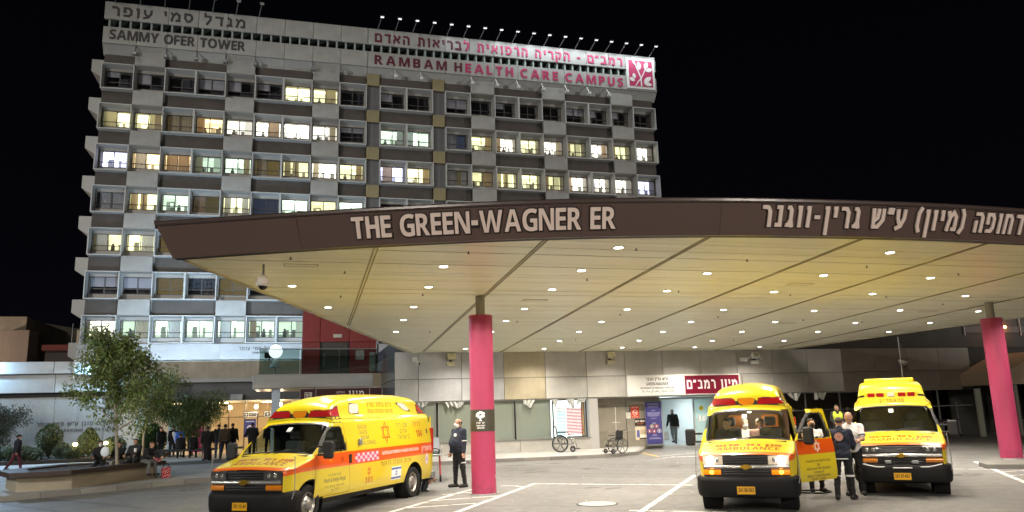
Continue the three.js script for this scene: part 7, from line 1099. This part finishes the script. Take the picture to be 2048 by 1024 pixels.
// ================= wheelchairs, cot, trolleys =================
function wheelchair(label, p, ry, pole) { // faces +x
  const w = thing('wheelchair', label, 'wheelchair', p, ry, null), tubeM = MT.chrome, blk = mat(lin(.012, .012, .013), .6);
  for (const s of [-1, 1]) {
    const g = new THREE.Group(); g.name = 'wheel'; g.position.set(-.12, .3, s * .29); w.add(g);
    part(g, 'tyre', new THREE.TorusGeometry(.285, .018, 8, 32), MT.rubber); part(g, 'push_rim', new THREE.TorusGeometry(.25, .009, 6, 28).translate(0, 0, s * .035), MT.steel);
    part(g, 'spokes', [...Array(6)].map((_, k) => rod([0, 0, 0], [Math.cos(k * PI / 3) * .28, Math.sin(k * PI / 3) * .28, 0], .009)), blk); part(g, 'hub', cyl(.03, .03, .06, 12).rotateX(PI / 2), MT.steel);
    const c = new THREE.Group(); c.name = 'caster'; c.position.set(.34, .1, s * .24); w.add(c); part(c, 'caster_tyre', new THREE.TorusGeometry(.078, .022, 8, 20), MT.rubber); part(c, 'fork', [rod([0, 0, 0], [-.03, .16, 0], .014), cyl(.06, .06, .02, 14).rotateX(PI / 2)], MT.steel);
    part(w, 'side_frame', [rod([-.2, .06 + .25, s * .23], [-.26, .93, s * .23], .012), rod([-.2, .5, s * .23], [.3, .5, s * .23], .012), rod([-.2, .28, s * .23], [.32, .26, s * .23], .012), rod([.3, .5, s * .23], [.32, .26, s * .23], .012), tube([[-.22, .7, s * .24], [.05, .72, s * .24], [.2, .7, s * .24], [.22, .5, s * .24]], .012, 6, 14), tube([[.3, .5, s * .2], [.42, .4, s * .18], [.5, .14, s * .17]], .012, 6, 12)], tubeM);
    part(w, 'push_handle', rod([-.26, .92, s * .23], [-.38, .93, s * .23], .018), blk); part(w, 'arm_pad', rb(-.2, .7, s * .24 - .025, .16, .735, s * .24 + .025, .012), blk); part(w, 'footplate', rb(.44, .1, s * .12 - .07, .6, .12, s * .12 + .07, .008), blk);
  }
  part(w, 'seat', rb(-.2, .49, -.22, .26, .53, .22, .015), blk); part(w, 'backrest', tf(rb(-.02, 0, -.22, .02, .42, .22, .015), [-.215, .5, 0], [0, 0, .12]), blk); part(w, 'cross_brace', [rod([.05, .26, -.22], [.05, .48, .22], .011), rod([.05, .26, .22], [.05, .48, -.22], .011)], tubeM); part(w, 'leg_strap', rb(.36, .28, -.2, .38, .36, .2, .008), blk);
  if (pole) part(w, 'tall_pole', [rod([-.24, .5, .2], [-.27, pole, .2], .009), sph(.022, [-.27, pole, .2]), rod([-.27, 1.25, -.05], [-.27, 1.25, .45], .008)], MT.white);
  return w;
}
wheelchair('black wheelchair facing right under the lit window with red blinds', [11.7, .13, -33.6], -.35, 1.5).scale.setScalar(1.2);
wheelchair('chrome wheelchair facing left with a tall white pole at the pavement end', [13.05, .13, -30.9], PI + .3, 1.85);
{ const c = thing('ambulance_cot', 'wheeled ambulance cot with red legs behind the left ambulance', 'stretcher', [4.15, 0, -24.2], -1.75), red = mat(lin(.3, .012, .02), .35, { metalness: .3 });
  part(c, 'mattress', rb(-.95, .8, -.26, .78, .92, .26, .04), mat(lin(.12, .13, .15), .7)); part(c, 'deck', rb(-.98, .74, -.28, .98, .8, .28, .02), MT.alu); part(c, 'backrest', tf(rb(-.35, -.03, -.24, .35, .05, .24, .03), [-.66, 1.02, 0], [0, 0, -.5]), mat(lin(.12, .13, .15), .7));
  for (const s of [-1, 1]) { for (const x of [-.6, .62]) part(c, 'leg', rod([x, .76, s * .24], [x + (x > 0 ? .2 : -.1), .16, s * .26], .028, .024), red); part(c, 'leg_brace', rod([-.6, .7, s * .24], [.6, .3, s * .25], .016), red); for (const x of [-.7, .82]) { const w = part(c, 'caster', new THREE.TorusGeometry(.075, .03, 8, 20), MT.rubber); w.position.set(x, .105, s * .26); part(w, 'caster_hub', cyl(.06, .06, .03, 14).rotateX(PI / 2), MT.steel); } part(c, 'side_rail', tube([[-.5, .8, s * .3], [-.45, .98, s * .3], [.4, .98, s * .3], [.46, .8, s * .3]], .014, 6, 20), MT.alu); }
  part(c, 'end_handle', tube([[.9, .78, -.2], [1.02, .95, -.2], [1.02, .95, .2], [.9, .78, .2]], .018, 6, 18), MT.black); }
function trolley(label, p, ry, back) { const t = thing('hospital_trolley', label, 'trolley', p, ry); part(t, 'top_frame', [rb(-.95, .78, -.34, .95, .83, .34, .015)], MT.alu); part(t, 'mattress', rb(-.9, .83, -.31, .9, .9, .31, .03), MT.darkgrey); for (const x of [-.85, .85]) for (const s of [-1, 1]) { part(t, 'leg', rod([x, .78, s * .3], [x, .12, s * .3], .02), MT.alu); const w = part(t, 'caster', new THREE.TorusGeometry(.05, .022, 6, 14), MT.rubber); w.position.set(x, .072, s * .3); } part(t, 'lower_rail', [rod([-.85, .3, -.3], [.85, .3, -.3], .015), rod([-.85, .3, .3], [.85, .3, .3], .015)], MT.alu); part(t, 'end_rail', [tube([[-.92, .8, -.3], [-.95, back, -.3], [-.95, back, .3], [-.92, .8, .3]], .015, 6, 18), rod([-.95, back - .2, -.3], [-.95, back - .2, .3], .01)], MT.alu); if (back > 1.3) part(t, 'drip_pole', [rod([.9, .8, .25], [.9, 1.75, .25], .012), rod([.78, 1.75, .25], [1.02, 1.75, .25], .01)], MT.alu); }
trolley('empty hospital trolley in the dark right opening, nearest the right ambulance', [30.2, .0, -32.2], .2, 1.15);
trolley('second hospital trolley with drip pole in the dark right opening, near the tent', [32.5, .0, -33.6], .1, 1.4);
{ const t = thing('canvas_tent', 'beige canvas tent with valance behind the right pillar', 'tent', [35.5, 0, -32]), can = mat(lin(.36, .28, .2), .85);
  part(t, 'roof', ext([[0, 2.6], [5, 2.6], [5, 3.2], [2.5, 4.3], [.0, 3.25]], 4).translate(0, 0, -4), can); part(t, 'curtain', [bx(.35, 0, -.12, .55, 2.58, -.06), bx(1.6, 0, -.12, 2.6, 2.58, -.06)], mat(lin(.2, .2, .17), .85)); for (const x of [.05, 4.9]) part(t, 'pole', rod([x, 0, -.05], [x, 2.62, -.05], .04), MT.alu); part(t, 'rear_curtain', bx(0, 0, -4, 5, 2.6, -3.9), mat(lin(.05, .05, .045), .9)); part(t, 'side_table', rb(.6, .7, -1.2, 1.6, .75, -.4, .01), MT.alu);
  const p = thing('leaning_panel', 'grey-green board leaning upright left of the tent', 'board', [33.85, 0, -32]); part(p, 'board', bx(-.16, .02, -.5, .16, 2.42, -.4), mat(lin(.22, .23, .19), .7)); part(p, 'board_edge', bx(.17, .02, -.52, .2, 2.42, -.38), MT.darkgrey);
  const l = thing('amber_lamp', 'tiny amber lamp under the dark roof edge right of the right pillar', 'lamp', [38.9, 5.85, -34.9]); part(l, 'bracket', rod([0, .1, -.1], [0, .05, .05], .03), MT.darkgrey); part(l, 'lens_lamp', sph(.1, [0, 0, .1], [1, .8, 1], 12), emis(0xffb060, 18)); const q = new THREE.PointLight(0xff9a48, 3); q.position.set(0, 0, .1); q.castShadow = true; l.add(q);
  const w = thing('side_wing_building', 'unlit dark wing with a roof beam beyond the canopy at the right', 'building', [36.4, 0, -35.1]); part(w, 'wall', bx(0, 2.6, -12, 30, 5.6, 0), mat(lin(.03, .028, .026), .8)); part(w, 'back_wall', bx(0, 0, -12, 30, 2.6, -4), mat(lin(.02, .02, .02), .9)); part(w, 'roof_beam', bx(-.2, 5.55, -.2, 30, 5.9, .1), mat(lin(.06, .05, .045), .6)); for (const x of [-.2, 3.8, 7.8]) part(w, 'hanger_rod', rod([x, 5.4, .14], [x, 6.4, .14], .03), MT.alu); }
{ const c = thing('cable', 'dark cable lying in loops on the ground by the open ambulance door', 'cable', [0, 0, 0]); part(c, 'cable_run', tube([[10.2, .02, -15.3], [10.9, .02, -15.9], [11.5, .02, -15.9], [11.7, .02, -15.5], [11.3, .02, -15.3], [10.9, .02, -15.6], [10.5, .02, -15.2]], .016, 6, 50), MT.black); }
// litter and cigarette ends on the asphalt
{ const g = []; for (let i = 0; i < 60; i++) g.push(tf(new THREE.BoxGeometry(rr(.02, .06), .006, rr(.015, .03)), [rr(2, 18), .006, rr(-30, -14)], [0, rr(0, 3), 0])); tag(part(scene, 'ground_litter', g, mat(lin(.6, .58, .52), .8)), 'scattered tiny paper scraps on the asphalt under the canopy', 'litter', null, 'stuff'); }
scene.traverse((o) => { if (o.isMesh) { o.castShadow = true; o.receiveShadow = true; } });
renderer.render(scene, camera);
